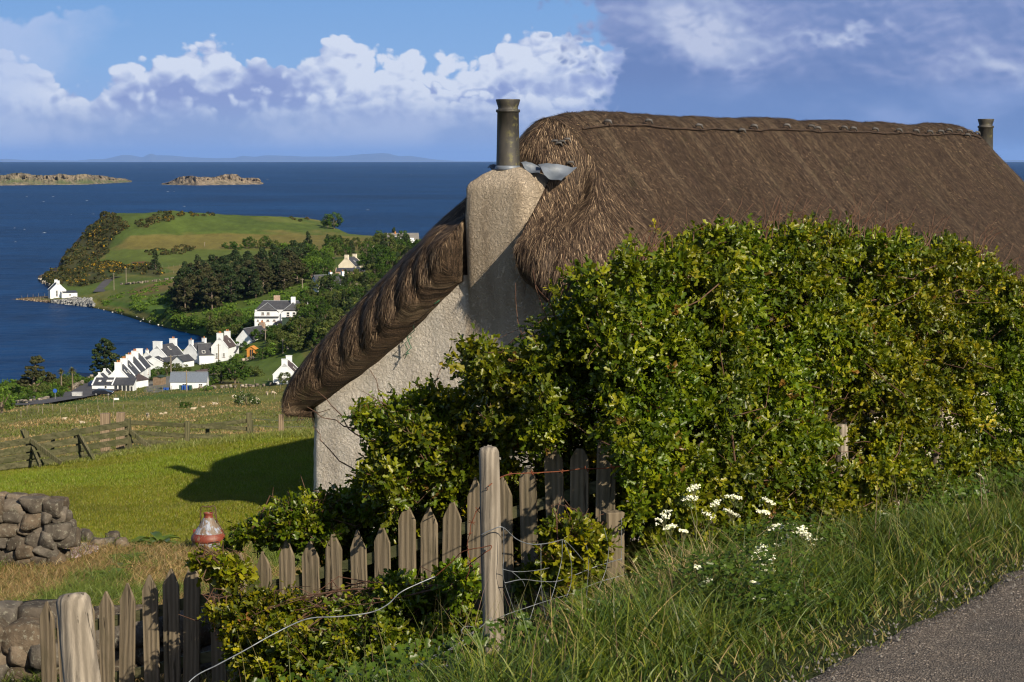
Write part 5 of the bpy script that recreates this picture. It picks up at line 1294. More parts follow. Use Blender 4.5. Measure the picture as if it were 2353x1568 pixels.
# broader dark weeds at the hedge foot
rg = np.random.default_rng(52); n = 11000; t = rg.uniform(-5, 11, n); d_ = rg.uniform(1.1, 2.6, n)
x = EDGE0[0] + EDGE_D[0] * t - EDGE_D[1] * d_; y = EDGE0[1] + EDGE_D[1] * t + EDGE_D[0] * d_; keep = vnoise(np.stack([x, y, x * 0], -1), 1.0, 61, 2) > -.05; x, y = x[keep], y[keep]; n = len(x)
P = np.stack([x, y, znear(x, y) + rg.uniform(.03, .22, n)], -1); V_, F_ = leaf_arrays(P, np.tile([[.2, -.3, .8]], (n, 1)), .042, rg)
o = npmesh('verge_weeds', V_, F_, MLEAF, col=np.repeat(palette(rg, n, [(.040, .076, .006), (.062, .105, .008)], (.6, .4)), 9, 0)); tag(o, 'dark broad leaved weeds at the foot of the hedge', 'weeds', kind='stuff')

# mown lawn
rg = np.random.default_rng(53); n = 420000; Y = 21 + 14.6 * rg.random(n) ** .85; k = rg.uniform(-.325, -.075, n); x = k * Y; w_ = lawn_w(x, Y)
keep = (rg.random(n) < w_); x, Y = x[keep], Y[keep]; n = len(x); P3_ = np.stack([x, Y, x * 0], -1); pn = vnoise(P3_, 1.0, 24, 3); pb = vnoise(P3_ * [1, .5, 1], .28, 25, 2)
cg = palette(rg, n, [(.128, .155, .006), (.172, .190, .009), (.225, .21, .022), (.25, .19, .055)], (.42, .36, .15, .07)) * (.92 + .34 * pn + .30 * pb)[:, None]; cg[:, 0] *= 1 - .18 * sm(pb + .6 * pn, -.1, .5)
V_, F_, C_ = blades(n, np.stack([x, Y, znear(x, Y) - .008], -1), rg.uniform(.025, .055, n) * (1 + .4 * pn), .004 + .003 * rg.random(n), rg.uniform(.2, 1.0, n), rg, np.clip(cg, .01, .5), 1)
o = npmesh('lawn_grass', V_, F_, MGRASS, col=C_); tag(o, 'short mown yellow green lawn below the cottage', 'grass', kind='stuff')
# rough ground: dry grass with green tufts
rg = np.random.default_rng(54); n = 120000; Y = 13.4 + 9.4 * rg.random(n); k = rg.uniform(-.335, -.02, n); x = k * Y; w_ = lawn_w(x, Y); keep = rg.random(n) > w_; x, Y = x[keep], Y[keep]; n = len(x)
P3_ = np.stack([x, Y, x * 0], -1); pn = vnoise(P3_, 1.3, 26, 3); gr = sm(pn, .05, .35)
cg = palette(rg, n, [(.26, .175, .075), (.19, .125, .055), (.34, .25, .12), (.13, .12, .035)], (.38, .28, .16, .18)); gg = palette(rg, n, [(.085, .125, .018), (.13, .16, .03)], (.6, .4))
cg = np.where((gr + .12 > rg.random(n))[:, None], gg, cg) * (1 + .2 * vnoise(P3_, .5, 27, 2))[:, None]
V_, F_, C_ = blades(n, np.stack([x, Y, znear(x, Y) - .01], -1), rg.uniform(.04, .13, n) * (1 + .5 * gr), .003 + .003 * rg.random(n), rg.uniform(.4, 1.8, n), rg, np.clip(cg, .01, .5), 2)
o = npmesh('rough_grass', V_, F_, MGRASS, col=C_); tag(o, 'dry straw coloured rough grass with green tufts behind the pickets', 'grass', kind='stuff')
# tufts on the crest of the lawn and along edges
rg = np.random.default_rng(55); n = 9000; k = rg.uniform(-.262, -.10, n); Y = rg.uniform(34.2, 35.6, n); x = k * Y
V_, F_, C_ = blades(n, np.stack([x, Y, znear(x, Y) - .01], -1), rg.uniform(.04, .12, n), .006 + .004 * rg.random(n), rg.uniform(.2, .9, n), rg, palette(rg, n, [(.13, .16, .03), (.18, .18, .045)], (.6, .4)), 2)
o = npmesh('lawn_edge_grass', V_, F_, MGRASS, col=C_); tag(o, 'longer grass along the crest of the lawn by the rail fence', 'grass', kind='stuff')

# docks: rosettes of broad leaves
def dock(px, py, size, label, Y0=12, dark=False):
    p = gnear(px, py, Y0); v, f, c_ = [], [], []; n_ = random.randint(9, 13)
    for i in range(n_):
        a = 2 * math.pi * i / n_ + random.uniform(-.3, .3); L = size * random.uniform(.7, 1.2); w = L * random.uniform(.16, .22); b = len(v); up = random.uniform(.5, 1.1)
        for k in range(6):
            t = k / 5; r = L * t; z = L * (up * t - 1.0 * up * t * t * .8); ww = w * math.sin(math.pi * min(1, t * .85 + .12)) * (1 if k < 5 else .05); d = np.array([math.cos(a), math.sin(a)]); s_ = np.array([-math.sin(a), math.cos(a)])
            v += [(r * d[0] - ww * s_[0], r * d[1] - ww * s_[1], z + .01), (r * d[0], r * d[1], z - ww * .25), (r * d[0] + ww * s_[0], r * d[1] + ww * s_[1], z + .01)]
            col_ = random.choice([(.06, .10, .018), (.09, .135, .022)]); c_ += [col_] * 3
        for k in range(5): q_ = b + 3 * k; f += [(q_, q_ + 1, q_ + 4, q_ + 3), (q_ + 1, q_ + 2, q_ + 5, q_ + 4)]
    o = npmesh('dock_plant', v, np.array(f), MLEAF, col=c_); o.location = Vector(p); tag(o, label, 'plant', 'dock plants in the rough grass')
for x, y, s_, lab in [(300, 1258, .26, 'dock plant with upright leaves beyond the edging stones'), (370, 1250, .28, 'broad dock plant at the lawn margin left of the can'), (298, 1290, .20, 'small dock rosette in the dry grass'), (255, 1330, .20, 'dark green dock patch in the middle of the dry grass'), (232, 1338, .16, 'low dock leaves left of the darkest patch'), (215, 1345, .15, 'leftmost low dock in the dry grass'), (420, 1262, .18, 'dock leaves close to the left of the rusty can'), (275, 1312, .14, 'little dock seedling above the dark patch')]: dock(x, y, s_, lab)

# ---- cow parsley on the verge
MSTEM = simple('green_stem', (.075, .115, .03), (.11, .09, .05), scale=8, rough=.6); MUMB = attrmat('umbel_white', .7, transl=.2); MFERN = MLEAF
def parsley(label, base_px, base_py, Yb, heads, seed, leaves=60):
    rg = np.random.default_rng(seed); b = W(base_px, base_py, Yb); b[2] = znear(b[0], b[1])[0]; e = empty('cow_parsley', b); tag(e, label, 'wildflower', 'cow parsley along the verge')
    mb = MB(); top = W(heads[0][0], heads[0][1], Yb) - b; node = top * .55 + np.array([.02, 0, -.02])
    mb.tube([(0, 0, 0), tuple(node * .5 + np.array([.02, 0, 0])), tuple(node)], [.006, .005, .004], 5)
    for (hx, hy, hs) in heads:
        fv_, ff_, fc_ = [], [], []
        h = W(hx, hy, Yb + rg.uniform(-.15, .15)) - b; mb.tube([tuple(node), tuple((node + h) / 2 + rg.normal(size=3) * .015), tuple(h - np.array([0, 0, .05]))], [.0035, .0028, .002], 4)
        tilt = rg.normal(size=2) * .35
        for k in range(13):
            a = 2.4 * k; r = hs * .042 * math.sqrt(k / 12); q_ = h + np.array([r * math.cos(a), r * math.sin(a), .012 - r * r * 3 + tilt[0] * r * math.cos(a) + tilt[1] * r * math.sin(a)])
            mb.tube([tuple(h - np.array([0, 0, .05])), tuple(q_)], .0010, 3, False)
            for j in range(11):
                c_ = q_ + rg.normal(size=3) * np.array([.006, .006, .003]) * hs; s_ = .0044 * rg.uniform(.7, 1.2); bb = len(fv_); n_ = rg.normal(size=3) * .5 + np.array([0, -.5, 1]); n_ /= np.linalg.norm(n_); t_ = np.cross(n_, [1, 0, 0]); t_ /= np.linalg.norm(t_); u_ = np.cross(n_, t_)
                fv_ += [c_ + (t_ * math.cos(w) + u_ * math.sin(w)) * s_ for w in (0, 1.257, 2.513, 3.77, 5.03)]; ff_.append([bb, bb + 1, bb + 2, bb + 3, bb + 4]); fc_ += [(.80, .80, .70) if rg.random() < .85 else (.5, .55, .25)] * 5
        npmesh('umbel', np.array(fv_), np.array(ff_), MUMB, e, col=fc_)
    mb.build('stem', MSTEM, e)
    n = leaves * 10; az = rg.uniform(0, 6.28, n); rr = rg.uniform(.03, .32, n) * (1 + .3 * np.sin(az * 3 + seed)); P = np.stack([rr * np.cos(az), rr * np.sin(az), rg.uniform(.05, .34, n) * (1.1 - rr)], -1)
    V_, F_ = leaf_arrays(P, np.tile([[0, -.2, .9]], (n, 1)), .030, rg, .5); npmesh('leaves', V_, F_, MFERN, e, col=np.repeat(palette(rg, n, [(.038, .070, .006), (.060, .10, .010)], (.6, .4)), 9, 0))
for a in [('cow parsley whose two highest umbels stand against the hedge', 1585, 1490, 11.1, [(1595, 1124, .9), (1587, 1148, 1.1), (1645, 1160, .7)], 1),
          ('cow parsley with paired umbels nearest the corner post', 1560, 1470, 10.9, [(1527, 1190, 1.1), (1541, 1214, .9), (1572, 1225, .6)], 2),
          ('cow parsley with three heads above the short fence post', 1680, 1440, 11.6, [(1688, 1145, 1.2), (1682, 1182, 1.1), (1627, 1186, .9)], 3),
          ('cow parsley leaning right of the short post with clustered heads', 1775, 1430, 11.3, [(1768, 1156, .9), (1756, 1180, 1.0), (1784, 1214, 1.2)], 4),
          ('cow parsley with the broadest group of white heads', 1835, 1420, 10.9, [(1818, 1234, 1.1), (1844, 1222, .7), (1858, 1238, 1.1), (1846, 1276, 1.0), (1794, 1254, .8)], 5),
          ('cow parsley whose heads form a long vertical cluster', 1745, 1470, 9.7, [(1746, 1270, 1.1), (1757, 1292, 1.3), (1763, 1318, 1.0)], 6),
          ('short cow parsley with one small head low in the grass', 1750, 1480, 9.0, [(1746, 1382, .8), (1735, 1345, .5)], 7),
          ('cow parsley far up the verge with a drooping pair of heads', 2260, 1150, 15.0, [(2255, 1098, 1.0), (2262, 1120, .6)], 8),
          ('farthest cow parsley, at the very edge of the hedge', 2340, 1130, 15.7, [(2343, 1075, 1.1), (2322, 1052, .9), (2290, 1135, .5)], 9),
          ('lone small cow parsley head amid the upper verge grass', 2155, 1250, 14.0, [(2153, 1196, .8)], 10),
          ('cow parsley still in green bud over the shaded grass', 1620, 1480, 9.4, [(1621, 1342, .7), (1605, 1310, .5)], 12)]: parsley(*a)

# ================================================================ the village
MWHITE = simple('white_limewash', (.62, .65, .70), (.52, .55, .60), scale=.6, rough=.85, bump=.3, bscale=6, bdist=.03)
MCREAM = simple('cream_render', (.62, .57, .47), (.55, .50, .41), scale=.6, rough=.85)
def m_slate(name, c1, c2):
    m, q, p, o = newmat(name)
    co = q.node('ShaderNodeTexCoord').outputs['Object']; n = q.noise(co, .8, 5, .6); br = q.node('ShaderNodeTexBrick'); q.l.new(co, br.inputs['Vector']); br.inputs['Scale'].default_value = 3.2
    st = q.noise(q.scl(co, (1, 1, 3)), 3.0, 4, .6)
    cc = q.mix(q.sstep(q.m('ADD', q.m('MULTIPLY', n, .5), q.m('MULTIPLY', st, .5)), .38, .62), c1, c2); q.l.new(cc, p.inputs['Base Color']); p.inputs['Roughness'].default_value = .6
    q.l.new(q.bump(st, .5, .03), p.inputs['Normal']); return m
MSLATE = m_slate('slate_roof', (.026, .028, .036), (.050, .052, .062)); MBROWNROOF = m_slate('brown_roof', (.045, .030, .030), (.075, .055, .05)); MGREYROOF = m_slate('grey_tiles', (.11, .105, .10), (.16, .15, .145))
MRIDGE = simple('ridge_lead', (.22, .24, .28), rough=.6); MTERRA = simple('terracotta', (.42, .17, .06), (.30, .11, .04), scale=3, rough=.8); MGLASS = simple('window_glass', (.020, .024, .03), (.04, .045, .055), scale=1, rough=.15, spec=.5)
MFRAME = simple('white_frame', (.70, .70, .70), rough=.6); MSILL = simple('red_sill', (.20, .09, .07), rough=.8); MGREEN = simple('green_boards', (.016, .032, .022), (.026, .048, .032), scale=2, rough=.7); MTIMBER = simple('orange_timber', (.50, .22, .045), (.38, .16, .03), scale=3, rough=.7)
MTIN = simple('corrugated_metal', (.16, .19, .24), (.11, .13, .17), scale=1.4, rough=.45, metal=.2, stretch=(6, 6, .3)); MBRST = simple('brown_boards', (.13, .09, .06), (.19, .14, .10), scale=2, rough=.9); MPATE = simple('solar_panel', (.02, .04, .09), rough=.2, spec=.6)
MBRICKCH = simple('pink_stone', (.25, .17, .13), (.35, .27, .22), scale=2, rough=.9)

def house(name, label, at, th, Wd, L, hw, rise, walls=MWHITE, roof=MSLATE, chims=(), wins=(), lights=(), cat='house', cope=True, group=None, drop=.6, over=.12, ridge=True, catslide=0.0):
    """gabled building. at: ground point under the middle of the near gable; th: bearing of its ridge, degrees from straight ahead towards the right"""
    e = empty(name, at, -R(th)); tag(e, label, cat, group)       # local +y runs along the ridge, +x to its right
    w = Wd / 2; ex = w + catslide; hx = hw - catslide * rise / w
    MB().prism([(-w, -drop), (w, -drop), (w, hw), (0, hw + rise), (-w, hw)], 0, L).build('wall', walls, e)
    t = .12; sl = rise / w; y0, y1 = (-.02, L + .02) if cope else (-.22, L + .22)
    rf_ = MB()
    for s_ in (-1, 1):
        xe = w + over + (catslide if s_ > 0 else 0); ze = hw - sl * (xe - w)
        pts = [(0, hw + rise + .02), (s_ * xe, ze + .02), (s_ * xe, ze + .02 + t), (0, hw + rise + t + .03)]
        if s_ > 0: pts = pts[::-1]
        rf_.prism(pts, y0, y1)
    ro = rf_.build('roof', roof, e)
    if cope:
        for yy_ in (-.06, L - .22):
            mb = MB()
            for s_ in (-1, 1):
                xe = w + over * .6; ze = hw - sl * (xe - w); pts = [(0, hw + rise + .02), (s_ * xe, ze + .02), (s_ * xe, ze + .27), (0, hw + rise + .29)]
                if s_ > 0: pts = pts[::-1]
                mb.prism(pts, yy_, yy_ + .28)
            mb.build('cope', walls, e)
    elif ridge: MB().box((0, L / 2, hw + rise + t + .05), (.26, L + .3, .10)).build('ridge_cap', MRIDGE, e)
    for (yc, cw, cd, chh, npot, *rest) in chims:
        chh = chh * .45
        cm = rest[0] if rest else walls; xo = rest[1] if len(rest) > 1 else 0
        c = MB().box((xo, yc, hw + rise * (1 - abs(xo) / w) - .5 + (chh + .5) / 2), (cw, cd, chh + .9)); zt = hw + rise * (1 - abs(xo) / w) - .5 + (chh + .5) / 2 + (chh + .9) / 2; c.box((xo, yc, zt + .05), (cw + .12, cd + .12, .12)); co_ = c.build('chimney', cm, e)
        for k in range(npot): MB().lathe([(.15, 0), (.13, .45), (.16, .5)], (xo + (k - (npot - 1) / 2) * .42, yc, zt + .10), 10).build('chimney_pot', MTERRA, co_)
    for (face, a, z, ww, hh) in wins:
        fr = MB(); gl = MB(); sl_ = MB(); o1 = .03
        def put(m_, da, dz, sw, sh, out, th_):
            if face == 'g': m_.box((a + da, -out, z + dz), (sw, th_, sh))
            elif face == 'b': m_.box((a + da, L + out, z + dz), (sw, th_, sh))
            elif face == 'r': m_.box((w + out, a + da, z + dz), (th_, sw, sh))
            else: m_.box((-w - out, a + da, z + dz), (th_, sw, sh))
        put(gl, 0, 0, ww, hh, .012, .03)
        for s_ in (-1, 1): put(fr, s_ * (ww / 2), 0, .09, hh + .12, .03, .06); put(fr, 0, s_ * (hh / 2), ww, .09, .028, .06)
        put(fr, 0, 0, ww, .05, .026, .05); put(fr, 0, 0, .05, hh, .024, .05)
        f_ = fr.build('window', MFRAME, e); gl.build('pane', MGLASS, f_); put(sl_, 0, -hh / 2 - .12, ww + .2, .09, .06, .12); sl_.build('sill', MSILL, f_)
    for (yc, fr_, ww, hh) in lights:      # rooflights in the right-hand slope
        d_ = Vector((w, 0, -rise)).normalized(); n_ = Vector((rise, 0, w)).normalized(); p = Vector((w * fr_, yc, hw + rise * (1 - fr_))) + n_ * .2
        M = np.array([d_, Vector((0, 1, 0)), n_]); v = [(np.array([a_ * hh / 2, b_ * ww / 2, c_ * .03]) @ M + np.array(p)) for c_ in (-1, 1) for a_, b_ in ((-1, -1), (1, -1), (1, 1), (-1, 1))]
        MB().add(v, [(3, 2, 1, 0), (4, 5, 6, 7), (0, 1, 5, 4), (1, 2, 6, 5), (2, 3, 7, 6), (3, 0, 4, 7)]).build('rooflight', MFRAME, e)
        v2 = [(np.array([a_ * hh * .42, b_ * ww * .38, c_ * .034]) @ M + np.array(p)) for c_ in (-1, 1) for a_, b_ in ((-1, -1), (1, -1), (1, 1), (-1, 1))]
        MB().add(v2, [(3, 2, 1, 0), (4, 5, 6, 7), (0, 1, 5, 4), (1, 2, 6, 5), (2, 3, 7, 6), (3, 0, 4, 7)]).build('rooflight_pane', MGLASS, e)
    return e
def leanto(name, label, at, th, Wd, L, h0, h1, walls=MWHITE, roof=MSLATE, wins=(), cat='extension', drop=.6, split=None, lights=()):
    """single pitch roof: front (near) height h0, back height h1; width runs across, L is the depth"""
    e = empty(name, at, -R(th)); tag(e, label, cat); w = Wd / 2
    v = [(-w, 0, -drop), (w, 0, -drop), (w, L, -drop), (-w, L, -drop), (-w, 0, h0), (w, 0, h0), (w, L, h1), (-w, L, h1)]
    MB().add(v, [(3, 2, 1, 0), (4, 5, 6, 7), (0, 1, 5, 4), (1, 2, 6, 5), (2, 3, 7, 6), (3, 0, 4, 7)]).build('wall', walls, e)
    sl = (h1 - h0) / L
    def slab(x0, x1, y0, y1, up, t):
        v = [(x0, y0, h0 + sl * y0 + up), (x1, y0, h0 + sl * y0 + up), (x1, y1, h0 + sl * y1 + up), (x0, y1, h0 + sl * y1 + up)]; v += [(a, b, c + t) for a, b, c in v]
        return v, [(3, 2, 1, 0), (4, 5, 6, 7), (0, 1, 5, 4), (1, 2, 6, 5), (2, 3, 7, 6), (3, 0, 4, 7)]
    MB().add(*slab(-w - .02, w + .15, -.25, L, .01, .10)).build('roof', roof, e)
    MB().add(*slab(-w - .06, -w + .25, -.3, L, .02, .22)).build('cope', walls, e)
    if split is not None: MB().add(*slab(split - .12, split + .14, -.3, L, .02, .20)).build('cope', walls, e)
    for (x, fr_, ww, hh) in lights: MB().add(*slab(x - ww / 2, x + ww / 2, L * fr_ - hh / 2, L * fr_ + hh / 2, .10, .05)).build('rooflight', MFRAME, e)
    for (x, z, ww, hh) in wins:
        fr = MB(); fr.box((x, -.03, z), (ww + .16, .06, hh + .16)); f_ = fr.build('window', MFRAME, e); MB().box((x, -.075, z), (ww, .03, hh)).build('pane', MGLASS, f_)
    return e

def at(px, py, dz=0.0): p = gfar(px, py); p[2] += dz; return p
# the seafront terrace, seen along its ridge
ter = ['nearest house of the white terrace with two orange pots on its gable', 'second house of the white terrace counted from the sunroom', 'third house of the white terrace with a tall pair of pots', 'farthest house of the white terrace touching the low sheds']
p0 = at(272, 896)
for i in range(4):
    p = p0 + np.array([0, 6.9 * i, .12 * i])
    house('terraced_house', ter[i], p, 0, 5.2, 6.8, 2.4, 2.9 + .1 * i, chims=[(.45, 1.6, .85, 1.9, 2)] + ([(6.4, 1.6, .8, 1.9, 0)] if i == 3 else []), lights=[(2.4, .45, .8, 1.0), (4.6, .6, .8, 1.0)] if i == 0 else ([(3.5, .3, .7, .9)] if i == 1 else []), wins=[('r', 3.5, 1.3, .9, 1.1)], cat='house', group='terraced houses by the shore')
pl = p0 + np.array([-.4, -4.6, -.2]); leanto('sunroom', 'low white sunroom with slate roof against the nearest terrace gable', pl, 0, 9.6, 3.8, 1.9, 3.1, wins=[(1.75, 1.05, .75, 1.35), (2.7, 1.05, .75, 1.35), (3.6, 1.05, .7, 1.35), (4.4, 1.0, .5, 1.1), (.75, 1.05, .7, 1.35), (-1.6, 1.4, .4, .5)], split=-.1, lights=[(-3.3, .5, .6, .8), (-1.4, .5, .7, .9), (-.75, .5, .7, .9)])
p = at(312, 893); leanto('lean_to_shed', 'dark roofed open shed along the lower side of the terrace', p, -62, 9.5, 3.0, 1.8, 2.9, roof=MBROWNROOF, cat='shed')
p = at(228, 883); house('outhouse', 'tiny white outhouse just left of the terrace gable', p, 4, 2.2, 4, 1.4, 1.0, chims=[(.3, .5, .5, .6, 0)], cat='outhouse')
p = at(240, 872); house('outhouse', 'second tiny white outhouse, upslope towards the shore conifer', p, 4, 2.0, 3.4, 1.3, 1.0, chims=[(.3, .5, .5, .6, 0)], cat='outhouse')
# low slate roofs between the terrace and the big gabled house
p = at(331, 853); house('cottage', 'small slate roofed cottage touching the last terrace chimney', p, 4, 5.0, 6.5, 1.6, 1.8, cope=False)
p = at(352, 850); house('cottage', 'low white cottage with a wide slate slope and two rooflights', p, 10, 7.2, 4.5, 1.3, 1.9, lights=[(2, .45, .6, .9), (3.2, .6, .6, .9)])
p = at(374, 846); house('cottage', 'narrow low cottage in front of the big gable with the wide stack', p, 24, 3.6, 6.5, 1.3, 1.3, cope=False)
# big gabled house
p = at(361, 843); house('white_house', 'tall white house with a very broad gable chimney and bare black pots', p, 18, 6.2, 9.9, 2.5, 3.1, chims=[(.5, 2.4, 1.0, 2.2, 0), (9.5, 1.9, 1.0, 2.2, 2)], lights=[(5.0, .35, .8, 1.2)], wins=[('r', 3, 1.4, .9, 1.1)])
p = at(337, 838); house('outhouse', 'small white lean house at the left foot of the broad gable', p, 18, 2.4, 4, 2.2, 1.2, chims=[(.4, .8, .6, .9, 1)], cat='outhouse')
p = at(409, 846); house('outhouse', 'low white wing with blue slate roof below the broad gabled house', p, 24, 3.6, 5.0, 1.7, 1.4, cope=False, wins=[('g', .3, 1.0, .7, .8)], cat='outhouse')
# the wide house with slate roof facing us
p = at(438, 834); house('white_house', 'white gable with two small orange potted stacks joined to the long slate roof', p, 26, 4.6, 7, 2.9, 2.3, chims=[(.4, 1.1, .8, 1.8, 1), (6.6, 1.1, .7, 1.8, 1)])
p = at(459, 838) + np.array([-.8, 2.9, 0]); house('white_house', 'white house whose long slate roof and blank wall face the pasture', p, 76, 6.0, 6.6, 2.5, 2.8, lights=[(1.2, .75, .9, 1.0), (4.5, .12, .5, .5)], cope=False)
p = at(505, 831); house('white_house', 'white gabled house with brown slates and two orange potted stacks', p, 10, 4.7, 7.2, 3.7, 2.8, roof=MBROWNROOF, chims=[(.45, 1.6, .9, 1.9, 2), (6.8, 1.5, .9, 1.9, 2)], lights=[(4, .55, .5, .8)], wins=[('g', -.8, 1.6, .5, 1.4), ('g', 1.2, 1.8, .5, 1.0)])
p = at(525, 824); leanto('porch', 'low dark roofed porch at the right foot of the brown slated house', p, 5, 4.0, 4.0, 1.6, 2.9, cat='porch')
p = at(561, 796); house('white_house', 'long slate roofed hall with a plain white gable beside the wooden hut', p, 20, 5.1, 12, 2.0, 2.9, cope=False, chims=[(11.2, 1.6, .8, 1.6, 2, MBRICKCH)])
# timber hut
p = at(577, 820); h = house('summer_hut', 'small orange timber summerhouse with a glazed door beside the bushes', p, 12, 2.4, 2.2, 1.9, .8, walls=MTIMBER, roof=MTIMBER, cope=False, cat='hut', drop=.2, over=.25, ridge=False)
MB().box((.15, -.03, 1.05), (.95, .05, 1.7)).build('door', MGLASS, h); [MB().box((x, -.07, 1.05), (.09, .05, 1.75)).build('door_frame', MTIMBER, h) for x in (-.35, .15, .65)]
# metal roofed shed facing us, and green shed behind
p = at(391.5, 894.5); p2 = at(458, 893); th = 90 - math.degrees(math.atan2(p2[1] - p[1], p2[0] - p[0])); Ls = float(np.linalg.norm((p2 - p)[:2]))
pm = p + np.array([0, 1.9, 0]); h = house('metal_roofed_shed', 'long white shed with a blue grey corrugated roof and wheelie bins', pm, 90, 3.8, Ls, 1.6, 2.0, roof=MTIN, cope=False, wins=[('r', Ls * .39, .85, .85, .75), ('r', Ls * .845, .85, .85, .75)], cat='shed', ridge=True, over=.1)
pm = at(452, 880); house('green_shed', 'dark green wooden shed with a dull brown roof behind the metal roofed one', pm, 32, 3.6, 4.6, 1.9, 1.0, walls=MGREEN, roof=MBROWNROOF, cope=False, cat='shed', over=.3, ridge=False)
pm = at(361, 886); house('timber_shed', 'small brown boarded shed with a mossy top beside the yard', pm, 15, 2.2, 2.6, 1.9, .25, walls=MBRST, roof=MGREEN, cope=False, cat='shed', ridge=False)
MBIN = {'blue': simple('blue_plastic', (.02, .08, .35), rough=.5), 'green': simple('green_plastic', (.02, .07, .05), rough=.5)}
for px, cl, lab in ((416, 'green', 'dark green wheelie bin at the left of the row by the white shed'), (422, 'blue', 'blue wheelie bin left of the middle of the shed row'), (428, 'blue', 'middle blue wheelie bin against the white shed'), (434, 'blue', 'blue wheelie bin right of the utility pole'), (439, 'green', 'green wheelie bin at the right end of the shed row'), (380, 'blue', 'low blue tub in the yard, the left one of two'), (386, 'blue', 'low blue tub nearest the shed corner')):
    p = at(px, 896); low = px < 400; b = empty('wheelie_bin' if not low else 'tub', p + np.array([0, -.6, 0])); tag(b, lab, 'bin' if not low else 'tub'); hh = .45 if low else 1.0
    MB().box((0, 0, hh / 2), (.55, .6, hh)).build('body', MBIN[cl], b, bevel=.03); MB().box((0, 0, hh + .04), (.60, .66, .08)).build('lid', MBIN[cl], b, bevel=.02)
# house half hidden by the thatch
p = at(654, 884); house('white_house', 'white gabled cottage half hidden behind the thatched eave', p, 2, 5.2, 7.5, 2.1, 2.6, chims=[(.4, 1.3, .8, 1.6, 0), (7.1, 1.3, .8, 1.8, 0)], roof=MBROWNROOF, lights=[(4, .6, .7, .9)])
# twin bay house
p = at(605, 747); p2 = at(683, 747); Lh = (p2 - p)[0]; e = empty('white_villa', (p + p2) / 2); tag(e, 'white villa with twin hipped slate gables and a van outside', 'villa'); Hh = Lh / 2; e.scale = (1, 1, .88)
MB().box((0, 3.5, 2.2), (Lh, 7, 5.6)).build('wall', MWHITE, e)
xs_l, xs_r = -Hh * .02, Hh * .98
for x0, x1, nm in ((-Hh, -.02 * Hh, 'bay'), (.08 * Hh, Hh * .97, 'bay')):
    xm = (x0 + x1) / 2; MB().prism([(x0, -.6), (x1, -.6), (x1, 4.1), (x1 - .9, 4.9), (x0 + .9, 4.9), (x0, 4.1)], -.9, 3).build('bay', MWHITE, e)
def pyr(pts, apex, name): v = list(pts) + [apex]; n = len(pts); MB().add(v, [tuple(range(n - 1, -1, -1))] + [(i, (i + 1) % n, n) for i in range(n)]).build(name, MSLATE, e)
MB().add([(-Hh - .2, -.1, 4.6), (Hh + .2, -.1, 4.6), (Hh + .2, 7.2, 4.6), (-Hh - .2, 7.2, 4.6), (-Hh * .72, 3.5, 7.7), (Hh * .72, 3.5, 7.7)], [(3, 2, 1, 0), (0, 1, 5, 4), (2, 3, 4, 5), (1, 2, 5), (3, 0, 4)]).build('roof', MSLATE, e)
for x0, x1 in ((-Hh * .95, -.02 * Hh), (.10 * Hh, Hh * .95)):
    xm = (x0 + x1) / 2; MB().add([(x0 + .5, -1.1, 4.9), (x1 - .5, -1.1, 4.9), (x1 + .15, 2.6, 4.0), (x0 - .15, 2.6, 4.0), (xm, 0.4, 7.3), (xm, 3.4, 7.4), (x1 + .1, -.6, 4.1), (x0 - .1, -.6, 4.1)], [(0, 1, 4), (1, 6, 2, 5, 4), (3, 7, 0, 4, 5), (2, 3, 5), (7, 6, 1, 0), (3, 2, 6, 7)]).build('gablet', MSLATE, e)
    for s_ in (-1, 1): MB().tube([(xm, .35, 7.36), (xm + s_ * ((x1 - x0) / 2 - .45), -1.12, 4.95)], .09, 5).build('hip_ridge', MRIDGE, e)
MB().tube([(-Hh * .72, 3.5, 7.75), (Hh * .72, 3.5, 7.75)], .10, 5).build('hip_ridge', MRIDGE, e)
MB().box((Hh * .52, 2.6, 8.0), (1.3, .9, 2.2)).build('chimney', MWHITE, e); MB().box((-Hh * .20, 6.2, 8.2), (1.8, .9, 2.2)).build('chimney', MBRICKCH, e); MB().box((Hh * 1.05, 5.5, 5.0), (.35, 1.0, 5.0)).build('side_stack', MWHITE, e)
MB().box((-Hh * .51, -1.15, 2.75), (Hh * .98, .5, .35)).build('porch_roof', MSLATE, e)
for x, z, ww, hh in ((-Hh * .66, 3.9, .75, .75), (-Hh * .44, 3.9, .75, .75), (Hh * .36, 3.6, .75, 1.4), (Hh * .60, 3.6, .75, 1.4), (-Hh * .86, 1.6, .4, .55), (-Hh * .68, 1.6, .3, .5), (-Hh * .46, 1.6, .7, .55), (-Hh * .2, 1.6, .7, .55)):
    f_ = MB().box((x, -.93, z), (ww + .14, .06, hh + .14)).build('window', MFRAME, e); MB().box((x, -.975, z + hh * .26), (ww, .03, hh * .42)).build('pane', MGLASS, f_); MB().box((x, -.975, z - hh * .26), (ww, .03, hh * .42)).build('pane', MGLASS, f_); MB().box((x, -1.0, z - hh / 2 - .12), (ww + .3, .14, .09)).build('sill', MSILL, f_)
p = at(668, 749) + np.array([0, -2, 0]); house('green_shed', 'dark green flat shed covering the right bay of the villa', p + np.array([-2.2, 1, 0]), 90, 2.0, 4.6, 2.2, .15, walls=MGREEN, roof=MGREEN, cope=False, cat='shed', ridge=False)
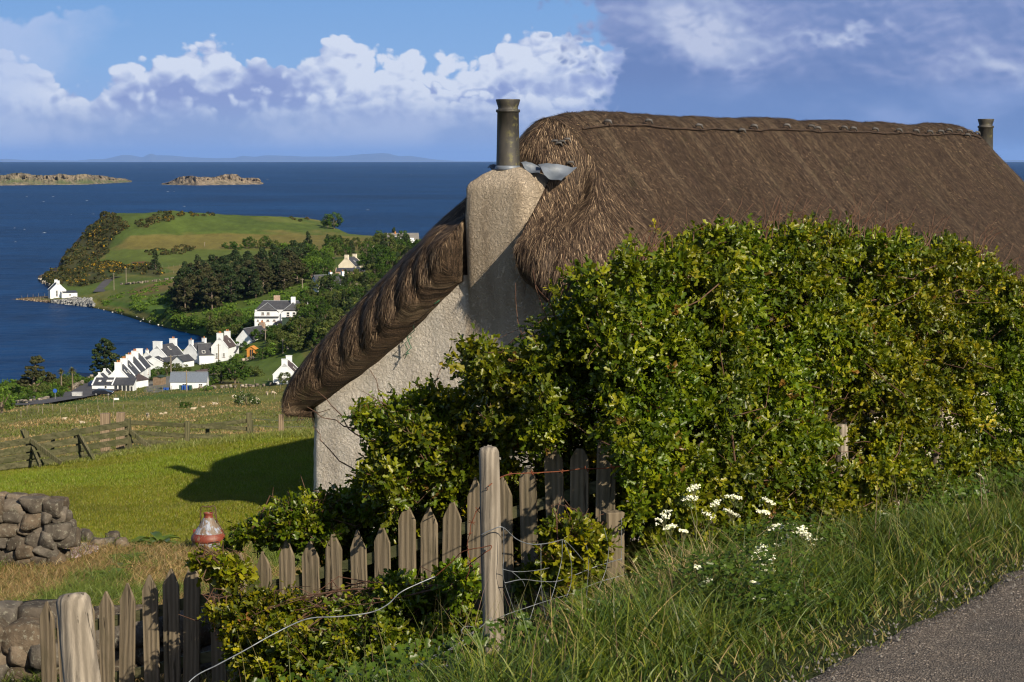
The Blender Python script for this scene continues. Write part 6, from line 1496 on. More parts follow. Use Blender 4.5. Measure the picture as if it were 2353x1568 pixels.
# house on the spit
p = at(134, 684.5); e = house('white_house', 'lone white house at the tip of the low grassy spit', p, -20, 6.6, 7.5, 3.0, 3.2, chims=[(.45, 1.3, .9, 1.5, 0), (7.0, 1.3, .9, 1.6, 0)], wins=[('g', -.6, 1.9, .8, 2.4)])
p = at(160, 684); leanto('extension', 'lower white wing with a sloping top attached to the spit house', p, -24, 6.5, 4, 2.0, 2.6, wins=[(.2, 1.1, .6, .6)])
# hillside houses
p = at(796, 627); e = house('cream_cottage', 'cream cottage with two chimneys among the hillside trees', p, 18, 6.6, 9, 2.6, 3.2, walls=MCREAM, chims=[(.45, 1.5, .9, 1.7, 0), (8.5, 1.5, .9, 1.7, 0)], lights=[(4, .5, .6, .9)], wins=[('g', -1.2, 1.4, .7, 1.1)])
p = at(806, 630) + np.array([0, -3, 0]); leanto('extension', 'low slate roofed annex across the front of the cream cottage', p, 0, 11, 3, 1.2, 2.2, walls=MBRICKCH)
p = at(912, 563); e = house('grey_bungalow', 'grey tiled house with a dormer half cut off by the thatch, on the skyline', p + np.array([-6, 3, 0]), 84, 8.5, 17, 2.4, 3.4, roof=MGREYROOF, cope=False, chims=[(5, 1.0, .7, 1.0, 1, MTERRA)])
for x, nm in ((5.0, 'dormer'), ): MB().box((3.6, x, 3.6), (2.4, 1.9, 1.7)).build('dormer', MWHITE, e); MB().box((4.82, x, 3.7), (.05, 1.3, 1.0)).build('dormer_pane', MGLASS, e); MB().box((3.5, x, 4.5), (2.9, 2.3, .14)).build('dormer_roof', MGREYROOF, e)
MB().box((4.6, 11.0, 1.5), (1.2, 7, 4.2)).build('gable_wing', MWHITE, e)
p = at(722, 672); e = house('white_house', 'sunken house showing only slates and a white chimney with orange pots', p, 60, 6, 11, 2.8, 2.8, chims=[(6.0, 1.3, .8, 1.6, 2), (10.5, 1.2, .8, 1.9, 2)], cope=False)

# ---- vehicles
MCARP = {'black': simple('black_car_paint', (.012, .014, .022), rough=.25, spec=.5), 'blue': simple('dark_blue_car_paint', (.02, .03, .07), rough=.25, spec=.5), 'white': simple('white_van_paint', (.55, .57, .60), rough=.35), 'silver': simple('silver_car_paint', (.35, .37, .40), rough=.3)}
MTYRE = simple('tyre', (.012, .012, .012), rough=.9); MRIM = simple('alloy_rim', (.35, .35, .36), rough=.4, metal=.5); MLAMP = simple('lamp_glass', (.6, .6, .58), rough=.2)
def vehicle(name, label, p, th, kind, paint, cat='car'):
    e = empty(name, p, R(th)); tag(e, label, cat)       # long axis along local x, nose at +x
    if kind == 'van': prof = [(-2.15, .35), (2.15, .35), (2.2, .8), (1.75, 1.05), (1.15, 1.75), (.7, 1.88), (-2.05, 1.85), (-2.18, 1.2)]; gl = [(1.62, 1.1), (1.12, 1.68), (.25, 1.70), (.25, 1.1)]
    else: prof = [(-2.2, .35), (2.15, .35), (2.25, .65), (2.0, .88), (1.1, 1.0), (.35, 1.42), (-1.2, 1.46), (-1.95, 1.05), (-2.25, .95)]; gl = [(1.0, 1.02), (.32, 1.36), (-1.15, 1.39), (-1.75, 1.06)]
    v = []; n = len(prof)
    for y, k in ((-.88, 1), (-.80, 1.0), (.80, 1.0), (.88, 1)):
        for x, z in prof: ins = .0 if abs(y) < .85 else 0; yy = y * (1 - .16 * max(0, z - .95)) if abs(y) > .85 else y * (1 - .16 * max(0, z - .95)) * 1.06; v.append((x * (.985 if abs(y) > .85 else 1), yy, z))
    f = [tuple(range(n)), tuple(range(4 * n - 1, 3 * n - 1, -1))] + [(r * n + (i + 1) % n, r * n + i, (r + 1) * n + i, (r + 1) * n + (i + 1) % n) for r in range(3) for i in range(n)]
    MB().add(v, f).build('body', MCARP[paint], e, bevel=.05)
    for s_ in (-1, 1):
        y = s_ * .865; m_ = [(x, y * (1 - .16 * max(0, z - .95)) * (1.005 + .0), z) for x, z in gl]; m2 = [(a, b - s_ * .03, c) for a, b, c in m_]; k = len(gl); MB().add(m_ + m2, [tuple(range(k)), tuple(range(2 * k - 1, k - 1, -1))] + [((i + 1) % k, i, k + i, k + (i + 1) % k) for i in range(k)]).build('side_window', MGLASS, e)
        for x in (-1.35, 1.38):
            wl = empty('wheel', (x, s_ * .78, .33), parent=e); mb = MB().lathe([(.20, -.1), (.33, -.09), (.335, .09), (.20, .1)], (0, 0, 0), 18); mb.v = [(a, c, b) for a, b, c in mb.v]; mb.build('tyre', MTYRE, wl, smooth=True)
            mb = MB().lathe([(.02, -.105), (.21, -.10), (.21, .10), (.02, .105)], (0, 0, 0), 12); mb.v = [(a, c, b) for a, b, c in mb.v]; mb.build('rim', MRIM, wl)
        MB().box((2.17, s_ * .62, .72), (.12, .32, .14)).build('headlight', MLAMP, e)
    a, b = (1.12, 1.72), (1.70, 1.08)
    if kind != 'van': a, b = (.38, 1.41), (1.06, 1.02)
    MB().add([(a[0] + .02, -.62, a[1]), (a[0] + .02, .62, a[1]), (b[0] + .02, .72, b[1]), (b[0] + .02, -.72, b[1]), (a[0] - .05, -.62, a[1] - .05), (a[0] - .05, .62, a[1] - .05), (b[0] - .05, .72, b[1] - .05), (b[0] - .05, -.72, b[1] - .05)], [(0, 1, 2, 3), (7, 6, 5, 4), (0, 3, 7, 4), (1, 5, 6, 2), (0, 4, 5, 1), (3, 2, 6, 7)]).build('windscreen', MGLASS, e)
    return e
vehicle('parked_car', 'black estate car parked side on below the sunroom', at(237, 910) + np.array([0, 0, .1]), -2, 'car', 'black')
vehicle('parked_car', 'dark blue car parked beyond the black one against the terrace', at(219, 889) + np.array([0, 0, .1]), 75, 'car', 'blue')
vehicle('parked_van', 'white van parked on the gravel in front of the villa', at(629, 750) + np.array([0, -2, .05]), -35, 'van', 'white', 'van')
vehicle('parked_car', 'dark car tucked between the white van and the green shed', at(650, 748) + np.array([0, -1, .05]), 10, 'car', 'black')
vehicle('parked_car', 'silver car half sunk in bushes to the right of the villa', at(706, 722), 20, 'car', 'silver')

# ---- roads of the village and the headland, draped on the land
def strip(name, pts, mat, up=.12, n=14):
    """pts: (px, py, half width in metres)"""
    P_ = []; 
    for i in range(len(pts) - 1):
        for k in range(n): t = k / n; P_.append([pts[i][j] * (1 - t) + pts[i + 1][j] * t for j in range(3)])
    P_.append(list(pts[-1])); c = np.array([gfar(a, b) for a, b, w in P_]); w = np.array([q_[2] for q_ in P_]); d = np.gradient(c, axis=0); d[:, 2] = 0; d /= np.linalg.norm(d, axis=1)[:, None] + 1e-9; nn = np.stack([-d[:, 1], d[:, 0], d[:, 2] * 0], -1)
    rows = []
    for k in (-1, -.5, 0, .5, 1): q_ = c + nn * (w * k)[:, None]; q_[:, 2] = c[:, 2] + up; rows.append(q_)
    V_ = np.stack(rows, 1).reshape(-1, 3); o = npmesh(name, V_, gridfaces(len(c), 5), mat, smooth=True); return tag(o, kind='structure')
MTAR = simple('village_tarmac', (.045, .044, .05), (.065, .062, .066), scale=.3, rough=.9)
strip('road', [(-120, 950, 3.2), (20, 936, 3.0), (90, 929, 3.0), (160, 918, 3.2), (215, 905, 3.6), (248, 898, 3.6)], MTAR, .45)
strip('road', [(60, 919, 1.6), (140, 911, 2.0), (190, 903, 2.6), (208, 890, 2.6), (212, 876, 2.4)], MTAR, .40)
strip('road', [(228, 672, 2.6), (232, 665, 2.2), (238, 656, 2.0), (246, 648, 2.0), (254, 642, 2.2), (266, 639, 2.4), (276, 637, 2.4)], MTAR, .25)

# ---- poles
MPOLE = simple('pole_wood', (.15, .125, .095), (.22, .19, .15), scale=3, rough=.9)
def pole(px, yt, yb, lab, arm=True):
    b = at(px, yb); h = (yb - yt) / 4575 * b[1]; e = empty('utility_pole', b); tag(e, lab, 'pole', 'wooden utility poles'); MB().tube([(0, 0, -.5), (0, 0, h * .5), (0, 0, h)], [.17, .15, .12], 8).build('pole', MPOLE, e)
    if arm: MB().box((0, 0, h - .35), (1.1, .1, .12)).build('crossarm', MPOLE, e)
for a in [(262, 628, 668, 'utility pole right beside the bend of the headland road'), (290, 615, 650, 'tall utility pole at the start of the far stone wall'), (393, 816, 862, 'utility pole in front of the broad gabled house'), (502.5, 790, 838, 'utility pole against the long slate roofed house'), (429, 850, 900, 'utility pole standing in front of the metal roofed shed'),
          (610, 757, 790, 'utility pole rising before the plain hall roof'), (650, 779, 812, 'utility pole in bushes up the slope from the hall'), (683, 705, 745, 'utility pole at the right corner of the villa'), (622, 695, 716, 'utility pole behind the villa roof'), (695, 640, 665, 'utility pole beside the sunken house chimneys'), (765, 591, 622, 'bare pole left of the cream cottage'),
          (762, 661, 684, 'utility pole in the middle of the hillside bushes'), (820, 650, 680, 'utility pole closest to the edge of the thatch'), (470, 557, 566, 'distant pole on the headland pasture'), (858, 550, 562, 'small pole by the skyline trees')]: pole(*a)

# ---- signs, skip
b = at(127, 922); e = empty('road_sign', b); tag(e, 'small round blue sign on a post at the village junction', 'sign'); MB().tube([(0, 0, -.2), (0, 0, 2.2)], .05, 6).build('post', MRIM, e); mb = MB().lathe([(.01, -.03), (.42, -.02), (.42, .02), (.01, .03)], (0, 0, 0), 20); mb.v = [(a, c - .08, bb + 2.1) for a, bb, c in mb.v]; mb.build('disc', MBIN['blue'], e)
b = at(270, 936) + np.array([-.3, -2, 0]); e = empty('road_sign', b); tag(e, 'pale fingerpost sign in the pasture grass below the road', 'sign'); MB().tube([(0, 0, -.2), (0, 0, 1.9)], .07, 6).build('post', MPOLE, e); MB().box((.5, 0, 1.75), (1.0, .06, .35)).build('board', MFRAME, e)
MCONC = simple('grey_tank', (.30, .31, .33), (.42, .43, .45), scale=1.5, rough=.8)
b = at(181, 914) + np.array([0, -1.5, .1]); e = empty('storage_tank', b); tag(e, 'pale grey box tank beside the village road', 'tank'); MB().box((0, 0, .6), (2.0, 1.3, 1.2)).build('body', MCONC, e, bevel=.04); MB().box((0, 0, 1.23), (2.1, 1.4, .08)).build('lid', MCONC, e)

# ---- far stone walls and little field fences: each line one thing
def farwall(name, label, pts, h, seed, w=.6, gap=.0):
    P_ = np.array([gfar(a, b) for a, b in pts]); lst = []; rg = random.Random(seed)
    for i in range(len(P_) - 1):
        L = np.linalg.norm(P_[i + 1] - P_[i]); n = max(2, int(L / .8))
        for k in range(n):
            t = k / n
            if rg.random() < gap: continue
            c_ = P_[i] * (1 - t) + P_[i + 1] * t
            for z in (0.15, .55 * h + .1): lst.append(((c_[0] + rg.uniform(-.1, .1), c_[1] + rg.uniform(-.2, .2), c_[2] + z + rg.uniform(-.1, .15)), (rg.uniform(.35, .95), w, h * rg.uniform(.4, .85)), rg.uniform(0, 3), rg.randrange(1, 400)))
    v, f, cc_ = [], [], []
    for c_, s_, rz, sd_ in lst:
        rr = np.random.default_rng(sd_); b = len(v); q_ = np.array([(x, y, z) for z in (-1, 1) for x, y in ((-1, -1), (1, -1), (1, 1), (-1, 1))], float) * (.42 + .12 * rr.random((8, 3))) * np.array(s_)
        cr, sr = math.cos(rz), math.sin(rz); q_ = np.stack([q_[:, 0] * cr - q_[:, 1] * sr, q_[:, 0] * sr + q_[:, 1] * cr, q_[:, 2]], -1) + np.array(c_); v += q_.tolist()
        f += [(b + 3, b + 2, b + 1, b), (b + 4, b + 5, b + 6, b + 7), (b, b + 1, b + 5, b + 4), (b + 1, b + 2, b + 6, b + 5), (b + 2, b + 3, b + 7, b + 6), (b + 3, b, b + 4, b + 7)]; k = rr.uniform(.35, 1.0) * (1.9 if rr.random() < .12 else 1); cc_ += [(.23 * k, .20 * k, .165 * k)] * 8
    o = npmesh(name, np.array(v), np.array(f), MFSTONE, col=np.clip(cc_, 0, .6), origin=np.array(v[0])); return tag(o, label, 'wall')
MFSTONE = attrmat('far_stone', .95)
farwall('field_wall', 'broken stone wall climbing from the headland road to the conifer wood', [(276, 656), (300, 654), (330, 651), (380, 645), (430, 639), (455, 634)], .9, 1, gap=.25)
farwall('field_wall', 'long pale stone wall above the wood along the headland pasture', [(455, 632), (490, 624), (520, 617), (560, 606), (600, 600), (640, 597), (690, 588)], .9, 2, gap=.15)
farwall('field_wall', 'tumbled stone wall between the pasture and the metal roofed shed', [(462, 896), (480, 894), (500, 893), (540, 891), (590, 889), (640, 886), (662, 883)], .6, 3, w=.6, gap=.22)
farwall('field_wall', 'stone wall slanting up from the timber hut into the bushes', [(560, 832), (590, 822), (620, 812), (660, 805), (690, 800)], .9, 4, gap=.2)
farwall('roadside_wall', 'curved pale stone wall between the village road and the shore garden', [(168, 897), (185, 889), (200, 880), (212, 872)], 1.3, 5)
farwall('roadside_wall', 'low light kerb wall along the near side of the village junction', [(35, 928), (60, 927), (90, 925), (110, 919)], .7, 6)
farwall('field_wall', 'stone wall low in the skyline trees beside the bungalow', [(840, 572), (870, 568), (905, 565)], 1.1, 7)
farwall('field_wall', 'small tumbled wall at the fork above the villa track', [(578, 745), (592, 742), (600, 744)], .9, 8)
# boulders of the spit and the shore
def boulders(label, poly, n, s0, s1, seed, cols):
    rg = random.Random(seed); v, f, c_ = [], [], []
    xs_, ys_ = [p[0] for p in poly], [p[1] for p in poly]; i = 0
    while i < n:
        x, y = rg.uniform(min(xs_), max(xs_)), rg.uniform(min(ys_), max(ys_))
        if not inpoly(x, y, poly): continue
        i += 1; p = gfar(x, y); s_ = rg.uniform(s0, s1); rr = np.random.default_rng(rg.randrange(9999)); b = len(v)
        q_ = rr.normal(size=(14, 3)); q_ /= np.linalg.norm(q_, axis=1)[:, None]
        q_ = np.array([(math.cos(a) * r, math.sin(a) * r, z) for z, r in ((-.6, .7), (.1, 1.0), (.75, .55)) for a in (0, 1.05, 2.09, 3.14, 4.19, 5.24)]) * (1 + .25 * rr.normal(size=(18, 1)) * .6) * s_ * np.array([1, 1, .7]) * .5
        q_[:, 2] = np.maximum(q_[:, 2], -.3); v += (q_ + p + np.array([0, 0, .15 * s_])).tolist()
        for r in range(2):
            for k in range(6): f.append((b + r * 6 + k, b + r * 6 + (k + 1) % 6, b + r * 6 + 6 + (k + 1) % 6, b + r * 6 + 6 + k))
        k = rg.uniform(.7, 1.3); col_ = rg.choice(cols); c_ += [tuple(min(.7, a * k) for a in col_)] * 18
        t6 = b + 12; f.append((t6, t6 + 1, t6 + 2, t6 + 3)); f.append((t6, t6 + 3, t6 + 4, t6 + 5))
    o = npmesh('boulders', np.array(v), np.array(f), MFSTONE, col=c_); return tag(o, label, 'boulders', kind='stuff')
boulders('grey armour boulders tipped along the root of the spit', [(118, 693), (170, 685), (210, 687), (218, 706), (205, 712), (150, 705), (120, 699)], 420, .7, 1.8, 1, [(.16, .165, .17), (.22, .22, .22), (.12, .125, .13)])
boulders('brown rocks along the waterline of the spit', [(24, 689), (60, 687), (118, 692), (118, 698), (60, 697), (26, 694)], 240, .5, 1.3, 2, [(.12, .085, .055), (.18, .14, .10)])
boulders('pale stones scattered on the weedy shore of the bay', [(215, 706), (300, 722), (400, 752), (470, 778), (440, 777), (340, 752), (250, 722)], 46, .35, .9, 3, [(.42, .42, .40), (.22, .21, .19), (.5, .5, .48)])
boulders('dark rocks under the headland cliff', [(88, 638), (118, 655), (108, 662), (92, 652)], 90, .6, 1.7, 4, [(.10, .085, .07), (.26, .24, .20)])

def postline(label, pts, n, h, seed, r=.05, group=None):
    """far field fence: a line of stakes, each a post of one fence, with its wires"""
    e = None; P_ = []
    for k in range(n):
        t = k / (n - 1) * (len(pts) - 1); i = min(int(t), len(pts) - 2); f = t - i; P_.append(gfar(pts[i][0] * (1 - f) + pts[i + 1][0] * f + random.uniform(-2, 2), pts[i][1] * (1 - f) + pts[i + 1][1] * f))
    e = empty('field_fence', P_[0]); tag(e, label, 'fence', group); b = np.array(e.location); me0 = None
    for p in P_:
        lean = random.uniform(-.12, .12)
        if me0 is None: o = MB().tube([(0, 0, -.3), (0, 0, h)], [r, r * .9], 6).build('post', MPOLE, e); me0 = o
        else: o = me0.copy(); COL.objects.link(o); o.parent = e
        o.location = Vector(p - b); o.rotation_euler = (0, lean, 0); o.scale = (1, 1, random.uniform(.85, 1.15))
    return e
postline('stake fence crossing the pasture in front of the white flowering bush', [(0, 966), (110, 952), (200, 946), (330, 938), (420, 932), (520, 925), (620, 919), (700, 915)], 17, 1.1, 1)
postline('stake fence along the foot of the village gardens', [(225, 928), (260, 921), (330, 905), (380, 900), (450, 898), (560, 897), (690, 892)], 18, 1.1, 2)
postline('second garden fence behind the tumbled wall', [(480, 882), (560, 882), (640, 879), (690, 876)], 8, 1.1, 3)
postline('leaning stake fence low on the pasture by the grassy road', [(60, 948), (120, 944), (200, 955), (260, 962)], 7, 1.1, 4)
postline('stake fence round the lawn of the spit house', [(84, 689), (100, 690), (118, 690), (140, 690), (170, 684)], 8, 1.3, 5, .07)
postline('stake fence on the outer edge of the spit', [(52, 686), (66, 684), (80, 682), (100, 682), (112, 682)], 6, 1.3, 6, .07)
postline('long stake fence beneath the hayfield of the headland', [(320, 622), (370, 617), (420, 613), (480, 606), (520, 602)], 16, 1.2, 7, .06)
postline('stake fence beside the gorse on the headland slope', [(360, 622), (400, 628), (450, 630), (500, 626)], 13, 1.2, 8, .06)

# ---- sheep
import bmesh
MWOOL = simple('wool', (.40, .35, .27), (.30, .24, .17), scale=6, rough=1.0, bump=.6, bscale=14, bdist=.05)
protos = {}
def sheep(px, py, pose, rz, lab, s_=1.0):
    if pose not in protos:
        o = sheep_skin(pose); protos[pose] = o
    else: o = protos[pose].copy(); COL.objects.link(o)
    o.location = Vector(at(px, py)); o.rotation_euler = (0, 0, R(rz)); o.scale = (s_ * .92,) * 3; tag(o, lab, 'sheep', 'sheep in the pasture'); return o
def sheep_skin(pose):
    pts, edges, rad = [], [], []
    def a(p, r, par=None):
        pts.append(p); rad.append(r)
        if par is not None: edges.append((par, len(pts) - 1))
        return len(pts) - 1
    z = .55 if pose != 'lying' else .26
    hip_ = a((-.35, 0, z), .23); mid = a((0, 0, z + .01), .26, hip_); sh = a((.35, 0, z), .22, mid)
    if pose == 'graze': nk = a((.58, 0, z - .12), .11, sh); hd = a((.72, 0, z - .36), .075, nk); a((.78, 0, z - .48), .05, hd)
    else: nk = a((.52, 0, z + .20), .11, sh); hd = a((.66, 0, z + .30), .085, nk); a((.80, 0, z + .24), .05, hd)
    a((-.55, 0, z - .05), .05, hip_)
    for par, x in ((hip_, -.36), (sh, .34)):
        for s_ in (-1, 1):
            if pose == 'lying': k = a((x + .05, s_ * .2, .12), .06, par); a((x + .25, s_ * .22, .06), .04, k)
            else: k = a((x - .02, s_ * .12, z - .28), .055, par); a((x, s_ * .12, .0), .035, k)
    bm = bmesh.new(); lay = bm.verts.layers.skin.verify(); vs = []
    for p, r in zip(pts, rad): v = bm.verts.new(p); v[lay].radius = (r, r); vs.append(v)
    vs[1][lay].use_root = True
    for e_ in edges: bm.edges.new((vs[e_[0]], vs[e_[1]]))
    me = bpy.data.meshes.new('sheep'); bm.to_mesh(me); bm.free(); me.materials.append(MWOOL)
    o = bpy.data.objects.new('sheep', me); COL.objects.link(o); o.modifiers.new('s', 'SKIN'); sb = o.modifiers.new('u', 'SUBSURF'); sb.levels = 1; sb.render_levels = 2
    return o
for s_ in [(588, 921, 'graze', 0, 'white sheep grazing right beside the flowering bush'), (536, 917, 'stand', 80, 'sheep standing left of the flowering bush'), (614, 909, 'graze', -80, 'tan sheep higher up, left one of the upper pair'), (628, 907, 'graze', -15, 'white sheep, right one of the upper pair nearest the wall'), (495, 931, 'lying', 170, 'pale sheep lying in the middle of the pasture'),
           (443, 943, 'lying', 0, 'sheep lying by the dark little bush'), (340, 961, 'stand', -70, 'sheep facing us above the tallest rail post'), (370, 955, 'graze', 20, 'small lamb, left of two above the rails', .6), (380, 953, 'graze', 200, 'small lamb, right of two above the rails', .6), (147, 965, 'lying', 0, 'white lamb lying far left in the rough pasture', .7), (190, 974, 'lying', 180, 'lamb lying above the left rails', .7), (466, 937, 'lying', 0, 'tiny pale lamb flat in the grass beside the lying sheep', .6)]: sheep(*s_)

# ================================================================ trees and bushes of the far land
MFOL = attrmat('far_foliage', .8, transl=.15, spec=.15); MBARK = simple('bark', (.10, .075, .055), (.16, .13, .10), scale=2, rough=.95)
def crown_cards(clumps, per, size, rg, cols, p, flat=.7):
    """clumps (n,4): centre and radius; leaf cards lie in shells round them"""
    n = len(clumps) * per; idx = np.repeat(np.arange(len(clumps)), per); d = rg.normal(size=(n, 3)); d /= np.linalg.norm(d, axis=1)[:, None]; rr = rg.uniform(.45, 1.0, n) ** .5
    P = clumps[idx, :3] + d * (clumps[idx, 3] * rr)[:, None] * [1, 1, flat]; N = d + rg.normal(size=(n, 3)) * .5; N /= np.linalg.norm(N, axis=1)[:, None]; T = np.cross(N, rg.normal(size=(n, 3))); T /= np.linalg.norm(T, axis=1)[:, None]; B = np.cross(N, T); s_ = size * rg.uniform(.5, 1.3, (n, 1))
    V_ = np.stack([P - T * s_ * .5, P + B * s_ * .35, P + T * s_ * .6, P - B * s_ * .4], 1).reshape(-1, 3); cc_ = palette(rg, n, cols, p) * (.75 + .5 * rg.random(len(clumps)))[idx][:, None]
    return V_, np.arange(4 * n).reshape(-1, 4), np.repeat(cc_, 4, 0)
PAL = {'leafy': ([(.022, .050, .007), (.036, .072, .009), (.056, .092, .013)], (.4, .4, .2)), 'conifer': ([(.016, .032, .011), (.028, .046, .015), (.050, .056, .022)], (.45, .38, .17)), 'pine': ([(.026, .032, .012), (.042, .044, .018), (.065, .056, .026)], (.42, .40, .18)),
       'olive': ([(.045, .065, .014), (.065, .085, .02), (.09, .10, .025)], (.4, .4, .2)), 'gorse': ([(.024, .034, .010), (.045, .045, .014), (.075, .055, .018), (.30, .18, .012)], (.46, .34, .19, .01)), 'bloom': ([(.040, .042, .012), (.34, .20, .012)], (.62, .38)), 'bright': ([(.05, .10, .012), (.075, .13, .016), (.10, .15, .02)], (.4, .4, .2)), 'may': ([(.035, .06, .014), (.05, .08, .018), (.45, .45, .36)], (.48, .40, .12))}
def make_tree(kind, pal, seed, name=None, ncl=None):
    """unit-height tree at the origin"""
    rg = np.random.default_rng(seed); cl = []; e = empty(name or 'tree', (0, 0, 0)); mb = MB()
    if kind == 'broad':
        for _ in range(ncl or 46):
            a = rg.uniform(0, 6.28); zz_ = rg.uniform(.18, .95); prof = math.sin(math.pi * min(1, (zz_ - .05) / .95)) ** .6; r = .44 * prof * rg.uniform(.3, 1) ** .5; cl.append((r * math.cos(a), r * math.sin(a), zz_ * .93, rg.uniform(.07, .14)))
        for k in range(6): a = k * 1.05 + rg.random(); mb.tube([(0, 0, .1), (.12 * math.cos(a), .12 * math.sin(a), .38), (.3 * math.cos(a), .3 * math.sin(a), .68)], [.018, .012, .005], 5)
        mb.tube([(0, 0, -.1), (.01, 0, .25), (0, .01, .6)], [.035, .028, .015], 7); per, size = 60, .052
    elif kind == 'bush':
        for _ in range(ncl or 30): a = rg.uniform(0, 6.28); r = .75 * rg.random() ** .5; cl.append((r * math.cos(a), r * math.sin(a), .12 + .68 * rg.random() * math.sqrt(max(0, 1 - (r / .85) ** 2)), rg.uniform(.12, .22)))
        mb.tube([(0, 0, -.1), (0, 0, .5)], [.03, .015], 5); mb.tube([(0, 0, 0), (.3, .1, .5)], [.02, .008], 5); per, size = 60, .085
    elif kind == 'conifer':
        for _ in range(ncl or 70): zz_ = rg.uniform(.08, .99) ; a = rg.uniform(0, 6.28); r = .27 * (1 - zz_) ** .75 * rg.uniform(.5, 1.1) + .01; cl.append((r * math.cos(a), r * math.sin(a), zz_, .05 + .05 * (1 - zz_)))
        mb.tube([(0, 0, -.1), (0, 0, .5), (0, 0, .96)], [.028, .018, .005], 7); per, size = 40, .05
    elif kind == 'pine':         # ragged maritime pine of the plantation
        for _ in range(ncl or 74): zz_ = rg.uniform(.07, .98); a = rg.uniform(0, 6.28); r = (.30 * math.sin(math.pi * min(1, (zz_ + .22) / 1.22)) ** .8) * rg.uniform(.3, 1.15); cl.append((r * math.cos(a), r * math.sin(a), zz_, rg.uniform(.05, .10)))
        for k in range(10): a = rg.uniform(0, 6.28); z_ = rg.uniform(.2, .8); mb.tube([(0, 0, z_), (.12 * math.cos(a), .12 * math.sin(a), z_ + .02), (.24 * math.cos(a), .24 * math.sin(a), z_ + .06)], [.010, .007, .003], 4)
        mb.tube([(0, 0, -.1), (0, .01, .5), (0, 0, .92)], [.028, .02, .006], 7); per, size = 44, .052
    V_, F_, C_ = crown_cards(np.array(cl), per, size, rg, *PAL[pal], flat=.62 if kind == 'pine' else .8); npmesh('crown', V_, F_, MFOL, e, col=C_)
    mb.build('trunk', MBARK, e); return e
POOL = {}
_o1 = 'first second third fourth fifth sixth seventh eighth ninth tenth eleventh twelfth thirteenth fourteenth fifteenth sixteenth seventeenth eighteenth nineteenth twentieth'.split()
ORD = _o1 + ['twenty ' + w for w in _o1[:9]] + ['thirtieth'] + ['thirty ' + w for w in _o1[:9]] + ['fortieth'] + ['forty ' + w for w in _o1[:9]]
def tree(px, py, h, kind, pal, label, group=None, name=None, wide=1.0, var=None):
    v_ = var if var is not None else random.randrange(3); key = (kind, pal, v_)
    nm = name or {'broad': 'broadleaf_tree', 'bush': 'bush', 'conifer': 'conifer_tree', 'pine': 'pine_tree'}[kind]
    if key not in POOL: e = make_tree(kind, pal, 100 + v_ * 7 + len(POOL), nm); POOL[key] = (e, children(e))
    else:
        src, kids = POOL[key]; e = src.copy(); COL.objects.link(e)
        for ch in kids: c_ = ch.copy(); COL.objects.link(c_); c_.parent = e
    e.name = nm; e.location = Vector(at(px, py)); e.rotation_euler = (0, 0, random.uniform(0, 6.28)); k = wide * random.uniform(.9, 1.12); e.scale = (h * k, h * k, h); tag(e, label, {'bush': 'bush'}.get(kind, 'tree'), group); return e
def scatter(poly, n, hs, kinds, label, group, seed, name=None, mind=5.0, wide=1.0, avoid=()):
    rg = random.Random(seed); xs_, ys_ = [p[0] for p in poly], [p[1] for p in poly]; got = []; tries = 0
    while len(got) < n and tries < 6000:
        tries += 1; x, y = rg.uniform(min(xs_), max(xs_)), rg.uniform(min(ys_), max(ys_))
        if not inpoly(x, y, poly) or any(inpoly(x, y, a_) for a_ in avoid): continue
        if any(abs(x - a_) < mind and abs(y - b_) < mind * .5 for a_, b_ in got): continue
        got.append((x, y))
    ys2 = sorted(b_ for a_, b_ in got); cuts = [ys2[len(ys2) // 3], ys2[2 * len(ys2) // 3]] if n > 14 else [-1, -1]
    for ri, rn in enumerate(('back', 'middle', 'front')):
        row = sorted((a_, b_) for a_, b_ in got if (b_ < cuts[0], cuts[0] <= b_ < cuts[1], b_ >= cuts[1])[ri])
        for k, (x, y) in enumerate(row): kd, pl_ = rg.choice(kinds); tree(x, y, rg.uniform(*hs), kd, pl_, label + (', %s from left%s' % (ORD[k], ', %s row' % rn if n > 14 else '')), group, name, wide)

scatter([(392, 700), (440, 728), (520, 704), (600, 682), (690, 655), (705, 618), (620, 622), (540, 636), (450, 652), (402, 680)], 84, (9, 12.5), [('pine', 'conifer'), ('pine', 'pine'), ('conifer', 'conifer'), ('pine', 'conifer')], 'dark conifer in the plantation above the bay', 'conifers of the plantation', 1, mind=7.5)
scatter([(600, 600), (700, 590), (760, 600), (760, 640), (700, 655), (640, 640), (610, 625)], 24, (7, 10), [('broad', 'leafy'), ('broad', 'leafy'), ('broad', 'bright')], 'round leafy tree beside the plantation', 'leafy trees beside the plantation', 2, mind=9)
scatter([(720, 585), (780, 565), (880, 556), (960, 562), (960, 640), (850, 655), (838, 600), (780, 596), (760, 620), (720, 612)], 44, (6, 10), [('broad', 'leafy'), ('broad', 'leafy'), ('conifer', 'conifer'), ('broad', 'olive')], 'tree of the wood round the cream cottage', 'trees of the hillside wood', 3, mind=9, avoid=[[(770, 598), (842, 598), (842, 650), (770, 650)]])
scatter([(760, 640), (860, 650), (860, 690), (740, 800), (690, 800), (688, 760), (700, 700), (735, 672)], 80, (3.2, 6.2), [('broad', 'leafy'), ('broad', 'leafy'), ('broad', 'olive'), ('conifer', 'conifer'), ('conifer', 'conifer'), ('bush', 'olive')], 'tree between the villa and the thatch', 'trees of the slope below the cottage', 4, mind=6.5)
scatter([(600, 762), (690, 755), (720, 805), (640, 812), (606, 800)], 20, (2.5, 4.5), [('broad', 'olive'), ('bush', 'leafy'), ('bush', 'olive')], 'shrub behind the long hall', 'shrubs behind the hall', 5, mind=7)
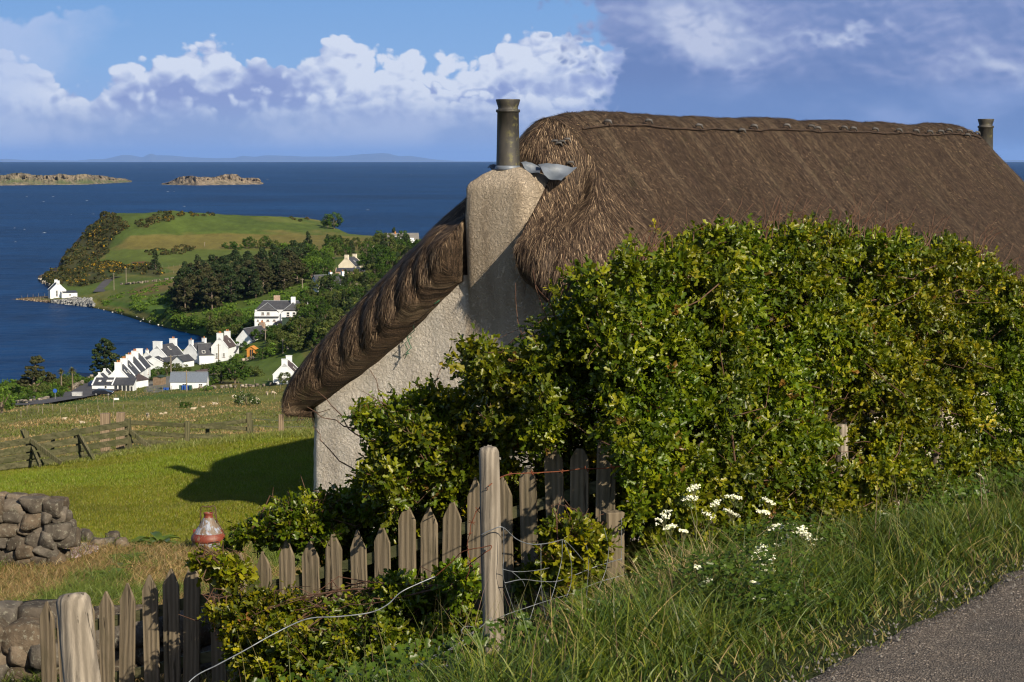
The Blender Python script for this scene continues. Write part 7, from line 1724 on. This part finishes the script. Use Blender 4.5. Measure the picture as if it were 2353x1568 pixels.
scatter([(470, 742), (540, 730), (600, 735), (600, 752), (545, 785), (505, 776), (476, 776)], 26, (2.5, 4.5), [('bush', 'olive'), ('broad', 'olive'), ('bush', 'leafy')], 'scrub between the bay and the villa', 'bank scrub beside the bay', 6, mind=8)
scatter([(385, 718), (440, 738), (470, 742), (440, 755), (395, 738)], 10, (2, 3), [('bush', 'bright'), ('bush', 'leafy')], 'bright bush below the conifer plantation', 'bushes under the plantation', 7, mind=8)
for x, y, h, k, pl_, lab in [(753, 523, 9, 'broad', 'leafy', 'smaller dark tree on the tip of the headland pasture'), (768, 527, 11, 'broad', 'leafy', 'larger round tree on the tip of the headland pasture'), (357, 620, 9, 'conifer', 'conifer', 'lone spiky conifer beside the clay scar'), (528, 572, 5, 'bush', 'leafy', 'leftmost bush of the clump on the hayfield'), (545, 574, 4, 'bush', 'leafy', 'low bush second in the hayfield clump'),
                            (572, 572, 7, 'broad', 'leafy', 'darkest round tree of the hayfield clump'), (592, 571, 5, 'bush', 'olive', 'mid bush of the hayfield clump'), (612, 570, 7, 'broad', 'leafy', 'broad tree at the right of the hayfield clump'), (634, 571, 6, 'bush', 'olive', 'rounded olive bush next to the rightmost hayfield bush'), (668, 571, 3.5, 'bush', 'leafy', 'isolated little bush right of the hayfield clump'),
                            (708, 590, 12, 'conifer', 'conifer', 'tall pointed conifer breaking the skyline above the wood'), (508, 880, 5.6, 'broad', 'leafy', 'big dark rounded bush left one of the pair below the houses'), (540, 882, 6.4, 'broad', 'leafy', 'big dark rounded bush right one of the pair below the houses'), (560, 868, 3, 'bush', 'bright', 'bright low bush right of the big dark pair'), (588, 865, 3.4, 'bush', 'olive', 'olive bush by the wall above the pasture'),
                            (566, 930, 3.0, 'bush', 'may', 'white flowering bush standing alone in the pasture'), (427, 938, 1.5, 'bush', 'leafy', 'little dark bush in the pasture beside the lying sheep'), (655, 886, 3.2, 'broad', 'olive', 'thin dark shrub in front of the half hidden cottage'), (548, 812, 4.2, 'bush', 'leafy', 'dark bush just left of the timber hut'), (604, 824, 3.5, 'bush', 'leafy', 'dark bush just right of the timber hut'),
                            (545, 828, 2.4, 'bush', 'bright', 'light green bush in front of the porch'), (362, 872, 3.4, 'broad', 'leafy', 'dark garden tree between the terrace and the yard'), (384, 862, 3.6, 'broad', 'olive', 'olive garden tree left of the blue winged house'), (402, 858, 2.8, 'broad', 'olive', 'garden tree beneath the blue slate wing'), (422, 856, 2.4, 'bush', 'olive', 'garden bush behind the metal roofed shed'), (470, 852, 2.2, 'bush', 'olive', 'garden bush behind the green shed'), (345, 876, 3.4, 'bush', 'leafy', 'clipped looking bush beside the open terrace shed'), (474, 898, 1.6, 'bush', 'bright', 'low bush at the right foot of the metal roofed shed'), (490, 884, 2, 'bush', 'bright', 'light bush between the metal roofed shed and the dark pair'), (635, 815, 4, 'bush', 'bright', 'bright shrub just up from the half hidden cottage'), (4, 950, 5, 'broad', 'bright', 'yellow green tree at the very left edge of the pasture')]:
    tree(x, y, h, k, pl_, lab, wide=1.15 if k == 'broad' else 1.0)
# shore garden shrubs
scatter([(0, 892), (60, 884), (120, 880), (200, 872), (235, 868), (205, 884), (160, 898), (120, 908), (0, 915)], 46, (1.6, 3.2), [('bush', 'leafy'), ('bush', 'bright'), ('bush', 'olive')], 'shrub in the shore garden', 'shore garden shrubs', 8, mind=9)
scatter([(0, 912), (80, 905), (160, 902), (165, 912), (100, 922), (0, 930)], 20, (1.4, 2.2), [('bush', 'leafy'), ('bush', 'bright')], 'hedge shrub along the village road', 'roadside shrubs', 9, mind=8)
scatter([(245, 852), (320, 818), (330, 826), (280, 850), (258, 872)], 12, (2, 3), [('bush', 'olive'), ('bush', 'leafy')], 'shrub seaward of the white terrace', 'shrubs behind the terrace', 10, mind=7)
# gorse over the flank of the headland: uncountable scrub, one mass
rg = np.random.default_rng(91); pol = [[(235, 488), (262, 492), (300, 520), (262, 545), (250, 580), (228, 600), (300, 610), (365, 605), (370, 632), (280, 630), (235, 648), (190, 658), (125, 655), (95, 640), (140, 602), (180, 548)], [(370, 486), (425, 488), (415, 500), (330, 525), (300, 518), (330, 502)], [(335, 578), (400, 572), (440, 574), (420, 585), (345, 588)], [(430, 489), (500, 492), (490, 497), (440, 497)], [(668, 500), (712, 503), (700, 511), (670, 509)], [(300, 584), (420, 566), (480, 572), (400, 580)]]
cl = []
for po, nn_ in zip(pol, (900, 110, 46, 20, 18, 20)):
    xs_, ys_ = [p[0] for p in po], [p[1] for p in po]; k = 0
    while k < nn_:
        x, y = rg.uniform(min(xs_), max(xs_)), rg.uniform(min(ys_), max(ys_))
        if not inpoly(x, y, po): continue
        k += 1
        if vnoise(np.array([[x, y, 3.0]]), 1 / 14., 7, 2)[0] < -.15: continue
        p = gfar(x, y); cl.append((p[0], p[1], p[2] + .3, rg.uniform(.7, 1.9)))
V_, F_, C_ = crown_cards(np.array(cl), 46, 1.0, rg, *PAL['gorse'], flat=.6)
o = npmesh('gorse_scrub', V_, F_, MFOL, col=C_); tag(o, 'yellow flowering gorse and bramble scrub over the headland flank', 'scrub', kind='stuff')

rg = np.random.default_rng(92); cl2 = np.array(cl); sel = cl2[vnoise(cl2[:, :3], 1 / 22., 12, 2) > .22]; V_, F_, C_ = crown_cards(sel * [1, 1, 1, .8] + [0, 0, .35, 0], 22, .8, rg, *PAL['bloom'], flat=.5)
o = npmesh('gorse_flowers', V_, F_, MFOL, col=C_); tag(o, 'patches of yellow gorse bloom on the headland scrub', 'scrub', kind='stuff')
rg = np.random.default_rng(93); cl = []; bp = [(235, 690), (300, 668), (400, 640), (470, 628), (520, 640), (620, 660), (720, 650), (760, 665), (690, 700), (600, 735), (480, 770), (400, 752), (300, 722), (240, 706)]
cx = rg.uniform(235, 760, 6000); cy = rg.uniform(628, 770, 6000); ok = inpoly(cx, cy, bp) & (vnoise(np.stack([cx, cy * 2, cx * 0], -1), 1 / 20., 4, 3) > -.05)
for x, y in list(zip(cx[ok], cy[ok]))[:1500]: p = gfar(x, y); cl.append((p[0], p[1], p[2] + .1, rg.uniform(.5, 1.3)))
V_, F_, C_ = crown_cards(np.array(cl), 26, .75, rg, *PAL['bright'], flat=.45); o = npmesh('bracken', V_, F_, MFOL, col=C_ * .85); tag(o, 'rough bracken and tussocks on the slope above the bay', 'undergrowth', kind='stuff')
rg = np.random.default_rng(94); n = 42000; cx = rg.uniform(-60, 720, n); cy = 888 + (1062 - 888) * rg.random(n) ** .8; P = np.array([gfar(a, b) for a, b in zip(cx, cy)])
pv = vnoise(np.stack([P[:, 0], P[:, 1] * .35, P[:, 0] * 0], -1), 1 / 16., 8, 3); cg = palette(rg, n, [(.085, .110, .018), (.115, .130, .026), (.17, .15, .045)], (.45, .35, .2)); tn = palette(rg, n, [(.31, .22, .10), (.25, .17, .075)], (.5, .5)); cg = np.where(((pv > .04) & (rg.random(n) < .75))[:, None], tn, cg)
V_, F_, C_ = blades(n, P, rg.uniform(.16, .42, n) * np.clip(P[:, 1] / 260, .16, 1), (.05 + .05 * rg.random(n)) * np.clip(P[:, 1] / 260, .2, 1), rg.uniform(.3, 1.2, n), rg, cg, 1); o = npmesh('pasture_grass', V_, F_, MGRASS, col=C_); tag(o, 'tussocky green and tan grass of the sheep pasture', 'grass', kind='stuff')

# two cabbage palms and the two shore conifers, built one by one
def palm(px, py, h, lab, seed):
    rg = np.random.default_rng(seed); e = empty('cabbage_palm', at(px, py)); tag(e, lab, 'palm'); MB().tube([(0, 0, -.3), (.05, 0, h * .5), (0, 0, h * .78)], [.22, .17, .14], 8).build('trunk', MBARK, e)
    v, f, c_ = [], [], []
    for i in range(150):
        d = rg.normal(size=3); d /= np.linalg.norm(d); d[2] = d[2] * .8 + .15; L = h * .22 * rg.uniform(.7, 1.1); s_ = np.cross(d, [0, 0, 1]); s_ /= np.linalg.norm(s_) + 1e-6; b = len(v); c0 = np.array([0, 0, h * .80]); m_ = c0 + d * L * .6 + [0, 0, .05]; t_ = c0 + d * L + [0, 0, -L * .22]
        v += [c0 - s_ * .05, c0 + s_ * .05, m_ + s_ * .07, t_, m_ - s_ * .07]; f.append((b, b + 1, b + 2, b + 4)); f.append((b + 4, b + 2, b + 3, b + 4)); c_ += [random.choice([(.07, .085, .02), (.10, .11, .03), (.13, .11, .05)])] * 5
    f1 = np.array([q_ for q_ in f if len(set(q_)) == 4]); f2 = np.array([q_[:3] for q_ in f if len(set(q_)) == 3]); npmesh('fronds', np.array(v), [f1, f2], MFOL, e, col=c_)
palm(230 / 1.632, 896, 5.6, 'left cabbage palm with a bare pale trunk in the shore garden', 3); palm(272 / 1.632, 900, 6.2, 'right cabbage palm, taller and rounder headed, in the shore garden', 4)
def special(name, lab, px, py, cl, trunk, size, pal, seed, per=70):
    rg = np.random.default_rng(seed); e = empty(name, at(px, py)); e.scale = (1.32, 1.2, 1.12); tag(e, lab, 'tree'); V_, F_, C_ = crown_cards(np.array(cl), per, size, rg, *PAL[pal], flat=.55); npmesh('crown', V_, F_, MFOL, e, col=C_)
    mb = MB()
    for pts, r in trunk: mb.tube(pts, r, 7)
    mb.build('trunk', MBARK, e)
rg = np.random.default_rng(5); cl = []
for zx, zz_, w in ((-1.0, 3.0, 2.4), (-.6, 4.0, 1.6), (.2, 4.7, 2.4), (0.0, 5.6, 2.0), (.3, 6.6, 1.7), (.6, 7.2, 1.3), (1.2, 4.2, 1.2), (2.4, 3.4, 1.3), (3.0, 3.7, .8), (-1.8, 2.9, 1.2), (-1.2, 2.2, 1.0)):
    for _ in range(8): cl.append((zx + rg.normal() * w * .40, rg.normal() * .9, zz_ + rg.normal() * .16, rg.uniform(.35, .7)))
special('pine_tree', 'windswept flat layered pine by the shore at the left', 79, 908, cl, [([(0.1, 0, -.4), (0, 0, 1.4), (-.1, 0, 3), (.3, 0, 6.4)], [.34, .26, .2, .07]), ([(0, 0, 1.5), (1.4, 0, 2.7), (3.0, 0, 3.6)], [.15, .1, .05]), ([(0, 0, 1.5), (-1.2, 0, 2.4), (-2, 0, 2.9)], [.13, .08, .04])], .38, 'pine', 6)
cl = []
for k in range(120):
    z_ = rg.uniform(.8, 9.0); w = float(np.interp(z_, [.5, 2, 4, 6, 8, 9.2], [1.9, 2.6, 2.7, 2.2, 1.3, .4])); a = rg.uniform(0, 6.28); r = w * rg.uniform(.3, 1.1); cl.append((r * math.cos(a) * 1.05 + .15, r * math.sin(a), z_, rg.uniform(.35, .75)))
special('conifer_tree', 'tall ragged conifer rising alone at the shore beside the terrace', 241, 864, cl, [([(0, 0, -.4), (0, 0, 4), (.1, 0, 9)], [.34, .22, .06])], .42, 'conifer', 7)

# ================================================================ the air over the sea
def haze():
    x, y0, y1, z0, z1 = 60000, -600, 140000, -700, 520
    mb = MB().add([(-x, y0, z0), (x, y0, z0), (x, y1, z0), (-x, y1, z0), (-x, y0, z1), (x, y0, z1), (x, y1, z1), (-x, y1, z1)], [(3, 2, 1, 0), (4, 5, 6, 7), (0, 1, 5, 4), (1, 2, 6, 5), (2, 3, 7, 6), (3, 0, 4, 7)])
    m = bpy.data.materials.new('haze_air'); m.use_nodes = True; t = m.node_tree; t.nodes.clear()
    o = t.nodes.new('ShaderNodeOutputMaterial'); v = t.nodes.new('ShaderNodeVolumePrincipled'); v.inputs['Color'].default_value = (.26, .47, .98, 1); v.inputs['Density'].default_value = HAZE
    v.inputs['Anisotropy'].default_value = 0.0; t.links.new(v.outputs[0], o.inputs['Volume']); m.volume_intersection_method = 'FAST' if hasattr(m, 'volume_intersection_method') else None
    ob = mb.build('haze', m); tag(ob, kind='stuff'); return ob
HAZE = 1.1e-5
try:
    haze()
except Exception as ex:
    print('haze', ex); raise
